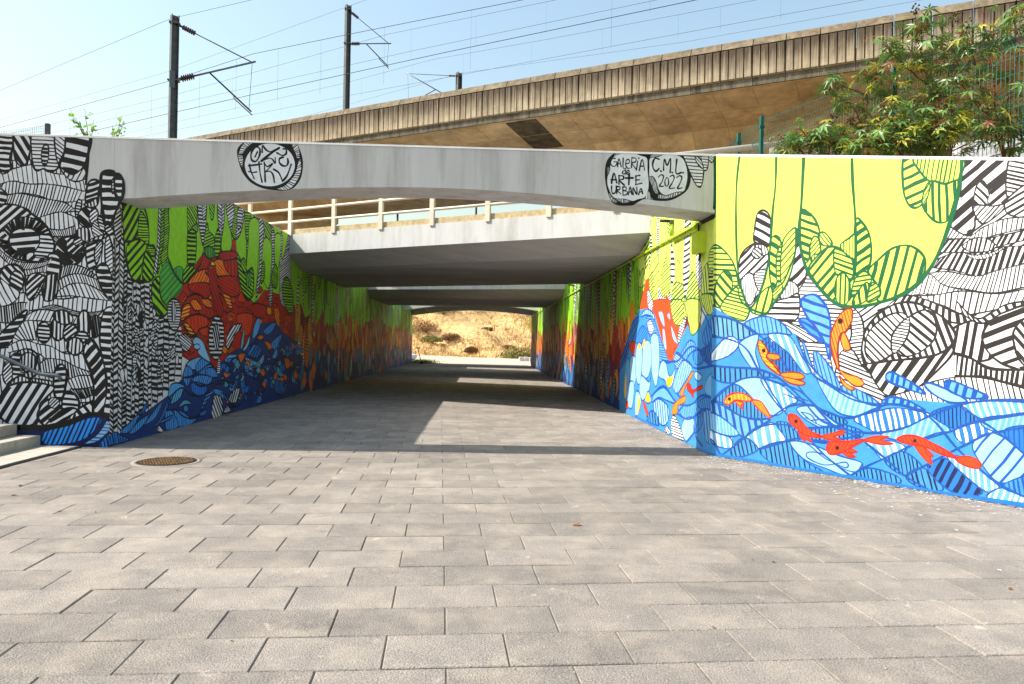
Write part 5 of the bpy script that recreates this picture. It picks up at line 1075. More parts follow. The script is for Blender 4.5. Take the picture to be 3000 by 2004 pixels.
('S','D','a2','r3',15,0,0,'fish1',[1876,1268,1982,1218,2119,1189,2190,1112,2087,1082,1966,1162]),
('S','D','a2','r3',15,0,0,'fish1',[1887,1194,1967,1116,2074,1053,2020,1034,1932,1094]),
('S','D','a2','r3',18,(-73.1,38,12.2,'o2'),0,'fish1',[1967,1984,2031,1969,2025,1836,1955,1719,1889,1686,1858,1507,1880,1273,1849,1300,1784,1472,1767,1672,1813,1805,1881,1920]),
('S','D','k','r3',7,0,0,'fish1',[1918,1841,1912,1821,1897,1810,1877,1810,1861,1822,1855,1841,1860,1861,1876,1872,1895,1872,1911,1860]),
('S','D','o','r3',16,0,0,'fish2',[893,1436,1038,1425,1074,1378,999,1355,894,1382]),
('S','D','o','r3',16,0,0,'fish2',[1084,1175,1244,1211,1404,1189,1405,1134,1226,1125]),
('S','D','o','r3',16,0,0,'fish2',[1126,1141,1324,1119,1434,1087,1383,1055,1227,1072]),
('S','D','o','r3',16,0,0,'fish2',[895,1346,1000,1314,1084,1192,959,1276]),
('S','D','o','r3',20,(-15.9,40,14.7,'a'),0,'fish2',[742,1561,784,1601,897,1472,878,1382,984,1295,1088,1175,1044,1178,876,1288,784,1416]),
('S','D','k','r3',7,0,0,'fish2',[863,1472,858,1456,845,1447,828,1446,814,1456,808,1471,813,1486,827,1496,844,1496,858,1487]),
('S','D','o','r2',17,0,0,'fish3',[406,788,545,765,497,735,536,682,452,731]),
('S','D','o','r2',16,0,0,'fish3',[672,816,801,811,892,715,957,608,825,670,717,752]),
('S','D','o','r2',21,(-76.5,55,18.2,'a'),0,'fish3',[217,755,266,838,403,894,561,886,676,817,563,795,405,793,292,728]),
('S','D','k','r2',8,0,0,'fish3',[330,807,325,793,313,784,297,782,284,790,279,803,283,817,296,826,312,827,324,820]),
('S','D','o2','r2',15,0,0,'fish4',[1367,461,1453,456,1544,366,1454,398,1445,363]),
('S','D','o2','r2',15,0,0,'fish4',[1677,453,1820,510,1946,552,1950,508,1821,469,1913,443,1786,420]),
('S','D','o2','r2',19,(-71.8,43,11.7,'r2'),0,'fish4',[1212,654,1254,688,1337,666,1416,587,1532,496,1681,453,1567,428,1434,448,1317,521,1233,583]),
('S','D','k','r2',7,0,0,'fish4',[1352,603,1347,587,1334,576,1317,574,1303,582,1298,598,1302,614,1316,625,1333,626,1347,618]),
('S','D','o2','r2',15,0,0,'fish5',[1930,309,2034,301,2098,262,2000,256]),
('S','D','o2','r2',15,0,0,'fish5',[2016,355,2122,328,2034,306]),
('S','D','o2','r2',14,0,0,'fish5',[2199,471,2345,531,2491,540,2394,494,2540,469,2395,444,2265,452]),
('S','D','o2','r2',18,(61.1,39,11.5,'r2'),0,'fish5',[1740,317,1778,392,1893,416,2031,439,2202,475,2083,390,1965,310,1860,263,1771,255]),
('S','D','k','r2',7,0,0,'fish5',[1903,341,1898,325,1885,313,1869,311,1856,319,1850,335,1855,351,1868,363,1884,365,1898,357]),
('S','D','o2','r2',13,0,0,'fish6',[2779,478,2885,464,2929,392,2952,303,2869,351]),
('S','D','o2','r2',13,0,0,'fish6',[2882,461,2965,394,2912,387]),
('S','D','o2','r2',13,0,0,'fish6',[3203,407,3312,432,3394,412,3434,361,3393,317,3274,335,3190,381]),
('S','D','o2','r2',16,(-58.3,40,12.2,'r2'),0,'fish6',[2579,523,2657,574,2792,581,2941,535,3083,472,3208,401,3110,406,2983,441,2852,484,2764,481,2659,491]),
('S','D','k','r2',6,0,0,'fish6',[2796,530,2792,516,2782,507,2769,505,2759,512,2754,525,2758,540,2768,549,2781,551,2792,543]),
('S','C','y',None,0,0,1,'',[15386,3349,14655,3542,14267,3692,14196,4000,10961,3397,10162,3313,10131,2791,10457,2831,10791,2104,12256,1851,12492,1952,13072,2387,13878,2356,14594,2827,15277,3102]),
('S','C','f','r',13,0,1,'',[15040,2351,14592,2810,14248,2831,13952,2376,13519,2223,12884,2391,12512,2219,12257,1858,11717,1806,11704,1623,13891,1634,15181,2035]),
('K','C','G',14,0,'',[12678,3682,12653,3333,12568,2668]),
('K','C','G',13,0,'',[12132,3591,12138,3133,12194,2924]),
('K','C','G',12,0,'',[11120,3404,11103,2934]),
('K','C','G',15,0,'',[13652,3892,13683,3412,13577,2948]),
('K','C','G',15,0,'',[14196,4000,14193,3698]),
('K','C','n',37,0,'',[14293,4000,14313,3699,14814,3528,15393,3423]),  # shadow line of the deck edge, painted onto the wall
('S','C','w','k2',14,(176.7,95,42.7,'k2'),0,'',[11794,3528,11445,3464,11470,3115,11467,2707,11589,2308,11777,2313,11844,2745,11794,3159]),
('S','C','w','k2',14,(179.0,145,12.9,'k2'),0,'',[11766,3266,11481,3280,11499,3173,11784,3157]),
('S','C','w','k2',14,(-167.6,33,16.6,'k2'),0,'',[13736,3906,13582,3877,13530,3391,13536,2944,13618,2952,13718,3416]),
('S','C','w','k2',14,(-173.2,70,36.7,'k2'),0,'',[14315,3640,14141,3607,14057,3296,14199,2877,14308,2921,14327,3329]),
('S','C','w','k2',15,(-174.0,103,38.2,'k2'),0,'',[12658,3252,12492,3134,12375,2870,12388,2652,12607,2559]),
('S','C','w','k2',13,(161.8,53,22.1,'k2'),0,'',[11118,2884,10927,2855,10817,2643,10827,2388,10937,2312,11100,2605]),
('S','C','w','k2',16,(159.6,73,30.4,'k2'),0,'',[13587,2219,13482,2612,13268,2415,12930,2332,13038,2115,13382,2193]),
('S','C','w','k2',15,(168.3,51,23.2,'k2'),0,'',[12773,2376,12584,2401,12466,1988,12672,1995]),
('S','C','w','k2',17,(167.9,52,23.5,'k2'),0,'',[14432,2575,14248,2562,13931,2293,14139,2162,14411,2335]),
('S','C','y','G',16,(-156.1,63,29.5,'G'),0,'',[12932,3678,12676,3652,12666,3515,12809,3416,12922,3539]),
('S','C','y','G',17,(-142.8,58,14.6,'G'),0,'',[14142,3975,13722,3903,13834,3726,13959,3779]),
('S','C','y','G',15,(146.3,48,14.7,'G'),0,'',[12368,2855,12194,2928,11987,2830,11841,2632,11833,2517,12084,2537,12325,2647]),
('S','C','y','G',16,(170.8,57,21.8,'G'),0,'',[13331,2813,12999,3082,12906,2926,12668,2901,12651,2675,12694,2451,13009,2391,13308,2509]),
('S','C','y','G',17,(166.0,171,22.8,'G'),0,'',[14138,3306,13656,3255,13480,2747,13597,2516,13808,2360,14120,2466,14300,2731]),
('S','C','y','G',17,(165.8,69,31.8,'G'),0,'',[14284,2817,13996,2908,13900,2620,14031,2447,14225,2560]),
('S','C','y','G',18,(164.7,89,37.6,'G'),0,'',[14732,3518,14312,3597,14283,3256,14532,3028,14715,3133]),
('S','C','y','G',18,(-130.4,107,35.8,'G'),0,'',[15259,2902,14937,3068,14687,2991,14706,2750,15070,2690,15293,2797]),
('S','C','y','G',15,(168.0,73,30.2,'G'),0,'',[12540,2369,12365,2570,11966,2530,11803,2461,11736,2234,11818,1931,12145,1848,12388,1949]),
('S','C','y','G',15,(-154.2,65,24.8,'G'),0,'',[12381,2007,12254,2206,12009,2235,11753,2179,11806,1973,12091,1868]),
('S','C','y','G',14,(164.2,65,26.5,'G'),0,'',[11652,2195,11470,2599,11233,2647,11078,2538,10867,2198,10895,1941,11187,1945,11490,2023]),
('S','C','y','G',13,(-123.4,56,18.8,'G'),0,'',[11329,2155,11206,2231,10923,2242,10890,2070,11095,1955]),
('S','C','y','G',13,(-109.1,117,42.8,'G'),0,'',[10786,2576,10469,2683,10413,2110,10576,2074,10759,2138]),
('S','C','y','n',12,(-175.6,58,29.2,'k2'),0,'',[10444,2606,10187,2629,10137,2107,10414,2116]),
('S','C','y','G',17,(-175.0,44,18.4,'G'),0,'',[10495,2785,10380,2895,10138,2915,10118,2574,10444,2606]),
('S','C','n',None,0,0,1,'',[10964,3437,10164,3350,10161,3295,10802,3307,10958,3345]),
('S','C','s',None,0,0,1,'',[17145,-96,17240,834,16604,1506,15898,2024,15132,2238,14420,2244,13758,2088,12974,1434,12494,1260,12078,1521,11529,1853,11303,1685,10808,1807,10365,2094,10021,2076,9901,32,10236,-20,11086,-19,13288,-19,16564,-40]),
('S','C','f','r',17,0,0,'',[13857,2343,12569,2271,12355,1954,12101,1836,12145,1616,12008,1537,12319,1456,12369,1292,12625,1270,12977,1468,13371,1951]),
('S','C','C','B',12,0,0,'',[13457,2111,13166,2103,12993,1856,13224,1930]),
('S','C','C','B',11,0,0,'',[13141,1774,13001,1788,12841,1485,12977,1468]),
('S','C','C','B',11,0,0,'',[12538,1846,12405,1778,12081,1552,12394,1633]),
('S','C','C','B',11,0,0,'',[12815,2035,12685,2080,12611,1962]),
('S','C','y','G',22,(164.4,68,26.6,'G'),0,'',[12582,2272,11823,2230,11801,1906,12162,1850,12432,1973]),
('S','C','y','G',20,(-110.4,72,24.0,'G'),0,'',[11692,2222,10855,2175,10895,1809,11250,1682,11431,1850]),
('S','C','w','k2',16,(-170.4,45,19.1,'k2'),0,'',[12097,1615,11981,1833,11620,1984,11683,1842,12010,1560]),
('S','C','y','G',19,(-121.9,75,22.5,'G'),0,'',[10837,2259,10241,2221,10270,1982,10538,1993]),
('S','C','s','B',31,(160.8,80,32.1,'B'),0,'',[16488,1464,15892,1962,15120,2100,15474,1791,16160,1466]),
('S','C','b','B',33,(150.3,127,51.9,'d'),0,'',[17133,971,16931,1329,16282,1613,16160,1466,16570,1162]),
('S','C','C','B',29,(-103.5,161,48.4,'s'),0,'',[15027,2097,14504,2229,13918,2130,13751,1998,14409,2112]),
('S','C','c','B',27,(-177.7,43,16.1,'B'),0,'',[14488,2040,13992,2060,13426,1726,12759,1287,13388,1238,14208,1717]),
('S','C','W','B',28,(-177.6,33,14.7,'B'),0,'',[14394,1943,14068,2008,13814,1820,14125,1716]),
('S','C','s','B',30,(159.6,75,26.2,'B'),0,'',[15505,1590,15096,1835,14720,1904,14360,1737,14798,1566]),
('S','C','c','B',32,0,0,'',[16619,515,16553,991,16246,1238,15990,1010,16063,674,16375,318]),
('S','C','C','B',31,0,0,'',[16026,1175,15778,1294,15404,1230,15326,914,15548,658,15844,682,16028,967]),
('S','C','C','B',30,0,0,'',[15449,1189,15349,1480,15072,1560,14815,1454,14825,1050,14997,729,15305,791]),
('S','C','C','B',29,0,0,'',[14784,1205,14704,1512,14367,1622,14011,1515,13947,1225,14207,924,14560,866,14807,955]),
('S','C','C','B',27,0,0,'',[14054,1642,13847,1740,13483,1692,13351,1430,13361,1083,13573,754,13921,1009,13991,1369]),
('S','C','C','B',29,0,0,'',[15004,596,14830,906,14132,817,13969,1010,14103,672,14524,453,14788,433]),
('S','C','C','B',25,0,0,'',[13383,992,13170,1235,12875,1217,12659,1025,12462,1001,12221,1139,12329,911,12590,796,12934,910,13218,930]),
('S','C','C','B',31,0,0,'',[16389,227,16085,684,15552,702,15706,201,16142,163]),
('S','C','C','B',30,0,0,'',[15387,89,15359,534,14962,541,14854,355,15127,94]),
('S','C','a','B',28,0,0,'',[14455,459,14199,633,13964,463,14263,399]),
('S','C','c','B',23,(-111.4,105,31.4,'B'),0,'',[12121,1269,11780,1445,11350,1605,11024,1496,11494,1341,11697,1063,12061,1110]),
('S','C','s','B',22,(-110.2,83,27.7,'B'),0,'',[11191,1407,10834,1462,10572,1361,10773,1256,11068,1248]),
('S','C','C','B',24,(-169.0,40,15.9,'B'),0,'',[12309,1328,12071,1411,11771,1308,12052,1145,12269,1201]),
('S','C','C','B',23,(-126.9,86,28.8,'b'),0,'',[12339,878,11768,1277,11207,1188,11686,911,12082,732]),
('S','C','c','B',26,0,0,'',[13875,448,13640,630,12993,778,12502,675,12180,567,12772,569,13335,578]),
('S','C','C','B',26,(-114.6,161,53.8,'B'),0,'',[13717,443,13260,556,12616,453,12663,199,13082,104,13608,240]),
('S','C','s','B',27,(-115.7,190,73.2,'d'),0,'',[14338,95,13846,296,13365,215,13281,82,13906,49]),
('S','C','c','B',23,(-111.7,94,31.3,'b'),0,'',[12022,564,11443,585,10970,668,11057,457,11538,379,11883,437]),
('S','C','C','B',23,0,0,'',[11603,357,11105,426,11091,208,11459,29,11759,158]),
('S','C','s','B',21,(-110.7,113,42.5,'B'),0,'',[11025,431,10626,585,10705,338,11051,213]),
('S','C','C','B',22,0,0,'',[11070,1121,10911,1130,10704,1077,10853,999,11054,1032]),
('S','C','c','B',20,0,0,'',[10572,904,10392,1093,10051,1161,10034,874,10375,808]),
('S','C','b','B',21,(-122.9,84,30.6,'d'),0,'',[10786,1455,10330,1527,10066,1423,10227,1261,10588,1305]),
('S','C','s','B',21,(-117.3,102,39.2,'B'),0,'',[10704,1665,10353,1904,10096,1922,10078,1620,10509,1526]),
('S','C','s','B',21,(-118.9,92,33.5,'B'),0,'',[10930,671,10464,790,10111,763,10275,617,10731,603]),
('S','C','c','B',20,(-109.7,128,51.3,'B'),0,'',[10632,529,10103,632,9997,251,10425,169]),
('S','C','a',None,0,0,0,'',[12734,956,12348,1006,12403,891,12590,803,12795,870]),
('S','C','a',None,0,0,0,'',[15177,113,15068,475,14890,352,15082,118]),
('S','C','a',None,0,0,0,'',[16619,515,16485,865,16388,444,16510,329]),
('S','C','a',None,0,0,0,'',[14279,587,14065,510,14182,428,14354,470]),
('S','C','a',None,0,0,0,'',[15256,1511,15072,1560,14926,1473,15107,1433]),
('S','C','a',None,0,0,0,'',[14790,1474,14712,1608,14539,1626,14657,1475]),
('S','C','w','k2',16,(178.9,43,16.6,'k2'),0,'',[12432,240,12239,362,11978,275,11613,19,12275,-4]),
('S','C','w','k2',17,(-163.1,55,24.4,'k2'),0,'',[12867,30,12639,139,12466,13]),
('K','C','B',33,0,'',[12824,1252,12060,1270,11396,1494,10883,1468,10315,1285,9977,1320]),
('K','C','B',32,0,'',[12192,1410,11489,1269,10963,1182,9975,1281]),
('K','C','B',34,0,'',[13948,555,12996,809,12133,590,11284,613,10649,805,9945,776]),
('K','C','B',32,0,'',[12120,418,11429,378,10919,501,10545,620,9935,609]),
('K','C','B',37,0,'',[12960,1249,12687,1222,12367,1263]),
('K','C','B',35,0,'',[12082,735,11665,597,12060,423]),
('K','C','B',33,0,'',[11051,216,11512,-5]),
('K','C','B',31,0,'',[10728,548,11000,207,10604,76]),
('K','C','B',31,0,'',[10826,2089,10251,1661,10783,1413]),
('S','C','o','r3',18,0,0,'fishc0',[11137,1136,11259,1026,11572,872,11730,721,11887,746,11739,850,11469,971,11315,1082]),
('S','C','r2','r3',17,0,0,'fishc1',[11475,908,11305,931,11144,854,10729,942,10679,900,11091,824,11125,728,11296,796,11470,834]),
('S','C','o','r3',18,0,0,'fishc2',[12378,370,12311,496,12073,610,11590,731,11583,634,12008,534,12030,418]),
('S','C','o2','r3',21,0,0,'',[16411,119,16370,259,16131,273,16172,134]),
('S','C','o2','r3',21,0,0,'',[16073,1445,16043,1575,15503,1570,15607,1303]),
('S','C','o2','r3',19,0,0,'',[14668,389,14431,371,14138,202,14329,178]),
('S','C','q',None,0,0,1,'',[17147,-74,14937,58,13291,15,11088,9,9901,32,9898,-20,11398,-78,13357,-79,17023,-106]),
('S','B','g',None,0,0,1,'',[10324,3396,20679,5431,19999,2134,10391,1779]),
('S','B','w',None,0,0,1,'',[10320,3499,10502,3338,10597,2725,10783,2340,11143,2280,11458,2305,11470,2037,11920,1843,12161,2076,12546,1938,12605,1541,12900,1299,12172,303,10467,-69]),
('S','B','r','k',15,(-64.1,89,36.6,'R'),1,'',[12525,2366,13460,3003,14364,3295,15173,3500,15248,3219,15586,2566,16041,2294,16574,2292,17197,2622,18918,2576,19979,2388,20052,1450,19527,622,14303,743,12504,1223,12328,1695,12027,1840,12088,2072]),
('S','B','r','k',19,(-71.5,134,39.0,'R'),0,'',[15530,1750,15679,1834,15892,1764,15824,1726,15652,1702]),
('S','B','o','k',18,(34.8,73,25.2,'r'),0,'',[14819,2660,14963,2737,15167,2723,15103,2645,14937,2613]),
('S','B','f2','k',16,(-74.1,108,40.6,'r'),0,'',[13137,1989,13294,2100,13520,2031,13450,1943,13267,1915]),
('S','B','f2','k',18,(-10.7,42,18.2,'r'),0,'',[14302,2831,14474,2935,14719,2907,14642,2807,14444,2763]),
('S','B','r','k',22,(28.2,84,31.6,'R'),0,'',[18003,2096,18203,2174,18489,2121,18399,2041,18166,2042]),
('S','B','r','k',19,(-71.6,96,41.7,'R'),0,'',[15174,2241,15388,2370,15700,2283,15603,2166,15351,2153]),
('S','B','r','k',15,(37.8,42,17.2,'R'),0,'',[12586,2050,12658,2101,12760,2059,12728,2033,12645,2019]),
('S','B','r','k',19,(-71.2,138,47.6,'R'),0,'',[15365,2782,15608,2908,15957,2861,15849,2724,15567,2653]),
('S','B','r','k',22,(-35.5,120,47.6,'R'),0,'',[17769,1698,18035,1836,18419,1799,18302,1641,17990,1600]),
('S','B','r','k',19,(-71.2,130,38.8,'R'),0,'',[15371,2976,15546,3059,15794,3052,15718,2929,15516,2892]),
('S','B','r','k',16,(-46.5,79,24.0,'R'),0,'',[12678,1239,12775,1290,12911,1241,12870,1174,12758,1174]),
('S','B','r','k',16,(-45.9,50,30.1,'R'),0,'',[12848,1251,12971,1386,13154,1288,13097,1225,12952,1205]),
('S','B','r','k',17,(33.8,57,23.6,'R'),0,'',[13942,1674,14046,1725,14193,1698,14148,1635,14029,1613]),
('S','B','r','k',23,(-12.2,60,21.1,'R'),0,'',[18054,1558,18392,1731,18884,1687,18730,1518,18329,1511]),
('S','B','o','k',22,(26.9,94,38.8,'r'),0,'',[17846,1448,18004,1520,18230,1466,18162,1380,17977,1385]),
('S','B','r','k',21,(-69.1,117,67.0,'R'),0,'',[17345,2479,17548,2645,17848,2572,17757,2451,17514,2436]),
('S','B','r','k',17,(-41.7,92,26.8,'R'),0,'',[13999,2059,14103,2122,14252,2082,14206,2016,14086,1998]),
('S','B','R','k',17,(-40.8,81,24.7,'o'),0,'',[13814,2607,13947,2672,14136,2635,14078,2547,13925,2522]),
('S','B','r','k',17,(33.6,55,30.5,'R'),0,'',[13863,1591,13967,1610,14112,1561,14066,1524,13950,1492]),
('S','B','o','k',18,(-14.7,55,20.1,'r'),0,'',[14641,1698,14816,1788,15066,1736,14988,1651,14785,1629]),
('S','B','o','k',19,(-1.6,50,13.1,'r'),0,'',[15251,2767,15464,2879,15768,2851,15671,2765,15425,2711]),
('S','B','R','k',22,(-35.3,101,49.1,'o'),0,'',[17860,1828,18022,1934,18258,1880,18187,1788,17994,1802]),
('S','B','o','k',21,(-13.5,65,16.5,'r'),0,'',[16702,1556,16935,1639,17267,1585,17168,1417,16894,1446]),
('S','B','r','k',16,(-43.7,81,32.9,'R'),0,'',[13283,1745,13457,1872,13708,1804,13630,1698,13426,1686]),
('S','B','R','k',17,(-17.1,35,13.6,'o'),0,'',[13637,1376,13817,1454,14073,1397,13995,1260,13787,1229]),
('S','B','r','k',20,(31.7,67,27.7,'R'),0,'',[15844,2189,16056,2327,16364,2289,16271,2134,16020,2110]),
('S','B','r','k',19,(-9.9,50,16.9,'R'),0,'',[15531,2833,15742,2926,16045,2854,15948,2782,15704,2754]),
('S','B','r','k',18,(-72.7,130,46.5,'R'),0,'',[14244,2514,14407,2644,14641,2615,14569,2498,14379,2466]),
('S','B','f2','k',16,(-15.2,48,17.1,'r'),0,'',[13054,1982,13231,2109,13488,2038,13407,1944,13201,1899]),
('S','B','f2','k',19,(-71.3,90,37.1,'r'),0,'',[15391,2285,15633,2492,15992,2419,15882,2265,15591,2248]),
('S','B','r','k',24,(-67.8,150,63.6,'R'),0,'',[18903,1617,19178,1749,19577,1679,19454,1552,19130,1530]),
('S','B','R','k',17,(-12.9,42,20.6,'o'),0,'',[14235,2326,14327,2366,14457,2326,14417,2268,14312,2254]),
('S','B','f2','k',18,(35.8,71,23.8,'r'),0,'',[14327,2774,14533,2849,14826,2818,14734,2702,14497,2648]),
('S','B','r','k',23,(-68.2,172,72.3,'R'),0,'',[18482,1808,18734,1917,19096,1870,18987,1710,18691,1708]),
('S','B','r','k',16,(-43.6,56,21.6,'R'),0,'',[13102,1979,13277,2102,13528,2052,13453,1880,13248,1880]),
('S','B','o','k',16,(-74.0,68,41.9,'r'),0,'',[13270,1905,13407,1963,13601,1936,13542,1819,13382,1840]),
('S','B','f2','k',17,(-12.7,57,20.0,'r'),0,'',[14007,2409,14132,2486,14309,2440,14255,2365,14110,2349]),
('S','B','f2','k',16,(-43.8,62,29.1,'r'),0,'',[13241,1814,13380,1886,13577,1838,13518,1716,13357,1715]),
('S','B','f2','k',17,(-7.0,45,15.8,'r'),0,'',[13580,1543,13673,1620,13808,1572,13765,1537,13657,1506]),
('S','B','r','k',16,(-46.3,79,28.6,'R'),0,'',[12642,1321,12740,1397,12881,1333,12838,1268,12723,1275]),
('S','B','r','k',17,(-17.1,38,14.4,'R'),0,'',[13675,1362,13815,1437,14016,1379,13953,1310,13791,1275]),
('S','B','r','k',15,(-74.9,95,30.3,'R'),0,'',[12458,2145,12604,2256,12816,2180,12751,2092,12579,2069]),
('S','B','f2','k',22,(-3.3,48,21.1,'r'),0,'',[17635,2191,17941,2352,18388,2286,18252,2092,17887,2103]),
('S','B','o','k',18,(-39.2,83,39.7,'r'),0,'',[14656,2451,14863,2576,15162,2520,15067,2442,14825,2402]),
('S','B','o','k',24,(-33.0,117,41.5,'r'),0,'',[19165,1928,19417,2051,19781,2010,19666,1924,19372,1871]),
('S','B','o','k',17,(-73.3,108,41.4,'r'),0,'',[13714,2234,13900,2379,14170,2301,14085,2214,13866,2200]),
('S','B','r','k',18,(-1.5,31,15.9,'R'),0,'',[14929,2821,15158,2968,15492,2868,15387,2768,15121,2694]),
('S','B','f2','k',17,(34.4,50,27.7,'r'),0,'',[13637,1767,13796,1808,14020,1757,13949,1691,13766,1685]),
('S','B','o','k',18,(-11.3,48,18.0,'r'),0,'',[14538,2630,14750,2762,15059,2652,14964,2532,14715,2509]),
('S','B','f2','k',24,(-33.2,124,49.7,'r'),0,'',[18870,1984,19230,2128,19753,2043,19586,1932,19164,1884]),
('S','B','o','k',21,(-69.5,130,50.9,'r'),0,'',[17304,1611,17516,1708,17819,1675,17726,1554,17478,1549]),
('S','B','r','k',17,(-3.1,34,17.4,'R'),0,'',[13656,2469,13848,2598,14125,2554,14040,2404,13814,2401]),
('S','B','o','k',21,(-70.3,112,46.8,'r'),0,'',[16530,1849,16762,1981,17099,1906,16996,1773,16721,1771]),
('S','B','r','k',16,(-44.3,64,28.4,'R'),0,'',[12813,1997,12974,2091,13206,2010,13134,1907,12946,1911]),
('S','B','f2','k',16,(35.3,66,20.1,'r'),0,'',[12958,1571,13117,1676,13348,1599,13275,1529,13088,1524]),
('S','B','r','k',22,(29.1,76,40.7,'R'),0,'',[17968,2386,18140,2505,18390,2453,18315,2345,18111,2354]),
('S','B','r','k',16,(-73.9,106,40.2,'R'),0,'',[13317,2187,13434,2275,13600,2259,13549,2186,13413,2163]),
('S','B','r','k',16,(-17.4,44,15.7,'R'),0,'',[12833,1551,12939,1612,13090,1586,13043,1524,12921,1493]),
('S','B','r','k',16,(-46.2,57,28.9,'R'),0,'',[12659,1393,12759,1412,12897,1374,12854,1317,12741,1312]),
('S','B','r','k',23,(25.8,72,34.7,'R'),0,'',[18644,1533,18921,1593,19313,1552,19191,1425,18874,1373]),
('S','B','R','k',16,(-5.1,33,15.1,'o'),0,'',[13005,2059,13134,2156,13320,2082,13262,2022,13112,1996]),
('S','B','f2','k',16,(-73.8,78,40.8,'r'),0,'',[13325,2303,13476,2412,13693,2353,13628,2231,13451,2225]),
('S','B','r','k',19,(-1.2,47,16.3,'R'),0,'',[15666,2896,15800,2960,15988,2946,15932,2835,15777,2826]),
('S','B','r','k',15,(-15.8,43,16.9,'R'),0,'',[12574,2022,12692,2093,12861,2014,12808,1963,12672,1932]),
('S','B','R','k',16,(-16.4,52,18.6,'o'),0,'',[13207,1667,13339,1761,13528,1722,13471,1621,13315,1627]),
('S','B','R','k',19,(-40.0,84,38.1,'o'),0,'',[15617,1421,15733,1492,15898,1459,15847,1398,15713,1373]),
('S','B','f2','k',23,(26.2,76,33.4,'r'),0,'',[18763,1708,19094,1906,19582,1810,19429,1683,19038,1602]),
('S','B','r','k',17,(-15.1,58,14.2,'R'),0,'',[14083,1763,14221,1825,14418,1762,14356,1701,14198,1661]),
('S','B','r','k',21,(-36.5,107,32.9,'R'),0,'',[16747,2052,16933,2170,17201,2112,17118,2017,16902,1976]),
('S','B','r','k',21,(-69.5,157,57.0,'R'),0,'',[17134,2317,17332,2431,17618,2387,17530,2284,17299,2237]),
('S','B','R','k',21,(-14.1,41,22.9,'o'),0,'',[16643,1358,16798,1468,17022,1414,16954,1319,16772,1308]),
('S','B','o','k',22,(30.1,96,30.4,'r'),0,'',[17499,2544,17645,2596,17851,2553,17788,2477,17620,2462]),
('S','B','f2','k',18,(33.5,67,32.1,'r'),0,'',[14948,2287,15066,2328,15230,2300,15181,2203,15046,2215]),
('S','B','f2','k',17,(-41.2,66,34.1,'r'),0,'',[14106,2101,14294,2204,14563,2172,14480,2051,14262,2006]),
('S','B','r','k',16,(-73.6,100,35.2,'R'),0,'',[13442,2612,13553,2667,13710,2640,13661,2568,13534,2546]),
('S','B','R','k',15,(-6.9,37,11.0,'o'),0,'',[12552,1694,12684,1828,12878,1754,12819,1668,12663,1618]),
('S','B','r','k',16,(-74.8,60,36.9,'R'),0,'',[12676,1633,12764,1741,12893,1696,12854,1623,12749,1611]),
('S','B','r','k',21,(-70.1,127,63.0,'R'),0,'',[16884,1394,17133,1462,17486,1410,17376,1293,17088,1276]),
('S','B','R','k',21,(-6.0,36,15.6,'o'),0,'',[17323,1394,17479,1465,17701,1438,17632,1360,17451,1355]),
('S','B','r','k',20,(-70.7,108,51.4,'R'),0,'',[15897,2659,16102,2821,16404,2716,16311,2615,16068,2585]),
('S','B','R','k',18,(31.0,68,20.8,'o'),0,'',[14756,1304,14941,1400,15209,1299,15126,1197,14911,1182]),
('S','B','r','k',18,(-42.4,78,31.6,'R'),0,'',[14524,1237,14649,1332,14830,1276,14775,1200,14627,1213]),
('S','B','f2','k',19,(-40.3,89,28.3,'r'),0,'',[15601,1262,15740,1364,15941,1301,15879,1229,15715,1246]),
('S','B','r','k',18,(-2.1,41,13.6,'R'),0,'',[14293,2639,14418,2764,14600,2737,14544,2650,14396,2631]),
('S','B','o','k',16,(-7.8,33,13.2,'r'),0,'',[12847,1491,12933,1524,13054,1495,13017,1440,12918,1428]),
('S','B','f2','k',18,(-41.3,94,35.1,'r'),0,'',[14574,1641,14763,1739,15035,1657,14952,1532,14730,1556]),
('S','B','r','k',18,(-72.8,122,47.8,'R'),0,'',[14304,1869,14479,2040,14739,1956,14661,1820,14450,1827]),
('S','B','r','k',20,(-70.4,103,64.6,'R'),0,'',[16365,2240,16509,2276,16711,2247,16650,2152,16485,2145]),
('S','B','R','k',16,(-8.1,32,15.7,'o'),0,'',[12889,1398,13039,1510,13257,1426,13191,1309,13014,1310]),
('S','B','r','k',18,(-1.6,46,16.9,'R'),0,'',[14291,2818,14407,2874,14570,2839,14520,2772,14387,2756]),
('S','B','r','k',19,(-71.1,131,43.4,'R'),0,'',[15759,2207,15923,2322,16160,2283,16089,2166,15895,2152]),
('S','B','o','k',17,(35.5,53,20.4,'r'),0,'',[13554,2040,13664,2095,13822,2024,13773,1972,13647,1943]),
('S','B','r','k',16,(-44.5,71,19.9,'R'),0,'',[12871,1866,13020,1953,13234,1895,13169,1791,12996,1762]),
('S','B','r','k',18,(-42.3,82,35.2,'R'),0,'',[14206,1513,14369,1647,14606,1598,14534,1478,14342,1454]),
('S','B','f2','k',22,(-3.7,62,24.3,'r'),0,'',[17943,2033,18210,2196,18598,2138,18478,2002,18166,1934]),
('S','B','r','k',24,(26.0,75,28.5,'R'),0,'',[19185,1792,19413,1921,19743,1886,19642,1767,19375,1723]),
('S','B','f2','k',18,(-6.6,33,17.6,'r'),0,'',[14589,1545,14779,1673,15056,1551,14971,1454,14748,1442]),
('S','B','f2','k',18,(-13.8,50,18.4,'r'),0,'',[14742,1919,14937,2025,15217,1978,15132,1830,14902,1858]),
('S','B','R','k',18,(-16.1,51,14.7,'o'),0,'',[14340,1407,14478,1502,14677,1444,14615,1377,14456,1325]),
('S','B','f2','k',23,(-4.0,59,23.3,'r'),0,'',[18892,1883,19089,1983,19370,1947,19283,1857,19057,1797]),
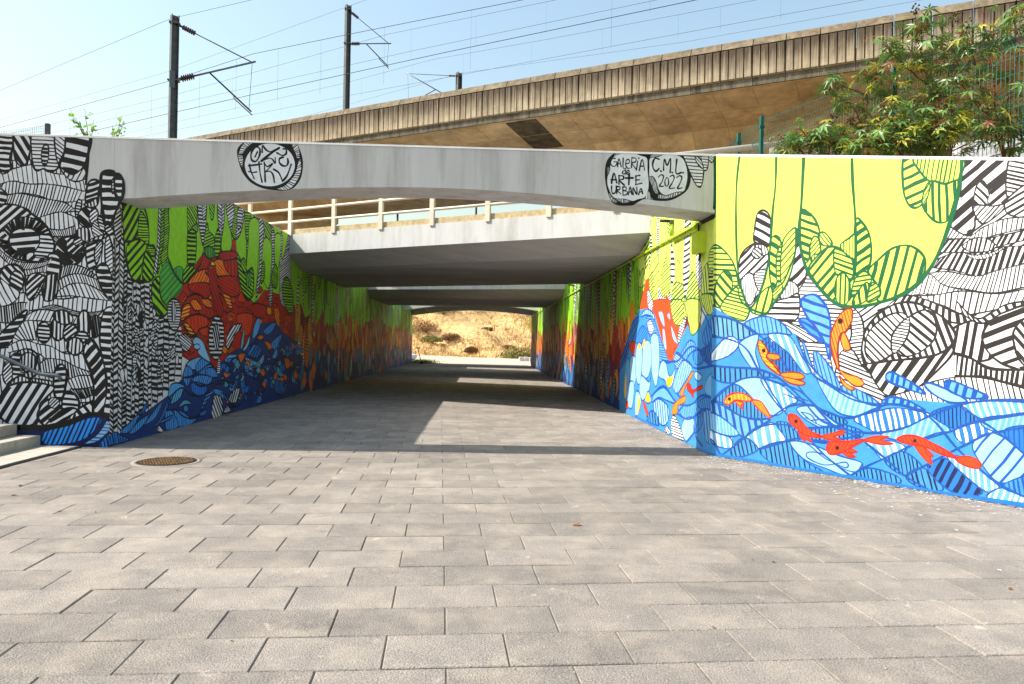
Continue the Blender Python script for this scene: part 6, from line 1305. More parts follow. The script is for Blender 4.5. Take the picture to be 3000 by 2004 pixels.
('S','B','f2','k',17,(37.2,49,23.0,'r'),0,'',[13697,2760,13865,2934,14112,2855,14035,2768,13836,2723]),
('S','B','f2','k',17,(-43.9,86,20.7,'r'),0,'',[13321,1642,13507,1720,13772,1684,13691,1541,13473,1551]),
('S','B','R','k',19,(-2.6,39,15.6,'o'),0,'',[15310,2518,15469,2598,15697,2549,15626,2476,15442,2442]),
('S','B','f2','k',18,(-72.4,138,43.4,'r'),0,'',[14607,2040,14799,2169,15078,2113,14989,2038,14764,2003]),
('S','B','r','k',18,(-72.5,103,34.0,'R'),0,'',[14598,1657,14801,1811,15100,1694,15005,1624,14767,1570]),
('S','B','r','k',22,(-35.2,102,47.7,'R'),0,'',[17266,2149,17579,2321,18035,2263,17890,2150,17524,2051]),
('S','B','r','k',17,(-72.8,77,47.7,'R'),0,'',[14059,2883,14204,3016,14417,2943,14352,2855,14181,2825]),
('S','B','r','k',18,(33.7,80,28.5,'R'),0,'',[14530,2125,14748,2222,15061,2190,14963,2063,14711,1997]),
('S','B','R','k',18,(-5.1,36,13.0,'o'),0,'',[14817,1892,14941,1962,15118,1910,15063,1850,14920,1824]),
('S','B','R','k',15,(-5.2,39,14.0,'o'),0,'',[12560,2074,12714,2190,12939,2112,12870,1996,12687,2020]),
('S','B','r','k',16,(-18.2,40,15.2,'R'),0,'',[12808,1352,12967,1422,13192,1372,13123,1251,12938,1261]),
('S','B','o','k',18,(-16.5,55,15.6,'r'),0,'',[14509,1295,14639,1353,14826,1264,14768,1211,14618,1195]),
('S','B','r','k',21,(-69.9,113,47.5,'R'),0,'',[16715,2546,16867,2676,17090,2614,17020,2567,16842,2512]),
('S','B','r','k',20,(29.5,88,29.8,'R'),0,'',[16340,1686,16561,1805,16880,1732,16780,1645,16522,1613]),
('S','B','r','k',19,(-13.2,61,15.4,'R'),0,'',[15466,1890,15675,2021,15979,1957,15885,1843,15639,1818]),
('S','B','r','k',19,(-39.0,92,34.2,'R'),0,'',[15297,2050,15485,2142,15751,2128,15671,1970,15452,1969]),
('S','B','f2','k',20,(-10.7,43,25.1,'r'),0,'',[16004,2534,16180,2613,16428,2596,16353,2477,16150,2446]),
('L','B','w','k',40.8,'k',17,55,-0.00848324172202506,[10050,3443,10037,2731,10080,2024,10090,1312,10079,600,10113,-116],[10150,3464,10167,2749,10204,2032,10202,1311,10209,590,10216,-132]),
('L','B','w','k',41.2,'k',17,59,0.016416583989473828,[10165,3467,10160,2762,10198,2062,10183,1356,10197,650,10239,-61],[10289,3493,10290,2780,10313,2069,10316,1355,10326,640,10374,-81]),
('L','B','w','k',49.2,'k',17,38,-0.013548816806138885,[10283,3491,10322,2799,10318,2099,10310,1400,10336,700,10357,-3],[10410,3518,10416,2813,10429,2107,10440,1400,10459,691,10494,-22]),
('L','B','w','k',35.6,'k',17,46,0.018283931977701978,[10398,3515,10430,2828,10450,2136,10438,1441,10462,746,10472,49],[10523,3541,10573,2848,10558,2144,10579,1442,10567,739,10601,32]),
('L','B','w','k',50.5,'k',17,49,-0.00902342207166118,[10557,3548,10538,2858,10579,2174,10587,1485,10591,795,10592,106],[10638,3565,10659,2875,10658,2180,10656,1486,10697,789,10709,91]),
('L','B','w','k',38.6,'k',18,36,0.0080849118296688,[10669,2707,10665,2196,10710,1686,10690,1173,10706,660,10723,145],[10817,2726,10814,2207,10824,1689,10846,1170,10837,651,10882,126]),
('L','B','w','k',52.6,'k',18,22,-0.008536950489394601,[10817,2438,10858,1995,10843,1548,10866,1101,10877,654,10850,209],[10936,2450,10953,2001,10933,1550,10974,1098,10963,648,10970,196]),
('L','B','w','k',46.8,'k',18,22,0.016214158822532115,[10922,2352,10944,1933,10929,1513,10950,1093,10952,672,10984,248],[11101,2368,11068,1940,11072,1514,11108,1088,11131,660,11138,232]),
('L','B','w','k',46.6,'k',18,28,-0.00994450624647835,[11057,2308,11108,1912,11098,1512,11100,1112,11085,714,11100,314],[11189,2319,11227,1918,11218,1513,11228,1109,11220,705,11245,299]),
('L','B','w','k',41.9,'k',19,24,0.015632889032605717,[11182,2290,11224,1907,11199,1521,11218,1135,11247,748,11226,363],[11365,2305,11378,1914,11372,1523,11370,1131,11391,739,11412,345]),
('L','B','w','k',43.0,'k',19,23,-0.006584235814672235,[11356,2304,11391,1932,11353,1557,11403,1182,11366,809,11411,432],[11477,2314,11501,1937,11484,1559,11488,1181,11490,803,11493,425]),
('L','B','w','k',55.2,'k',19,20,0.012347911192510583,[11507,2243,11504,1892,11496,1541,11481,1190,11489,839,11545,484],[11673,2256,11688,1900,11702,1543,11702,1186,11716,828,11713,471]),
('L','B','w','k',47.5,'k',19,15,-0.01216323104346419,[11722,1843,11694,1588,11689,1333,11733,1077,11703,823,11731,566],[11870,1849,11895,1591,11884,1332,11874,1073,11877,814,11898,554]),
('L','B','w','k',54.0,'k',20,13,0.01352957140147154,[11887,1804,11870,1573,11904,1343,11915,1111,11901,881,11906,649],[12078,1811,12078,1576,12094,1342,12110,1106,12096,872,12115,636]),
('L','B','w','k',41.3,'k',20,11,-0.010482446271134833,[12103,1781,12087,1573,12099,1366,12110,1158,12120,949,12117,741],[12317,1788,12352,1577,12342,1365,12362,1152,12320,942,12354,728]),
('L','B','w','k',43.7,'k',21,9,0.008399934223798663,[12353,1664,12303,1498,12356,1333,12331,1168,12364,1001,12317,838],[12570,1669,12596,1500,12613,1331,12619,1162,12599,994,12625,824]),
('S','B','w','k',20,(28.0,67,24.5,'k'),0,'',[10975,1110,11031,1037,10981,847,10905,1036]),
('S','B','w','k',20,(-17.1,43,22.7,'k'),0,'',[10939,1658,11005,1603,10946,1480,10884,1549]),
('S','B','w','k',23,(-35.4,77,29.1,'w'),0,'',[12410,1229,12482,1146,12438,1049,12349,1112]),
('S','B','w','k',21,(-3.8,39,14.3,'w'),0,'',[11291,1183,11365,1119,11331,1016,11238,1087]),
('S','B','w','k',19,(-1.3,36,21.7,'k'),0,'',[10689,1709,10759,1634,10713,1492,10639,1606]),
('S','B','k','k',22,(-36.4,82,27.3,'w'),0,'',[11828,1309,11920,1238,11837,1125,11771,1200]),
('S','B','w','k',20,(17.5,37,18.8,'w'),0,'',[10999,1989,11051,1909,11027,1754,10962,1878]),
('S','B','w','k',20,(-3.8,41,18.1,'k'),0,'',[10932,1228,10999,1161,10934,979,10871,1159]),
('S','B','k','k',21,(-4.3,48,13.9,'w'),0,'',[11735,1091,11802,1028,11759,834,11661,984]),
('S','B','w','k',23,(27.3,65,35.1,'k'),0,'',[12375,1660,12447,1571,12418,1418,12326,1561]),
('S','B','w','k',21,(14.5,54,24.3,'k'),0,'',[11601,1527,11682,1462,11622,1269,11536,1435]),
('S','B','w','k',21,(13.7,54,20.8,'k'),0,'',[11555,1336,11637,1258,11557,1123,11500,1263]),
('S','B','k','k',19,(33.0,53,20.0,'k'),0,'',[10554,2071,10601,2013,10551,1902,10517,1974]),
('S','B','k','k',20,(-39.1,61,24.7,'k'),0,'',[11071,1042,11155,983,11102,817,11013,951]),
('S','B','w','k',21,(0.5,34,13.5,'w'),0,'',[11540,2046,11630,1972,11545,1795,11469,1943]),
('S','B','k','k',20,(-0.4,33,19.0,'k'),0,'',[11088,1860,11173,1781,11122,1622,11013,1785]),
('S','B','w','k',21,(15.6,45,19.5,'k'),0,'',[11560,1730,11645,1660,11557,1541,11482,1619]),
('S','B','w','k',21,(0.9,39,23.9,'k'),0,'',[11472,2116,11559,2057,11507,1917,11421,2004]),
('S','B','w','k',21,(-15.6,47,25.8,'k'),0,'',[11681,1761,11768,1681,11681,1569,11613,1660]),
('S','B','w','k',22,(12.9,43,22.6,'k'),0,'',[12108,1322,12180,1245,12109,1045,12021,1212]),
('S','B','w','k',19,(32.6,56,28.8,'k'),0,'',[10704,2075,10783,2023,10716,1904,10665,1974]),
('S','B','k','k',21,(-14.0,58,20.6,'w'),0,'',[11440,2160,11497,2088,11472,1957,11388,2051]),
('S','B','k','k',22,(11.8,50,23.9,'w'),0,'',[11845,1023,11919,938,11879,737,11793,937]),
('S','B','w','k',20,(-39.7,46,23.1,'w'),0,'',[10950,982,10994,922,10987,789,10899,875]),
('S','B','w','k',21,(-17.6,51,23.7,'k'),0,'',[11545,1375,11621,1305,11547,1130,11475,1286]),
('S','B','k','k',21,(-13.6,42,17.5,'w'),0,'',[11551,2219,11605,2160,11559,2012,11482,2142]),
('S','B','w','k',20,(-38.6,75,33.9,'k'),0,'',[11066,1248,11116,1172,11107,998,11004,1139]),
('S','B','w','k',21,(-37.1,63,22.9,'w'),0,'',[11311,1500,11369,1443,11318,1331,11237,1389]),
('S','B','w','k',20,(-2.0,37,20.1,'k'),0,'',[10972,1563,11031,1500,10997,1381,10911,1452]),
('S','B','w','k',22,(26.4,55,28.0,'k'),0,'',[12230,1347,12331,1263,12248,1133,12152,1234]),
('S','B','k','k',20,(-18.2,42,19.6,'w'),0,'',[11019,1409,11091,1329,11015,1251,10951,1306]),
('S','B','w','k',22,(-33.7,70,26.8,'k'),0,'',[11832,2159,11907,2100,11851,1933,11754,2068]),
('S','B','k','k',21,(-13.7,46,21.1,'k'),0,'',[11771,2132,11829,2067,11802,1909,11716,2052]),
('S','B','w','k',19,(28.7,56,21.6,'w'),0,'',[10569,1051,10629,976,10607,825,10502,973]),
('S','B','w','k',19,(-40.1,46,26.7,'w'),0,'',[10678,1059,10726,991,10707,841,10633,971]),
('S','B','w','k',20,(-18.4,39,26.0,'k'),0,'',[10808,1427,10857,1351,10842,1220,10758,1343]),
('S','B','w','k',20,(15.8,39,23.1,'k'),0,'',[11107,1636,11166,1553,11118,1444,11047,1555]),
('S','B','w','k',20,(-36.4,76,26.6,'w'),0,'',[11224,1747,11286,1667,11258,1589,11178,1655]),
('S','B','w','k',20,(13.2,53,18.0,'w'),0,'',[10888,1058,10959,989,10897,899,10846,955]),
('S','B','w','k',20,(31.9,45,26.3,'k'),0,'',[10759,1933,10802,1880,10766,1720,10696,1855]),
('S','B','w','k',20,(-35.7,70,25.7,'k'),0,'',[11129,2034,11209,1965,11137,1875,11085,1955]),
('S','B','w','k',21,(15.8,55,23.2,'k'),0,'',[11581,1775,11636,1711,11620,1592,11531,1695]),
('S','B','k','k',20,(-36.6,65,24.2,'w'),0,'',[10831,2008,10893,1930,10863,1776,10788,1922]),
('S','B','w','k',21,(15.1,45,20.1,'k'),0,'',[11491,1599,11583,1533,11488,1428,11413,1503]),
('S','B','w','k',20,(27.9,62,22.0,'k'),0,'',[10923,1050,10989,975,10962,867,10862,957]),
('S','B','w','k',21,(29.1,50,24.8,'k'),0,'',[10254,3200,10382,3302,10455,3157,10456,2813,10294,2856]),
('S','B','w','k',20,(25.1,46,20.7,'k'),0,'',[10051,2529,10114,2830,10221,2729,10259,2423,10216,2225,10112,2255]),
('S','B','w','k',26,(-18.2,47,23.6,'k'),0,'',[12493,1445,12566,1541,12887,1545,13021,1381,12739,1252]),
('S','B','g','n',44,0,0,'',[10496,3336,10825,3384,11109,3402,11274,3197,11320,2874,11522,2843,11545,2699,11460,2399,11296,2339,11020,2312,10753,2361,10602,2592,10525,2982]),
('S','B','g','n',26,(47.5,127,58.8,'n'),0,'',[10503,3318,10826,3371,11010,3349,11004,3153,10881,2899,10676,2841,10550,2850]),
('S','B','g','n',27,(7.4,42,21.8,'n'),0,'',[10998,3291,11166,3278,11301,3072,11278,2876,10970,2904]),
('S','B','g','n',31,(34.5,106,48.0,'n'),0,'',[10619,2725,10818,2872,11054,2912,11255,2837,11134,2621,11025,2319,10753,2361]),
('S','B','g','n',27,(-27.3,99,51.8,'n'),0,'',[11249,2836,11374,2870,11522,2840,11461,2397,11141,2326,11158,2624]),
('S','B','g','n',28,(5.8,34,17.2,'n'),0,'',[11258,2845,11384,2876,11526,2836,11488,2722,11342,2734]),
('K','B','n',72,0,'',[10326,3350,10625,3387,11093,3399]),
('S','B','w','k',23,(-31.1,58,32.1,'k'),0,'',[11629,3505,11723,3522,11699,3013,11618,2561,11487,2394,11505,2578,11589,2910]),
('S','B','g','n',28,(24.3,44,26.2,'n'),0,'',[11716,3521,11840,3543,11829,3032,11741,2692,11616,2472,11692,3013]),
('S','B','g','n',29,(24.1,34,18.4,'n'),0,'',[11826,3541,12023,3577,12019,2906,11857,2582,11733,2718,11829,3032]),
('S','B','g','n',35,0,0,'',[12023,3577,12728,3723,12748,3322,12744,2763,12633,2567,12581,2419,12288,2519,11990,2765,12016,3210]),
('S','B','m','M',29,(30.7,88,31.5,'M'),0,'',[11704,2465,11958,2689,12221,2513,12571,2386,12387,2195,12094,2084,11885,1982,11761,2128]),
('S','B','g','n',33,(-24.2,127,69.1,'n'),0,'',[11451,2312,11692,2423,11740,2127,11992,1972,11955,1849,11679,1834,11464,2034]),
('S','B','m','M',23,(-87.2,81,31.0,'M'),0,'',[12205,2543,12357,2654,12558,2656,12642,2552,12570,2415]),
('S','B','g','n',31,(30.1,85,45.8,'n'),0,'',[12586,2563,12787,2715,13002,2734,13135,2631,12840,2469,12634,2404]),
('K','B','n',39,0,'',[11990,2765,12288,2519,12602,2396,12839,2505,13337,2785,13437,3018]),
('S','B','g','n',31,(-26.3,63,30.7,'n'),0,'',[12728,3723,13118,3795,13114,3461,12932,3281,12770,3290]),
('S','B','g','n',32,(-9.6,42,22.7,'n'),0,'',[12927,3382,13168,3487,13175,3354,13007,3296]),
('S','B','g','n',37,(5.9,78,39.2,'n'),0,'',[12752,3255,13099,3326,13122,2876,13001,2747,12776,2772]),
('S','B','w','k',32,(8.1,61,36.3,'k'),0,'',[13193,3851,13558,3911,13555,3531,13461,3154,13309,3320,13208,3560]),
('S','B','w','k',27,(26.6,49,24.4,'k'),0,'',[13369,3875,13549,3909,13542,3684,13429,3597]),
('S','B','g','n',33,(-23.7,56,29.9,'n'),0,'',[13710,3939,13958,3986,13924,3714,13796,3684]),
('S','B','g','n',33,(17.4,56,29.0,'n'),0,'',[13542,3443,13637,3565,13724,3436,13968,3366,14030,3122,13835,2952,13495,3021]),
('S','B','m','n',25,(-86.9,76,34.2,'n'),0,'',[13504,3026,13545,3117,13824,3170,14011,3106,13978,2995,13740,2950]),
('S','B','g','n',34,(6.6,68,38.6,'n'),0,'',[14044,3409,14171,3552,14313,3470,14303,3192,14137,2986,14011,3120]),
('S','B','w','k',35,(26.3,58,29.6,'k'),0,'',[14129,4036,14538,4109,14520,3777,14361,3349,14193,3615]),
('S','B','w','k',23,(-8.3,62,31.3,'k'),0,'',[14129,4036,14320,4068,14369,3387,14191,3651]),
('S','B','g','n',41,0,0,'',[14486,4085,14652,3986,14928,3503,14914,3270,14691,3129,14477,3141,14340,3270,14494,3773]),
('S','B','w','k',40,(24.2,61,30.8,'k'),0,'',[14623,4129,15615,4277,15580,3854,15356,3580,15145,3486,14931,3557,14695,3806]),
('S','B','g','n',37,(2.6,41,21.9,'n'),0,'',[15017,4204,15257,4245,15219,3893,15155,3512,14928,3594,15031,3958]),
('S','B','w','k',31,(6.3,59,33.1,'k'),0,'',[15243,4091,15578,4191,15507,3862,15289,3710]),
('S','B','g','n',38,(8.2,56,33.7,'n'),0,'',[15716,4256,16093,4243,16071,3871,15911,3552,15748,3740]),
('S','B','g','n',39,(21.2,55,27.2,'n'),0,'',[15866,3556,16073,3339,16155,3061,15933,2997,15851,3292]),
('S','B','g','n',40,(-19.4,69,36.7,'n'),0,'',[16314,4220,16624,4190,16570,3948,16398,3963]),
('S','B','g','n',30,0,0,'',[16061,4033,16681,4072,16683,3286,16552,2639,16297,2391,16035,2396,15875,2911,15966,3489]),
('S','B','g','n',51,(-12.8,87,45.8,'n'),0,'',[15237,3218,15491,3120,15875,2911,16270,3032,16383,2834,16369,2521,16117,2329,15783,2376,15511,2600,15312,2931]),
('S','B','g','n',38,(-23.6,71,38.3,'n'),0,'',[15497,3032,15671,3170,15865,3071,15815,2865]),
('S','B','m','n',26,(-70.8,101,45.3,'n'),0,'',[15851,2787,16035,2906,16204,2819,16150,2629,15958,2594]),
('S','B','w','k',34,(24.5,71,39.3,'k'),0,'',[16680,4188,17032,4194,17027,3716,16959,3101,16838,2767,16561,2291,16607,2643,16788,3298]),
('S','B','w','k',36,(11.6,62,37.1,'k'),0,'',[17651,4139,17933,4000,17933,3429,17893,2854,17756,2288,17577,2380,17640,2833,17758,3409]),
('S','B','w','k',38,(18.6,61,32.8,'k'),0,'',[18438,4074,18654,3987,18601,3505,18856,3654,19183,4183,19469,4150,19463,3355,19529,2863,19136,2334,18558,2431,18446,3017]),
('S','B','g','n',42,(-18.7,81,43.8,'n'),0,'',[17019,4170,17644,4137,17571,3835,17227,3831]),
('S','B','g','n',32,0,0,'',[17075,3766,17673,3714,17648,2946,17511,2678,17186,2774,16959,3097]),
('S','B','g','n',33,0,0,'',[17961,3958,18476,4032,18430,3485,18278,3230,18011,3249]),
('S','B','g','n',41,(4.6,52,28.6,'n'),0,'',[16942,3143,17154,3252,17177,2905,16896,2751]),
('S','B','g','n',44,(-13.5,75,40.7,'n'),0,'',[17710,2952,18007,3299,18269,3118,18211,2764,17884,2739]),
('S','B','g','n',47,(2.3,69,35.4,'n'),0,'',[18716,2897,19154,3079,19703,2751,19789,2277,19411,2161,18838,2451]),
('S','B','o','k',24,(43.3,79,30.4,'r'),0,'',[12823,2403,13169,2634,13668,2733,13774,2499,13269,2404]),
('S','B','o','k',26,(-17.3,58,23.8,'r'),0,'',[13973,2906,14444,2994,14890,2737,14195,2674]),
('S','B','r','k',27,(-80.7,180,84.5,'R'),0,'',[14477,2960,15209,3089,15345,2778,14946,2723]),
('S','B','r','k',24,(37.0,79,36.5,'R'),0,'',[12796,2384,13728,2492,13788,2251,13278,2220]),
('S','B','r','k',38,(-43.7,88,37.1,'R'),0,'',[12534,1787,12582,2004,12854,2196,13320,2259,13892,2085,14048,1911,13706,1846,13294,1917]),
('S','B','r','k',23,(10.6,54,25.5,'a'),0,'',[12533,1803,12661,2024,12910,2069,12878,1887,12712,1797]),
('S','B','o','k',24,(-30.8,67,25.0,'r'),0,'',[12934,2103,13150,2168,13429,2062,13388,1988,13117,1977]),
('S','B','o','k',25,(-14.2,48,19.5,'r'),0,'',[13413,2180,13781,2202,13932,2069,13648,2055]),
('S','B','f2','k',38,(-74.3,154,68.2,'r'),0,'',[12588,1730,13121,1900,13714,1867,13769,1726,13352,1648,13140,1544]),
('S','B','R','k',24,(-7.0,58,27.4,'a'),0,'',[12625,1782,12879,1708,13147,1561,12886,1574]),
('S','B','r','k',27,(-3.6,59,27.6,'a'),0,'',[14452,2480,14671,2538,14916,2288,15050,2100,14804,2127,14513,2333]),
('S','B','r','k',27,(-6.8,56,23.5,'R'),0,'',[14187,2640,15231,2733,15485,2440,15026,2329,14361,2433]),
('S','B','f2','k',29,(-58.1,133,44.2,'r'),0,'',[15324,1961,16321,2019,16214,1623,15708,1576]),
('S','B','o','k',32,0,0,'',[17448,2240,17760,2232,17771,2074,17459,2084]),
('S','B','o','k',34,(-34.5,107,42.6,'r'),0,'',[18002,2221,18418,2216,18531,1843,18277,1837]),
('S','B','r','k',31,(-24.9,83,33.8,'R'),0,'',[16306,2247,17296,2254,17165,1985,16457,2003]),
('S','B','r','k',27,(48.2,77,34.8,'R'),0,'',[14322,3126,15188,3250,15196,3116,14433,2992]),
('S','B','r','k',26,(-28.2,75,31.2,'R'),0,'',[13970,2266,14419,2331,14750,2109,14541,2025]),
('S','B','R','k',28,(-40.9,97,33.6,'r'),0,'',[13606,2672,13793,2860,13993,2908,14099,2776,14217,2462,14551,2025,14287,1923,13869,2330,13759,2603]),
('S','B','r2','k',17,0,0,'',[13547,2661,13635,2739,13763,2717]),
('S','B','o','k',17,0,0,'',[13926,2794,13916,2781,13887,2770,13852,2767,13823,2771,13811,2783,13821,2796,13850,2807,13885,2810,13914,2806]),
('S','B','a','k',14,0,0,'',[13842,2838,13910,2908,14060,2861]),
('S','B','w','k',35,(1.0,44,24.3,'k'),0,'',[12012,1991,12159,2110,12430,2091,12537,1890,12451,1663,12257,1607,12061,1716]),
('S','B','w','k',25,(-82.4,74,35.7,'k'),0,'',[12170,2030,12272,2067,12336,1914,12269,1740,12181,1815]),
('S','B','k','k',29,(-0.8,83,36.1,'w'),0,'',[13814,1414,13856,1696,14137,1909,14457,1837,14599,1656,14588,1378,14433,1158,14183,1091,13883,1203]),
('S','B','k','k',23,(-61.2,99,36.0,'w'),0,'',[14005,1628,14195,1775,14355,1634,14322,1306,14121,1307]),
('S','B','w','k',31,(31.5,88,48.9,'k'),0,'',[14734,1453,14994,1720,15572,1802,15650,1715,15231,1571,15016,1339,14797,1302]),
('S','B','D','k',13,0,1,'',[10081,-113,10317,75,11112,320,12046,547,12681,824,12977,1124,13472,1163,14024,881,15004,1208,15904,1350,16764,1836,18062,1914,19073,1618,20194,1434,20609,1234,20821,-137,15638,-92,13201,-95,11428,-84,10084,-186]),
('S','B','c3','N',23,(-74.7,58,23.3,'b'),0,'',[12767,1013,12978,1109,13481,1149,13189,941,12865,994]),
('S','B','s3','N',24,(-81.7,96,39.2,'B'),0,'',[13180,957,13525,1142,13942,1019,13995,895,13576,828]),
('S','B','s3','N',25,(-81.5,83,36.8,'B'),0,'',[13650,924,14020,949,14331,834,14268,759,13800,785]),
('S','B','s3','N',23,(-82.1,78,35.0,'B'),0,'',[12665,837,12825,1019,13126,883,13004,759,12835,669]),
('S','B','s3','N',24,(55.8,85,34.6,'B'),0,'',[12988,759,13403,842,14003,763,13862,648,13413,652]),
('S','B','b3','N',23,(-81.9,83,37.5,'B'),0,'',[13028,600,13118,727,13737,625,13647,478,13296,481]),
('S','B','c3','N',23,0,0,'',[13065,1439,13201,1511,13509,1440,13693,1275,13894,1062,13560,1125,13298,1243,13378,1326,13126,1372]),
('S','B','s3','N',22,(-82.5,64,25.0,'c'),0,'',[12100,555,12176,722,12461,747,12757,666,12503,632,12257,500]),
('S','B','t3','N',22,(57.7,80,30.2,'B'),0,'',[12182,446,12394,615,12705,641,12591,505,12296,418]),
('S','B','t3','N',22,(-82.2,53,19.0,'B'),0,'',[12511,329,12662,429,12902,426,13073,347,12780,363]),
('S','B','s3','N',22,(-82.3,84,34.2,'B'),0,'',[12295,292,12633,264,13036,113,13292,71,13034,-5,12533,19]),
('S','B','s3','N',21,(-82.6,69,30.9,'B'),0,'',[12016,317,12266,297,12511,30,12071,13,11989,160]),
('S','B','s3','N',19,(-83.4,49,21.7,'B'),0,'',[10537,171,10832,272,11064,367,10979,224,10756,128]),
('S','B','s3','N',19,(-83.3,57,22.9,'B'),0,'',[10805,126,11114,268,11422,319,11241,182,10979,101]),
('S','B','b3','N',20,(-83.2,47,20.6,'d'),0,'',[11105,345,11252,472,11383,516,11321,406]),
('S','B','s3','N',20,(-83.0,56,25.0,'B'),0,'',[11259,180,11533,336,11861,478,11794,363,11600,236]),
('S','B','b3','N',18,(-69.1,65,30.3,'d'),0,'',[10196,30,10337,187,10570,119,10799,19]),
('S','B','s3','N',21,(-66.2,61,24.2,'B'),0,'',[11667,166,12062,211,12269,235,12201,182,11863,145]),
('S','B','b3','N',21,(-82.8,59,26.2,'d'),0,'',[11543,110,11793,224,12017,433,12116,513,12055,343,11797,152]),
('S','B','t3','N',26,(30.0,71,29.2,'B'),0,'',[14506,718,14708,894,15015,1029,15475,1092,15026,839,14667,723]),
('S','B','c3','N',26,(-60.3,75,28.0,'B'),0,'',[14677,1084,14953,1179,15414,1165,15120,1074,14752,1023]),
('S','B','c3','N',29,(-70.9,111,43.2,'B'),0,'',[15906,1118,16422,1033,16818,1000,17250,1161,17192,970,16776,834,16305,870,16036,995]),
('S','B','s3','N',29,(-79.8,104,39.2,'c'),0,'',[16378,1518,16502,1793,16755,1968,16926,1840,16725,1608,16456,1498]),
('S','B','b3','N',31,(-55.3,127,50.7,'s'),0,'',[17173,1676,17685,1843,18173,1899,17937,1710,17480,1589]),
('S','B','s3','N',32,(-78.9,141,55.0,'B'),0,'',[17791,1387,18246,1542,18731,1614,18499,1386,18110,1233]),
('S','B','c3','N',28,0,0,'',[15731,1255,15962,1389,16198,1556,16146,1389,15910,1254]),
('S','B','t3','N',27,0,0,'',[15611,1313,15711,1580,15823,1696,15805,1504,15700,1294]),
('S','B','c3','N',28,(-58.5,85,31.9,'B'),0,'',[15805,1024,16302,913,16502,787,16182,819]),
('S','B','b3','N',25,(-61.1,79,35.3,'B'),0,'',[14403,954,14650,1017,14758,924,14460,829]),
('S','B','s3','N',27,(-60.3,95,38.0,'B'),0,'',[14940,483,15197,689,15586,765,15483,581,15158,433]),
('S','B','b3','N',28,(-71.8,113,45.2,'B'),0,'',[15594,632,15949,633,16202,503,16089,334,15723,435]),
('S','B','b3','N',28,(-29.5,66,26.5,'s'),0,'',[15815,851,16181,838,16507,706,16318,655]),
('S','B','s3','N',27,(-8.3,38,15.4,'B'),0,'',[14800,1085,15396,1090,15457,1014,15019,952]),
('S','B','s3','N',31,(-69.3,115,43.2,'c'),0,'',[17369,1092,17743,999,18265,1275,18356,1119,18047,1014]),
('S','B','t3','N',33,(-14.8,56,22.4,'B'),0,'',[18058,860,18458,825,19065,551,18986,462,18308,674]),
('S','B','s3','N',24,(8.0,58,27.1,'d'),0,'',[13480,183,13728,459,14137,542,14047,454,13735,326]),
('S','B','b3','N',24,(-63.5,61,26.6,'B'),0,'',[13399,109,13481,166,13742,192,13703,96]),
('S','B','s3','N',25,(-33.5,56,22.4,'B'),0,'',[14090,536,14232,545,14580,471,14534,385,14189,444]),
('S','B','s3','N',26,(-25.3,55,22.6,'B'),0,'',[14636,378,14949,338,15173,174,15454,114,15068,128]),
('S','B','s3','N',30,(-70.8,114,44.5,'B'),0,'',[16744,86,16936,235,17148,158,17017,44]),
('S','B','b3','N',33,(-68.8,139,61.7,'d'),0,'',[18177,281,18477,555,19167,360,19181,172,18757,108]),
('S','B','t3','N',34,0,0,'',[19195,1152,19639,1242,19747,1049,19295,1010]),
('S','B','b3','N',39,(28.4,110,47.6,'d'),0,'',[17105,1221,17000,1128,16719,1075,16380,1082,16113,1142,16008,1233,16101,1322,16362,1377,16700,1376,16988,1317]),
('S','B','s3','N',20,(-82.2,54,22.9,'B'),0,'',[12924,284,12907,250,12857,233,12794,239,12743,265,12722,302,12739,334,12788,352,12851,346,12903,320]),
('S','B','c3','N',18,0,0,'',[13402,1339,13375,1311,13300,1294,13207,1295,13132,1312,13103,1341,13129,1369,13202,1386,13295,1386,13372,1368]),
('K','B','N',37,0,'',[12681,824,12992,825,13400,904,13924,1019,14312,835,14708,890,15120,1078,15915,1176,16526,1428,17201,1471,17968,1037,18529,981]),
('K','B','N',37,0,'',[12995,778,13413,644,13944,647,14517,686,15147,617,15943,731,16711,596,17546,619]),
('K','B','N',33,0,'',[12116,513,12613,659,13008,509,13595,468,14180,617,14829,598]),
('K','B','N',31,0,'',[12056,328,12409,311,12636,199,13029,98,13441,121]),
('K','B','N',39,0,'',[14533,403,15343,105,16216,286,17206,342]),
('K','B','N',42,0,'',[15583,822,16309,794,16961,893,17901,908,19142,687]),
('S','B','s3','N',24,(-79.5,109,42.4,'N'),0,'',[17232,544,17403,594,17586,526,17413,445]),
('S','B','b3','N',21,(-24.2,50,15.2,'N'),0,'',[14992,559,15099,625,15217,546,15106,509]),
('S','B','s3','N',21,(-24.1,42,15.5,'N'),0,'',[15207,498,15301,552,15404,486,15307,445]),
('S','B','b3','N',22,(-80.3,117,35.6,'N'),0,'',[15828,631,15940,663,16059,619,15945,587]),
('S','B','b3','N',22,(27.6,70,22.0,'N'),0,'',[16316,892,16447,951,16589,884,16455,835]),
('S','B','t3','N',25,(-54.8,95,40.6,'N'),0,'',[18408,919,18620,979,18847,907,18632,820]),
('S','B','o','N',27,(24.5,82,27.2,'r'),0,'',[19504,1302,19744,1415,20007,1299,19760,1201]),
('S','B','D','N',26,(-20.0,65,19.9,'N'),0,'',[18894,374,19074,429,19267,353,19084,292]),
('S','B','b3','N',26,(24.8,62,26.2,'N'),0,'',[18904,1140,19066,1200,19240,1135,19075,1081]),
('S','B','b3','N',24,(-20.4,55,18.1,'N'),0,'',[17269,843,17410,903,17561,834,17418,785]),
('S','B','D','N',20,(-61.2,86,27.0,'N'),0,'',[14758,363,14856,406,14962,348,14862,299]),
('S','B','b3','N',28,(21.5,93,28.5,'N'),0,'',[20074,337,20258,389,20455,316,20267,264]),
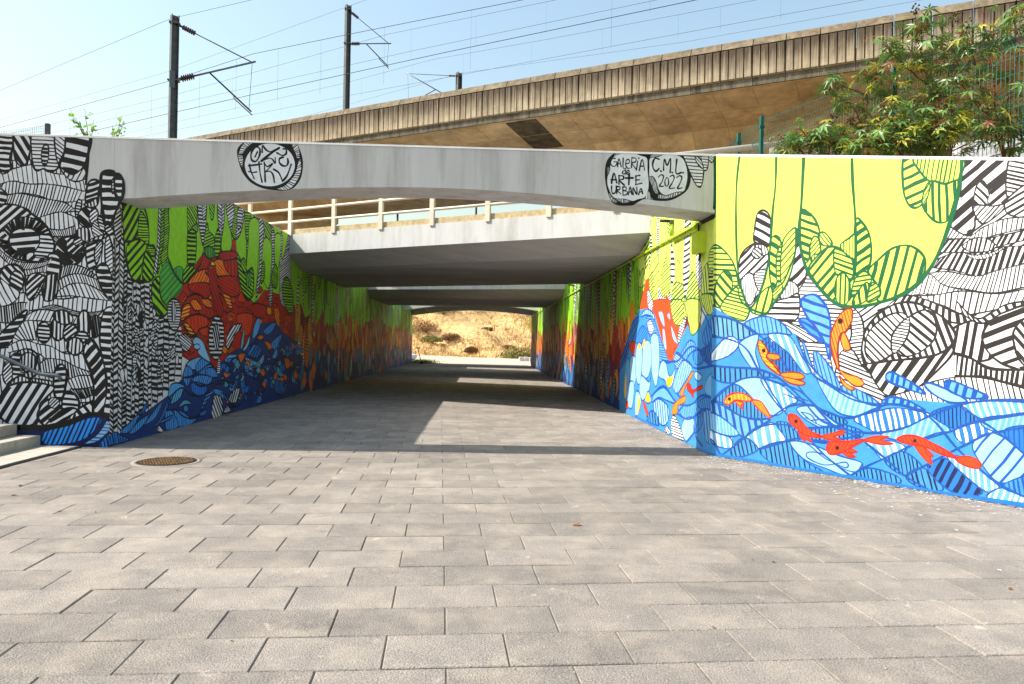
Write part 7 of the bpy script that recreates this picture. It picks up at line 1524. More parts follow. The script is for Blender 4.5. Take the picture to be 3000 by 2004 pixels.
('S','B','t3','N',28,(-77.8,147,56.8,'N'),0,'',[20013,680,20136,717,20267,671,20144,612]),
('S','B','b3','N',22,(-59.5,94,30.3,'N'),0,'',[15700,418,15835,472,15979,400,15843,329]),
('S','B','t3','N',24,(-79.2,117,44.4,'N'),0,'',[17683,698,17800,737,17924,689,17807,626]),
('S','B','b3','N',27,(-53.0,112,44.6,'N'),0,'',[19340,1252,19581,1371,19848,1248,19597,1166]),
('S','B','D','N',21,(-60.0,82,29.3,'N'),0,'',[15366,509,15518,570,15683,490,15528,405]),
('S','B','D','N',21,(-60.5,81,27.9,'N'),0,'',[14910,759,15043,835,15189,747,15052,694]),
('S','B','b3','N',24,(-20.7,61,18.5,'N'),0,'',[17737,575,17870,647,18015,562,17879,507]),
('S','B','s3','N',23,(-22.4,48,17.5,'N'),0,'',[16944,280,17096,326,17258,259,17104,207]),
('S','B','D','N',20,(30.0,55,19.7,'N'),0,'',[14900,979,15049,1050,15209,970,15058,887]),
('S','B','D','N',28,(-17.7,68,21.6,'N'),0,'',[20255,795,20390,843,20535,786,20397,753]),
('S','B','D','N',23,(-57.9,98,34.0,'N'),0,'',[16849,340,16946,391,17051,327,16954,275]),
('S','B','s3','N',22,(-80.3,106,36.1,'N'),0,'',[15852,868,16012,945,16186,857,16023,774]),
('S','B','t3','N',21,(-60.3,93,28.5,'N'),0,'',[15123,565,15269,632,15426,548,15278,481]),
('S','B','t3','N',26,(-18.1,64,19.8,'N'),0,'',[18566,1178,18805,1276,19066,1171,18820,1067]),
('S','B','b3','N',26,(-54.7,104,41.5,'N'),0,'',[18887,439,19002,489,19127,427,19010,386]),
('S','B','s3','N',23,(-57.6,91,34.2,'N'),0,'',[16703,720,16885,807,17083,704,16895,643]),
('S','B','D','N',28,(-52.1,122,48.3,'N'),0,'',[20615,495,20790,572,20983,479,20802,430]),
('S','B','b3','N',28,(22.7,94,28.8,'N'),0,'',[20432,994,20666,1061,20917,985,20676,928]),
('S','B','o','N',23,(26.3,76,23.1,'r'),0,'',[16920,749,17084,832,17263,735,17093,689]),
('S','B','D','N',23,(-57.5,91,34.7,'N'),0,'',[16903,527,17085,625,17287,506,17099,416]),
('S','B','t3','N',20,(-81.0,90,30.5,'N'),0,'',[14636,587,14754,658,14882,573,14761,532]),
('S','B','o','N',22,(27.2,73,22.1,'r'),0,'',[16399,785,16485,844,16580,778,16492,742]),
('S','B','b3','N',21,(-23.6,40,15.6,'N'),0,'',[15232,633,15353,678,15482,620,15360,563]),
('S','B','D','N',21,(-59.6,94,29.6,'N'),0,'',[15422,926,15517,961,15618,920,15522,876]),
('S','B','s3','N',24,(25.8,60,24.0,'N'),0,'',[17476,841,17614,899,17763,832,17624,763]),
('S','B','D','N',21,(28.2,58,20.7,'N'),0,'',[15421,626,15548,670,15683,613,15555,550]),
('S','B','D','N',26,(24.6,66,25.9,'N'),0,'',[18671,959,18839,1028,19021,951,18851,863]),
('S','B','b3','N',25,(-55.5,127,39.0,'N'),0,'',[18065,771,18212,835,18371,760,18220,718]),
('S','B','t3','N',23,(-79.8,96,39.8,'N'),0,'',[16643,910,16814,1011,17002,899,16826,820]),
('S','B','b3','N',22,(26.4,52,21.7,'N'),0,'',[15905,259,16024,314,16153,241,16032,184]),
('S','B','s3','N',20,(-61.7,81,26.0,'N'),0,'',[14418,385,14532,447,14656,368,14540,308]),
('S','B','o','N',21,(-80.7,86,32.8,'r'),0,'',[15206,254,15333,293,15468,234,15339,192]),
('S','B','D','N',21,(28.8,57,20.1,'N'),0,'',[15094,674,15211,723,15337,662,15217,613]),
('S','B','D','N',28,(-17.0,57,21.9,'N'),0,'',[20394,1028,20571,1088,20761,1021,20581,953]),
('S','B','b3','N',27,(-18.2,61,20.6,'N'),0,'',[19338,887,19568,994,19820,874,19584,780]),
('S','B','o','N',22,(-21.6,53,16.6,'r'),0,'',[15917,952,16088,1037,16276,942,16099,870]),
('S','B','t3','N',20,(-60.7,84,27.4,'N'),0,'',[14761,810,14870,875,14989,801,14879,730]),
('S','B','b3','N',24,(-56.4,111,36.9,'N'),0,'',[17447,841,17606,911,17779,831,17618,742]),
('S','B','b3','N',25,(26.0,83,25.1,'N'),0,'',[18341,1327,18449,1378,18566,1326,18457,1270]),
('S','B','D','N',23,(-21.7,55,17.6,'N'),0,'',[17007,506,17122,555,17246,493,17130,435]),
('S','B','b3','N',26,(-54.5,106,41.8,'N'),0,'',[18965,481,19078,524,19199,469,19085,420]),
('S','B','b3','N',26,(-19.1,55,19.8,'N'),0,'',[18599,791,18842,878,19106,774,18859,651]),
('S','B','b3','N',23,(-21.4,50,17.3,'N'),0,'',[16637,730,16803,791,16981,716,16811,657]),
('S','B','D','N',26,(-18.3,53,20.1,'N'),0,'',[18857,1013,19044,1107,19249,1005,19058,913]),
('S','B','b3','N',23,(-57.9,87,33.4,'N'),0,'',[16525,689,16669,729,16821,676,16676,623]),
('S','B','s3','N',28,(23.5,70,28.3,'N'),0,'',[20126,1183,20389,1313,20680,1176,20409,1057]),
('S','B','b3','N',22,(-80.3,101,35.8,'N'),0,'',[15905,609,15987,657,16076,601,15993,566]),
('S','B','s3','N',27,(-53.1,142,44.8,'N'),0,'',[19561,1083,19680,1151,19812,1079,19690,1019]),
('S','B','D','N',28,(-77.6,169,59.4,'N'),0,'',[20397,860,20581,920,20779,849,20592,777]),
('S','B','D','N',27,(-78.2,155,53.6,'N'),0,'',[19255,1000,19514,1123,19801,989,19531,911]),
('S','B','b3','N',26,(-17.8,60,20.4,'N'),0,'',[19020,1134,19270,1249,19544,1127,19287,1022]),
('S','B','D','N',26,(-54.4,124,41.3,'N'),0,'',[18573,1130,18732,1215,18907,1125,18744,1047]),
('S','B','D','N',24,(-22.1,50,17.7,'N'),0,'',[17062,318,17216,407,17386,297,17227,243]),
('S','B','o','N',20,(-25.5,40,14.8,'r'),0,'',[14796,247,14871,273,14949,235,14874,207]),
('S','B','t3','N',21,(-60.1,81,28.6,'N'),0,'',[15085,896,15213,940,15348,887,15220,807]),
('S','B','o','N',26,(-54.4,111,42.1,'r'),0,'',[18932,520,19115,619,19319,502,19128,450]),
('S','B','b3','N',21,(-22.8,47,16.0,'N'),0,'',[15551,740,15671,778,15798,729,15676,693]),
('S','B','D','N',22,(-23.7,54,16.3,'N'),0,'',[16025,279,16111,312,16203,267,16116,238]),
('S','B','t3','N',27,(-78.0,151,55.8,'N'),0,'',[19722,467,19975,593,20258,441,19996,331]),
('S','B','b3','N',25,(-20.1,49,18.7,'N'),0,'',[17879,740,17977,780,18082,732,17983,696]),
('S','B','D','N',27,(-78.0,177,55.3,'N'),0,'',[19740,681,19878,731,20027,670,19888,605]),
('S','B','D','N',23,(26.2,75,22.9,'N'),0,'',[16720,623,16877,708,17049,607,16888,542]),
('S','B','o','N',27,(-53.2,120,44.8,'r'),0,'',[19564,815,19772,932,20005,802,19789,713]),
('S','B','D','N',21,(-24.0,40,15.3,'N'),0,'',[15076,584,15148,613,15225,576,15151,553]),
('S','B','o','N',23,(-57.7,99,34.3,'r'),0,'',[16925,346,17024,376,17129,333,17029,304]),
('S','B','b3','N',21,(27.2,57,20.9,'N'),0,'',[15475,283,15553,314,15637,271,15558,237]),
('S','B','b3','N',21,(28.1,54,20.4,'N'),0,'',[15207,476,15317,547,15437,461,15325,408]),
('S','B','b3','N',28,(-16.6,68,21.5,'N'),0,'',[19966,1306,20186,1401,20426,1304,20202,1196]),
('S','B','D','N',27,(-18.7,65,20.6,'N'),0,'',[19328,702,19568,827,19835,683,19586,598]),
('S','B','o','N',21,(-24.2,44,15.8,'r'),0,'',[15513,336,15626,382,15747,320,15634,252]),
('S','B','b3','N',25,(-56.2,109,37.7,'N'),0,'',[17770,406,17966,519,18185,383,17981,303]),
('S','B','o','N',24,(-21.7,53,17.8,'r'),0,'',[17154,451,17303,543,17468,434,17315,365]),
('S','B','b3','N',27,(-53.2,107,45.1,'N'),0,'',[19742,605,19919,682,20113,590,19931,523]),
('S','B','D','N',23,(-22.1,45,17.6,'N'),0,'',[17027,344,17181,438,17352,323,17194,249]),
('S','B','o','N',26,(-18.5,58,20.3,'r'),0,'',[19161,854,19282,921,19416,847,19290,811]),
('S','B','D','N',20,(30.0,48,19.5,'N'),0,'',[14794,879,14909,962,15036,870,14918,812]),
('S','B','D','N',20,(-24.1,40,14.7,'N'),0,'',[14459,818,14579,910,14713,807,14588,746]),
('S','B','t3','N',25,(-20.8,58,18.7,'N'),0,'',[17896,483,18044,531,18202,468,18053,389]),
('S','B','s3','N',28,(23.1,91,29.0,'N'),0,'',[20661,1210,20811,1251,20970,1207,20820,1143]),
('S','B','D','N',27,(-53.0,108,45.5,'N'),0,'',[19719,765,19966,861,20237,748,19981,673]),
('S','B','b3','N',28,(-77.5,153,59.9,'N'),0,'',[20409,510,20702,598,21021,483,20721,355]),
('S','B','t3','N',28,(22.5,77,28.5,'N'),0,'',[20204,748,20368,798,20544,737,20376,699]),
('S','B','b3','N',26,(-78.4,157,51.6,'N'),0,'',[18975,1232,19139,1311,19319,1229,19151,1154]),
('S','B','t3','N',21,(-22.5,48,15.8,'N'),0,'',[15251,958,15409,1063,15583,948,15421,861]),
('S','B','b3','N',21,(-24.7,39,15.5,'N'),0,'',[15299,292,15374,315,15453,281,15379,237]),
('S','B','b3','N',23,(25.7,60,22.6,'N'),0,'',[16522,300,16627,356,16742,285,16634,244]),
('S','B','D','N',21,(-60.1,86,29.1,'N'),0,'',[15337,347,15489,438,15657,324,15499,266]),
('S','B','t3','N',24,(-56.5,107,36.6,'N'),0,'',[17429,800,17541,859,17663,792,17549,744]),
('S','B','t3','N',21,(28.1,69,20.9,'N'),0,'',[15560,694,15704,788,15864,680,15716,597]),
('S','B','D','N',21,(-60.3,74,28.2,'N'),0,'',[14948,915,15091,963,15244,906,15100,824]),
('S','B','b3','N',26,(22.6,79,26.8,'N'),0,'',[19075,319,19190,377,19315,306,19197,271]),
('S','B','t3','N',25,(-78.8,153,47.9,'N'),0,'',[18369,535,18499,566,18636,523,18506,465]),
('S','B','D','N',24,(25.1,69,24.4,'N'),0,'',[17682,685,17830,728,17988,673,17839,603]),
('S','B','D','N',23,(27.0,63,22.3,'N'),0,'',[16436,771,16588,823,16751,759,16596,708]),
('S','B','s3','N',25,(24.1,78,25.4,'N'),0,'',[18278,551,18387,596,18504,540,18394,489]),
('S','B','D','N',21,(-22.9,52,15.9,'N'),0,'',[15509,729,15625,773,15749,718,15632,660]),
('S','B','D','N',27,(-78.0,177,54.7,'N'),0,'',[19467,1047,19728,1119,20009,1037,19743,929]),
('S','B','o','N',20,(-23.9,40,14.9,'r'),0,'',[14620,809,14755,853,14898,797,14763,711]),
('S','B','s3','N',22,(-80.3,114,35.9,'N'),0,'',[15851,886,15975,973,16113,877,15984,835]),
('S','B','t3','N',22,(27.9,56,21.8,'N'),0,'',[16185,953,16333,1052,16497,945,16343,890]),
('S','B','o','N',26,(-19.9,59,19.6,'r'),0,'',[18605,500,18783,573,18976,481,18793,435]),
('S','B','o','N',23,(-21.0,58,17.8,'r'),0,'',[17037,736,17191,818,17359,723,17203,636]),
('S','B','t3','N',21,(-24.4,46,15.7,'N'),0,'',[15521,280,15602,303,15687,268,15607,221]),
('S','B','o','N',28,(-52.9,126,46.0,'r'),0,'',[19915,546,20173,650,20456,523,20191,424]),
('S','B','D','N',22,(27.3,58,21.5,'N'),0,'',[15866,581,16020,668,16190,564,16032,472]),
('S','B','b3','N',20,(30.2,59,19.3,'N'),0,'',[14669,901,14804,964,14949,891,14813,808]),
('S','B','b3','N',26,(-53.5,125,43.2,'N'),0,'',[18991,1293,19199,1356,19422,1290,19212,1183]),
('S','B','t3','N',23,(26.7,70,22.7,'N'),0,'',[16694,793,16845,878,17012,781,16856,715]),
('S','B','o','k',21,(-29.4,51,19.2,'r'),0,'',[15449,1145,15618,1190,15915,1176,15801,1082,15631,991,15509,1088]),
('S','B','o','k',24,(-25.9,59,22.3,'r'),0,'',[17273,1450,17715,1409,17873,1300,17652,1237,17424,1345]),
('S','B','o','k',23,(-26.3,57,21.4,'r'),0,'',[16717,1530,16984,1594,17197,1534,16923,1470]),
('S','B','o','k',26,(-25.0,66,24.7,'r'),0,'',[19031,1015,19476,982,19580,813,19225,754]),
('S','B','o','k',25,(-27.0,61,22.9,'r'),0,'',[18077,595,18305,719,18395,581,18161,503]),
('S','B','w','k',28,(-45.3,88,48.7,'k'),0,'',[14024,31,14121,398,14287,420,14537,332,14603,62,14360,-20]),
('S','B','w','k',30,(51.8,115,57.6,'k'),0,'',[14953,265,15158,433,15489,487,15608,404,15449,208,15172,193]),
('S','B','w','k',28,(-5.3,39,18.9,'k'),0,'',[14264,837,14306,1113,14420,1093,14410,831]),
('S','B','w','k',29,(-6.9,32,17.2,'k'),0,'',[14654,57,14854,164,15072,55,14810,24]),
('S','B','w','k',23,(-82.8,130,15.6,'k'),0,'',[11737,31,11765,127,11900,54,11953,-2])]

# ------------------------------------------------------------------ the mural: flat paint laid on the walls shape by shape
PAL = {k: lin(v) for k, v in dict(k='#15120f', k2='#262220', w='#e3e4e8', W='#e6e9ec', g='#92d41f', G='#0c5a33', n='#0d2417', m='#58b13c', M='#12763a', y='#d2e560',  # black and lime have paler copies, sunlight put into the right-wall paint
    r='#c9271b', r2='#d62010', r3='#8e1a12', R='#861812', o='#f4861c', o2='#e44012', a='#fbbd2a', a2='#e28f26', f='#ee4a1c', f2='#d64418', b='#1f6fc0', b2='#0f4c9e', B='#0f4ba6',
    c='#62a6d8', C='#93c0de', d='#0c1d4e', D='#0e3678', s='#398ccc', s2='#2d95f0', q='#1c72be', t='#6cbcd2', N='#0a1230', p='#c58a6a', e='#7d8f2a', h='#8a8f9a', z='#bdbcbc', s3='#4fa8ec', b3='#2384de', c3='#8ecbf0', t3='#6cc4dc').items()}  # trailing blues are lightened copies, offsetting the shade of the left wall
def paint_material():
    m = bpy.data.materials.new('mural_paint'); m.use_nodes = True; t = m.node_tree; N = t.nodes; L = t.links; b = N['Principled BSDF']
    at_ = N.new('ShaderNodeAttribute'); at_.attribute_name = 'paint'
    tc = N.new('ShaderNodeTexCoord'); no = N.new('ShaderNodeTexNoise'); no.inputs['Scale'].default_value = 9; no.inputs['Detail'].default_value = 7; L.new(tc.outputs['Object'], no.inputs['Vector'])
    mr = N.new('ShaderNodeMapRange'); mr.inputs[1].default_value = .3; mr.inputs[2].default_value = .7; mr.inputs[3].default_value = .88; mr.inputs[4].default_value = 1.07; L.new(no.outputs['Fac'], mr.inputs[0])
    mx = N.new('ShaderNodeVectorMath'); mx.operation = 'MULTIPLY'; L.new(at_.outputs['Color'], mx.inputs[0]); L.new(mr.outputs[0], mx.inputs[1]); n3 = N.new('ShaderNodeTexNoise'); n3.inputs['Scale'].default_value = 1.1; n3.inputs['Detail'].default_value = 8; n3.inputs['Roughness'].default_value = .7; mp = N.new('ShaderNodeMapping'); mp.inputs['Scale'].default_value = (1, 1, .35); L.new(tc.outputs['Object'], mp.inputs[0]); L.new(mp.outputs[0], n3.inputs['Vector'])
    m3 = N.new('ShaderNodeMapRange'); m3.inputs[1].default_value = .35; m3.inputs[2].default_value = .75; m3.inputs[3].default_value = 0; m3.inputs[4].default_value = .07; L.new(n3.outputs['Fac'], m3.inputs[0])
    mi = N.new('ShaderNodeMix'); mi.data_type = 'RGBA'; L.new(m3.outputs[0], mi.inputs['Factor']); L.new(mx.outputs[0], mi.inputs['A']); mi.inputs['B'].default_value = (.30, .28, .25, 1); L.new(mi.outputs['Result'], b.inputs['Base Color'])
    b.inputs['Roughness'].default_value = .62; b.inputs['Specular IOR Level'].default_value = .25
    n2 = N.new('ShaderNodeTexNoise'); n2.inputs['Scale'].default_value = 55; n2.inputs['Detail'].default_value = 4; L.new(tc.outputs['Object'], n2.inputs['Vector'])
    bp = N.new('ShaderNodeBump'); bp.inputs['Strength'].default_value = .35; bp.inputs['Distance'].default_value = .01; L.new(n2.outputs['Fac'], bp.inputs['Height']); L.new(bp.outputs[0], b.inputs['Normal'])
    return m
PAINT = paint_material()
from mathutils.geometry import tessellate_polygon
def smooth(P, closed, k=5):
    n = len(P); out = []
    rng_ = range(n if closed else n - 1)
    for i in rng_:
        if closed: p0, p1, p2, p3 = P[i - 1], P[i], P[(i + 1) % n], P[(i + 2) % n]
        else: p0, p1, p2, p3 = P[max(0, i - 1)], P[i], P[i + 1], P[min(n - 1, i + 2)]
        for j in range(k):
            t = j / k; t2 = t * t; t3 = t2 * t
            out.append(tuple(.5 * (2 * p1[a] + (p2[a] - p0[a]) * t + (2 * p0[a] - 5 * p1[a] + 4 * p2[a] - p3[a]) * t2 + (3 * p1[a] - p0[a] - 3 * p2[a] + p3[a]) * t3) for a in (0, 1)))
    if not closed: out.append(tuple(P[-1]))
    return out
def clip(poly, halves):
    for (a, b, c) in halves:           # keep a*u + b*v <= c
        if len(poly) < 3: return []
        out = []; n = len(poly)
        for i in range(n):
            p, q = poly[i], poly[(i + 1) % n]; dp = a * p[0] + b * p[1] - c; dq = a * q[0] + b * q[1] - c
            if dp <= 0: out.append(p)
            if (dp < 0 < dq) or (dq < 0 < dp):
                t = dp / (dp - dq); out.append((p[0] + (q[0] - p[0]) * t, p[1] + (q[1] - p[1]) * t))
        poly = out
    return poly
class Mural:
    STEP = 0.00003
    def __init__(s, to3d, halves):
        s.f = to3d; s.h = halves; s.bb = []; s.rg = random.Random(77); s.layers = {}
        s.cells = {}
    def level(s, P):
        x0 = min(p[0] for p in P); x1 = max(p[0] for p in P); y0 = min(p[1] for p in P); y1 = max(p[1] for p in P)
        cs = [(i, j) for i in range(int(math.floor(x0 / .12)), int(math.floor(x1 / .12)) + 1) for j in range(int(math.floor(y0 / .12)), int(math.floor(y1 / .12)) + 1)]
        if len(cs) > 40000: lv = max(s.cells.values(), default=0) + 3
        else: lv = max((s.cells.get(c, 0) for c in cs), default=0) + 3
        for c in cs: s.cells[c] = lv
        return lv
    def put(s, poly, col, lv, tg='', convex=True):
        poly = clip(poly, s.h)
        if len(poly) < 3: return
        D = s.layers.setdefault(tg, ([], [], []))
        n = len(D[0]); h = 0.0006 + lv * s.STEP
        D[0].extend(s.f(u, v, h) for u, v in poly)
        if convex or len(poly) < 4: D[1].append(tuple(range(n, n + len(poly)))); D[2].append(col)
        else:
            for tri in tessellate_polygon([[Vector((p[0], p[1], 0)) for p in poly]]): D[1].append(tuple(n + i for i in tri)); D[2].append(col)
    def ribbon(s, P, w_, col, lv, tg='', closed=True, vary=.22):
        n = len(P); hw = w_ / 2; Lf = []; Rt = []; ph = s.rg.uniform(0, 6)
        for i in range(n):
            a = P[i - 1] if (closed or i > 0) else P[0]; b = P[(i + 1) % n] if (closed or i < n - 1) else P[-1]
            dx, dy = b[0] - a[0], b[1] - a[1]; l = math.hypot(dx, dy) or 1e-9; k = hw * (1 + vary * math.sin(ph + i * .55) + s.rg.uniform(-.05, .05))
            Lf.append((P[i][0] - dy / l * k, P[i][1] + dx / l * k)); Rt.append((P[i][0] + dy / l * k, P[i][1] - dx / l * k))
        for i in range(n if closed else n - 1):
            j = (i + 1) % n; s.put([Lf[i], Lf[j], Rt[j], Rt[i]], col, lv, tg)
        if not closed:
            for c, d in ((0, 1), (n - 1, n - 2)):
                s.put([(P[c][0] + hw * math.cos(t), P[c][1] + hw * math.sin(t)) for t in [k * math.pi / 4 for k in range(8)]], col, lv, tg)
    def stripes(s, P, st, lv, tg=''):
        ang, sp, wd, col = st; a = R(ang); dx, dy = math.cos(a), math.sin(a); nx, ny = -dy, dx; n = len(P)
        if sp < .004: return
        T_ = [p[0] * nx + p[1] * ny for p in P]; S_ = [p[0] * dx + p[1] * dy for p in P]
        def cross(t):
            xs = []
            for i in range(n):
                j = (i + 1) % n
                if (T_[i] - t) * (T_[j] - t) < 0: xs.append(S_[i] + (S_[j] - S_[i]) * (t - T_[i]) / (T_[j] - T_[i]))
            return sorted(xs)
        t = min(T_) + sp * s.rg.uniform(.25, .6); cnt = 0
        while t < max(T_) and cnt < 220:
            cnt += 1
            k = wd * s.rg.uniform(.38, .62); xs = cross(t)
            bend = s.rg.uniform(-.10, .10) * sp
            for i in range(0, len(xs) - 1, 2):
                s0, s1 = xs[i], xs[i + 1]; sm = (s0 + s1) / 2; k0 = k * s.rg.uniform(.75, 1.15); k1 = k * s.rg.uniform(.75, 1.15)
                pt = lambda S__, T__: (dx * S__ + nx * T__, dy * S__ + ny * T__)
                s.put([pt(s0, t - k0), pt(sm, t + bend - k), pt(sm, t + bend + k), pt(s0, t + k0)], col, lv, tg); s.put([pt(sm, t + bend - k), pt(s1, t - k1), pt(s1, t + k1), pt(sm, t + bend + k)], col, lv, tg)
            t += sp * s.rg.uniform(.86, 1.14)
    def shape(s, fill, out, w_, st, poly, tg, P):
        Q = P if poly else smooth(P, True); lv = s.level(Q)
        s.put(Q, PAL[fill], lv, tg, False)
        if st: s.stripes(Q, (st[0], st[1], st[2], PAL[st[3]]), lv + 1, tg)
        if out and w_ > 0: s.ribbon(Q, w_, PAL[out], lv + 2, tg, True)
    def line(s, col, w_, poly, tg, P):
        Q = P if poly else smooth(P, False); lv = s.level(Q); s.ribbon(Q, w_, PAL[col], lv + 2, tg, False)
    def ladder(s, fill, col, wd, out, w_, n, slant, A, B):
        A = smooth(A, False, 8); B = smooth(B, False, 8)
        def arc(P):
            d = [0]
            for i in range(1, len(P)): d.append(d[-1] + math.hypot(P[i][0] - P[i - 1][0], P[i][1] - P[i - 1][1]))
            return d
        da, db = arc(A), arc(B)
        def ev(P, d, t):
            x = max(0, min(1, t)) * d[-1]
            for i in range(1, len(P)):
                if d[i] >= x:
                    k = (x - d[i - 1]) / ((d[i] - d[i - 1]) or 1e-9); return (P[i - 1][0] + (P[i][0] - P[i - 1][0]) * k, P[i - 1][1] + (P[i][1] - P[i - 1][1]) * k)
            return P[-1]
        lv = s.level(A + B); m = 24
        for i in range(m): s.put([ev(A, da, i / m), ev(A, da, (i + 1) / m), ev(B, db, (i + 1) / m), ev(B, db, i / m)], PAL[fill], lv, '')
        sl = slant * (1 if True else 1); ha = wd / 2
        for i in range(n):
            t = (i + .5 + s.rg.uniform(-.18, .18)) / n; ka = ha * s.rg.uniform(.75, 1.25) / (da[-1] or 1); kb = ha * s.rg.uniform(.75, 1.25) / (db[-1] or 1); q = sl + s.rg.uniform(-.006, .006)
            s.put([ev(A, da, t - ka), ev(A, da, t + ka), ev(B, db, t + q + kb), ev(B, db, t + q - kb)], PAL[col], lv + 1, '')
        if out and w_ > 0: s.ribbon(A, w_, PAL[out], lv + 2, '', False); s.ribbon(B, w_, PAL[out], lv + 2, '', False)
    def build(s, parent, namer):
        for tg, (v, f, c) in s.layers.items():
            name, label = namer(tg); me = bpy.data.meshes.new(name); me.from_pydata(v, [], f); me.materials.append(PAINT)
            at_ = me.attributes.new('paint', 'FLOAT_COLOR', 'CORNER'); arr = np.ones((len(me.loops), 4), np.float32); tot = np.array([len(q) for q in f]); arr[:, :3] = np.repeat(np.array(c, np.float32), tot, axis=0)
            at_.data.foreach_set('color', arr.ravel()); me.update(); o = link(name, me, parent)
            if label: o['label'] = label
TOPM = 0.028
MUR = {
    'A': Mural(lambda u, v, h: (u, YF - h, v), [(0, 1, ZT - TOPM), (0, -1, 0.0), (-1, 0, 14)]),
    'F': Mural(lambda u, v, h: (u, YF + .003 - h, v), [(0, 1, ZT - TOPM), (1, 0, XR - .002), (-1, 0, 5.03)]),
    'B': Mural(lambda u, v, h: (XL + h, u, v), [(0, 1, ZT - .01), (0, -1, 0.0), (-1, 0, -YF), (1, 0, 52.6)]),
    'C': Mural(lambda u, v, h: (XR - h, u, v), [(0, 1, ZT - .01), (0, -1, 0.0), (-1, 0, -YF), (1, 0, 49.6)]),
    'D': Mural(lambda u, v, h: tuple(W0 + WD * u + WNRM * h + Vector((0, 0, v))), [(.2065, 1, ZT - TOPM), (0, -1, 0.0), (-1, 0, .012), (1, 0, 6.2)]),
}
def far_wall(M, u0, u1, seed):
    """drips, flames and water carried on along the depth of the underpass"""
    g = random.Random(seed)
    def blob(u, z0, z1, w_, fill, st, out='n', ow=.016, tg=''):
        M.shape(fill, out, ow, st, 0, tg, [(u + g.uniform(-.05, .05), z1), (u + w_ * .5, z1 - (z1 - z0) * .25), (u + w_ * g.uniform(.4, .6), z0 + (z1 - z0) * .35), (u + g.uniform(-.05, .05), z0), (u - w_ * g.uniform(.4, .6), z0 + (z1 - z0) * .3), (u - w_ * .5, z1 - (z1 - z0) * .3)])
    M.shape('g', None, 0, 0, 1, '', [(u0, 1.7), (u1, 1.7), (u1, ZT), (u0, ZT)])
    M.shape('R', None, 0, 0, 1, '', [(u0, .5), (u1, .5), (u1, 1.9)] + [(u1 - (u1 - u0) * i / 60, 1.75 + g.uniform(-.35, .75)) for i in range(61)])
    M.shape('D', None, 0, 0, 1, '', [(u0, 0), (u1, 0), (u1, .8)] + [(u1 - (u1 - u0) * i / 60, .75 + g.uniform(-.35, .55)) for i in range(61)])
    u = u0
    while u < u1:                                   # flames
        z = g.uniform(.7, 1.7); h = g.uniform(.4, 1.1); f = g.choice(['o', 'f2', 'r', 'R', 'o', 'a', 'p', 'e', 'f2'])
        blob(u, z, z + h, g.uniform(.22, .5), f, (g.choice([90, 80, 30, -40, 10]), g.uniform(.05, .09), .022, g.choice(['R', 'n', 'a', 'r'])) if g.random() < .75 else 0, 'R'); u += g.uniform(.10, .22)
    u = u0
    while u < u1:                                   # water
        z = g.uniform(-.1, .75); h = g.uniform(.3, .75); f = g.choice(['b', 's', 'D', 'B', 'b', 't', 'h', 'D', 'o'])
        blob(u, z, z + h, g.uniform(.25, .6), f, (g.choice([90, 88, 40, -50]), g.uniform(.045, .08), .02, 'N' if f != 'o' else 'r'), 'N', .02); u += g.uniform(.09, .2)
    u = u0
    while u < u1:                                   # drips, feathers and zebra ribbons
        k = g.random(); w_ = g.uniform(.28, .62); z = ZT - g.uniform(.9, 2.3)
        if k < .52:
            M.shape('g', 'n', .03, 0, 0, '', [(u - w_ / 2, ZT + .3), (u + w_ / 2, ZT + .3), (u + w_ * .45, (ZT + z) / 2), (u + w_ * .4, z + .25), (u, z), (u - w_ * .4, z + .25), (u - w_ * .45, (ZT + z) / 2)])
            if g.random() < .7: blob(u + g.uniform(-.1, .1), z + .05, z + g.uniform(.5, 1.0), w_ * .6, 'g', (g.choice([45, -45, 5, 70]), .075, .03, 'n'), 'n', .02)
            u += w_ * .8
        elif k < .88:
            w_ = g.uniform(.10, .22); z1 = ZT - g.uniform(0, .5); z0 = z - g.uniform(0, .8); col = g.choice(['w', 'w', 'w', 'p', 'h'])
            M.ladder(col, 'k', .05, 'k', .016, int((z1 - z0) / .10), g.uniform(-.03, .03), [(u - w_ / 2, z1), (u - w_ * .6, (z0 + z1) / 2), (u, z0)], [(u + w_ / 2, z1), (u + w_ * .55, (z0 + z1) / 2), (u + .02, z0)]); u += w_ * 1.1
        else:
            blob(u, z, ZT + .2, .3, 'm', (60, .07, .025, 'n'), 'n', .02); u += .3
    for _ in range(int((u1 - u0) * 1.3)):           # pale strands reaching down into the water
        u = g.uniform(u0, u1); z0 = g.uniform(.1, .9); z1 = z0 + g.uniform(.5, 1.4); w_ = g.uniform(.07, .15); col = g.choice(['w', 'p', 'h', 'e', 'o', 'w'])
        M.ladder(col, g.choice(['k', 'R', 'n']), .035, 'k', .012, int((z1 - z0) / .085), g.uniform(-.03, .03), [(u, z1), (u - w_, (z0 + z1) / 2), (u, z0)], [(u + .02, z1), (u + w_, (z0 + z1) / 2), (u + .02, z0)])
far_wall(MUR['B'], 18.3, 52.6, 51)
far_wall(MUR['C'], 11.0, 49.6, 52)
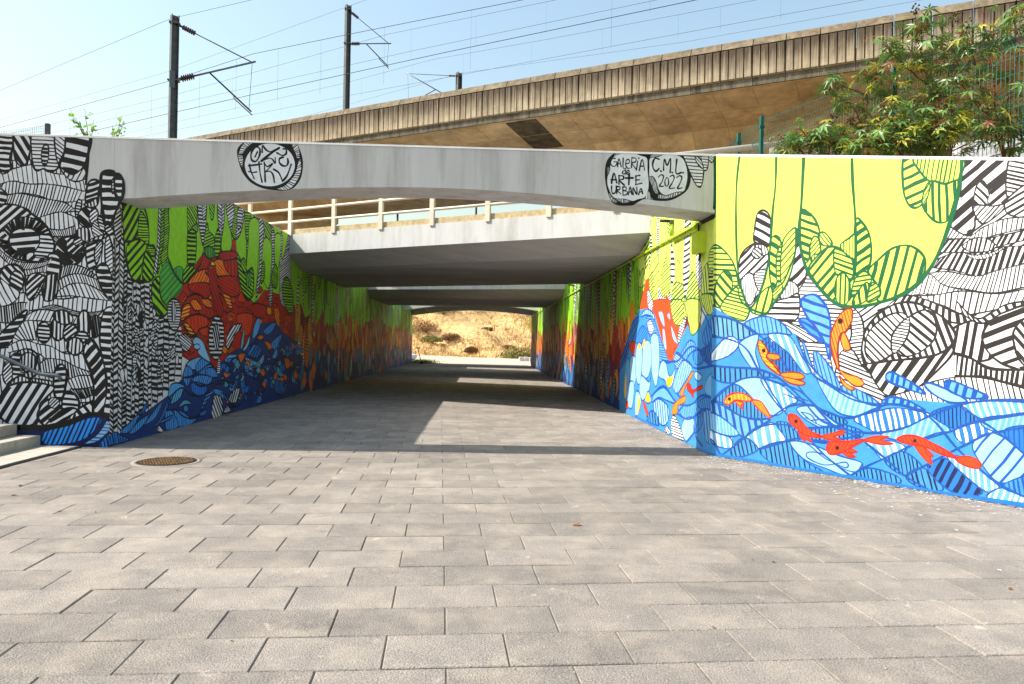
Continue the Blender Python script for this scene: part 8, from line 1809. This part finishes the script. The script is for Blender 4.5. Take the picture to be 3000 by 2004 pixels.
def zebra_wall(M, u0, u1, z0, top, seed, ink, ow=.03, only_left=None):
    """striped swirls carried on along a wing wall beyond the picture"""
    g = random.Random(seed); k = 0
    def cl(f): 
        if only_left is None: f()
        else: M.h.append((1, 0, only_left)); f(); M.h.pop()
    z = z0
    while z < top:
        h = g.uniform(.22, .4); n = 9; ph = g.uniform(0, 6)
        A_ = [(u0 + (u1 - u0) * i / n, z + h + .09 * math.sin(i * 1.3 + ph)) for i in range(n + 1)]; B_ = [(u0 + (u1 - u0) * i / n, z + .09 * math.sin(i * 1.3 + ph + .5)) for i in range(n + 1)]
        cl(lambda: M.ladder('w', ink, g.uniform(.03, .06), ink, ow, int((u1 - u0) / g.uniform(.11, .2)), g.uniform(-.02, .02), A_, B_)); z += h
    for _ in range(int((u1 - u0) * (top - z0) * 1.6)):
        u = g.uniform(u0, u1); z = g.uniform(z0 + .3, top - .3); rx, rz = g.uniform(.13, .36), g.uniform(.16, .42); ro = g.uniform(0, 3)
        cl(lambda: M.shape('w', ink, ow, (g.choice([0, 5, 45, -45, 88, 30, -30]), g.uniform(.08, .2), g.uniform(.04, .09), ink), 0, '', [(u + rx * math.cos(t) * math.cos(ro) - rz * math.sin(t) * math.sin(ro), z + rx * math.cos(t) * math.sin(ro) + rz * math.sin(t) * math.cos(ro)) for t in [6.283 * i / 9 for i in range(9)]]))
zebra_wall(MUR['A'], -14.0, -6.3, 0.0, ZT, 61, 'k', .04, -6.3)
zebra_wall(MUR['D'], 3.5, 6.2, 1.6, 3.4, 62, 'k2', .03)
MUR['D'].shape('s', None, 0, 0, 1, '', [(3.5, 0), (6.2, 0), (6.2, 1.75), (3.5, 1.85)])
g_ = random.Random(63)
for _ in range(60):
    u, z = g_.uniform(3.6, 6.2), g_.uniform(.05, 1.7); f = g_.choice(['c', 'b', 's', 'C'])
    MUR['D'].shape(f, 'b2', .02, (g_.choice([88, 80, -60]), g_.uniform(.06, .12), .025, g_.choice(['d', 'W', 'B'])), 0, '', [(u - .35, z), (u - .1, z + .14), (u + .3, z + .02), (u + .05, z - .14)])
def P2(L_): return [(L_[i] / 1000, L_[i + 1] / 1000) for i in range(0, len(L_), 2)]
def with_edge(M, e, fn):
    M.h.append(e); fn(); M.h.pop()
for d in MURAL:
    M_ = MUR[d[1]]
    if d[0] == 'S':
        pts = P2(d[8]); st = (d[5][0], d[5][1] / 1000, d[5][2] / 1000, d[5][3]) if d[5] else 0
        fn = lambda: M_.shape(d[2], d[3], d[4] / 1000, st, d[6], '' if d[7] == 'roundel' else d[7], pts)
    elif d[0] == 'K':
        pts = P2(d[6]); fn = lambda: M_.line(d[2], d[3] / 1000, d[4], d[5], pts)
    else:
        pts = P2(d[9]) + P2(d[10]); fn = lambda: M_.ladder(d[2], d[3], d[4] / 1000, d[5], d[6] / 1000, d[7], d[8], P2(d[9]), P2(d[10]))
    if d[1] == 'A': with_edge(M_, (1, 0, -4.6 if sum(p[1] for p in pts) / len(pts) > 3.3 else XL + .014), fn)
    else: fn()
FISH = {'fish1': 'orange fish leaping upright above the waves', 'fish2': 'red fish diving with a folded fin below the blue crest', 'fish3': 'small orange fish nearest the corner', 'fish4': 'orange fish pointing up left in the lower waves', 'fish5': 'orange fish with a round head below the others', 'fish6': 'largest orange red fish at the right',
        'fishc0': 'slim red fish diving beside the corner', 'fishc1': 'small red fish with a spread tail', 'fishc2': 'orange fish with a fan tail low on the wall'}
MUR['A'].build(lw, lambda t: ('mural', 'black and white striped mural'))
MUR['F'].build(fb, lambda t: ('mural', 'two black painted roundels with hand lettering'))
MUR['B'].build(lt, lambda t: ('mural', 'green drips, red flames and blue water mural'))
for key, par in (('C', rtw), ('D', rw)):
    MUR[key].build(par, lambda t: ('painted_fish', FISH[t]) if t in FISH else ('mural', 'lime, blue and striped mural'))
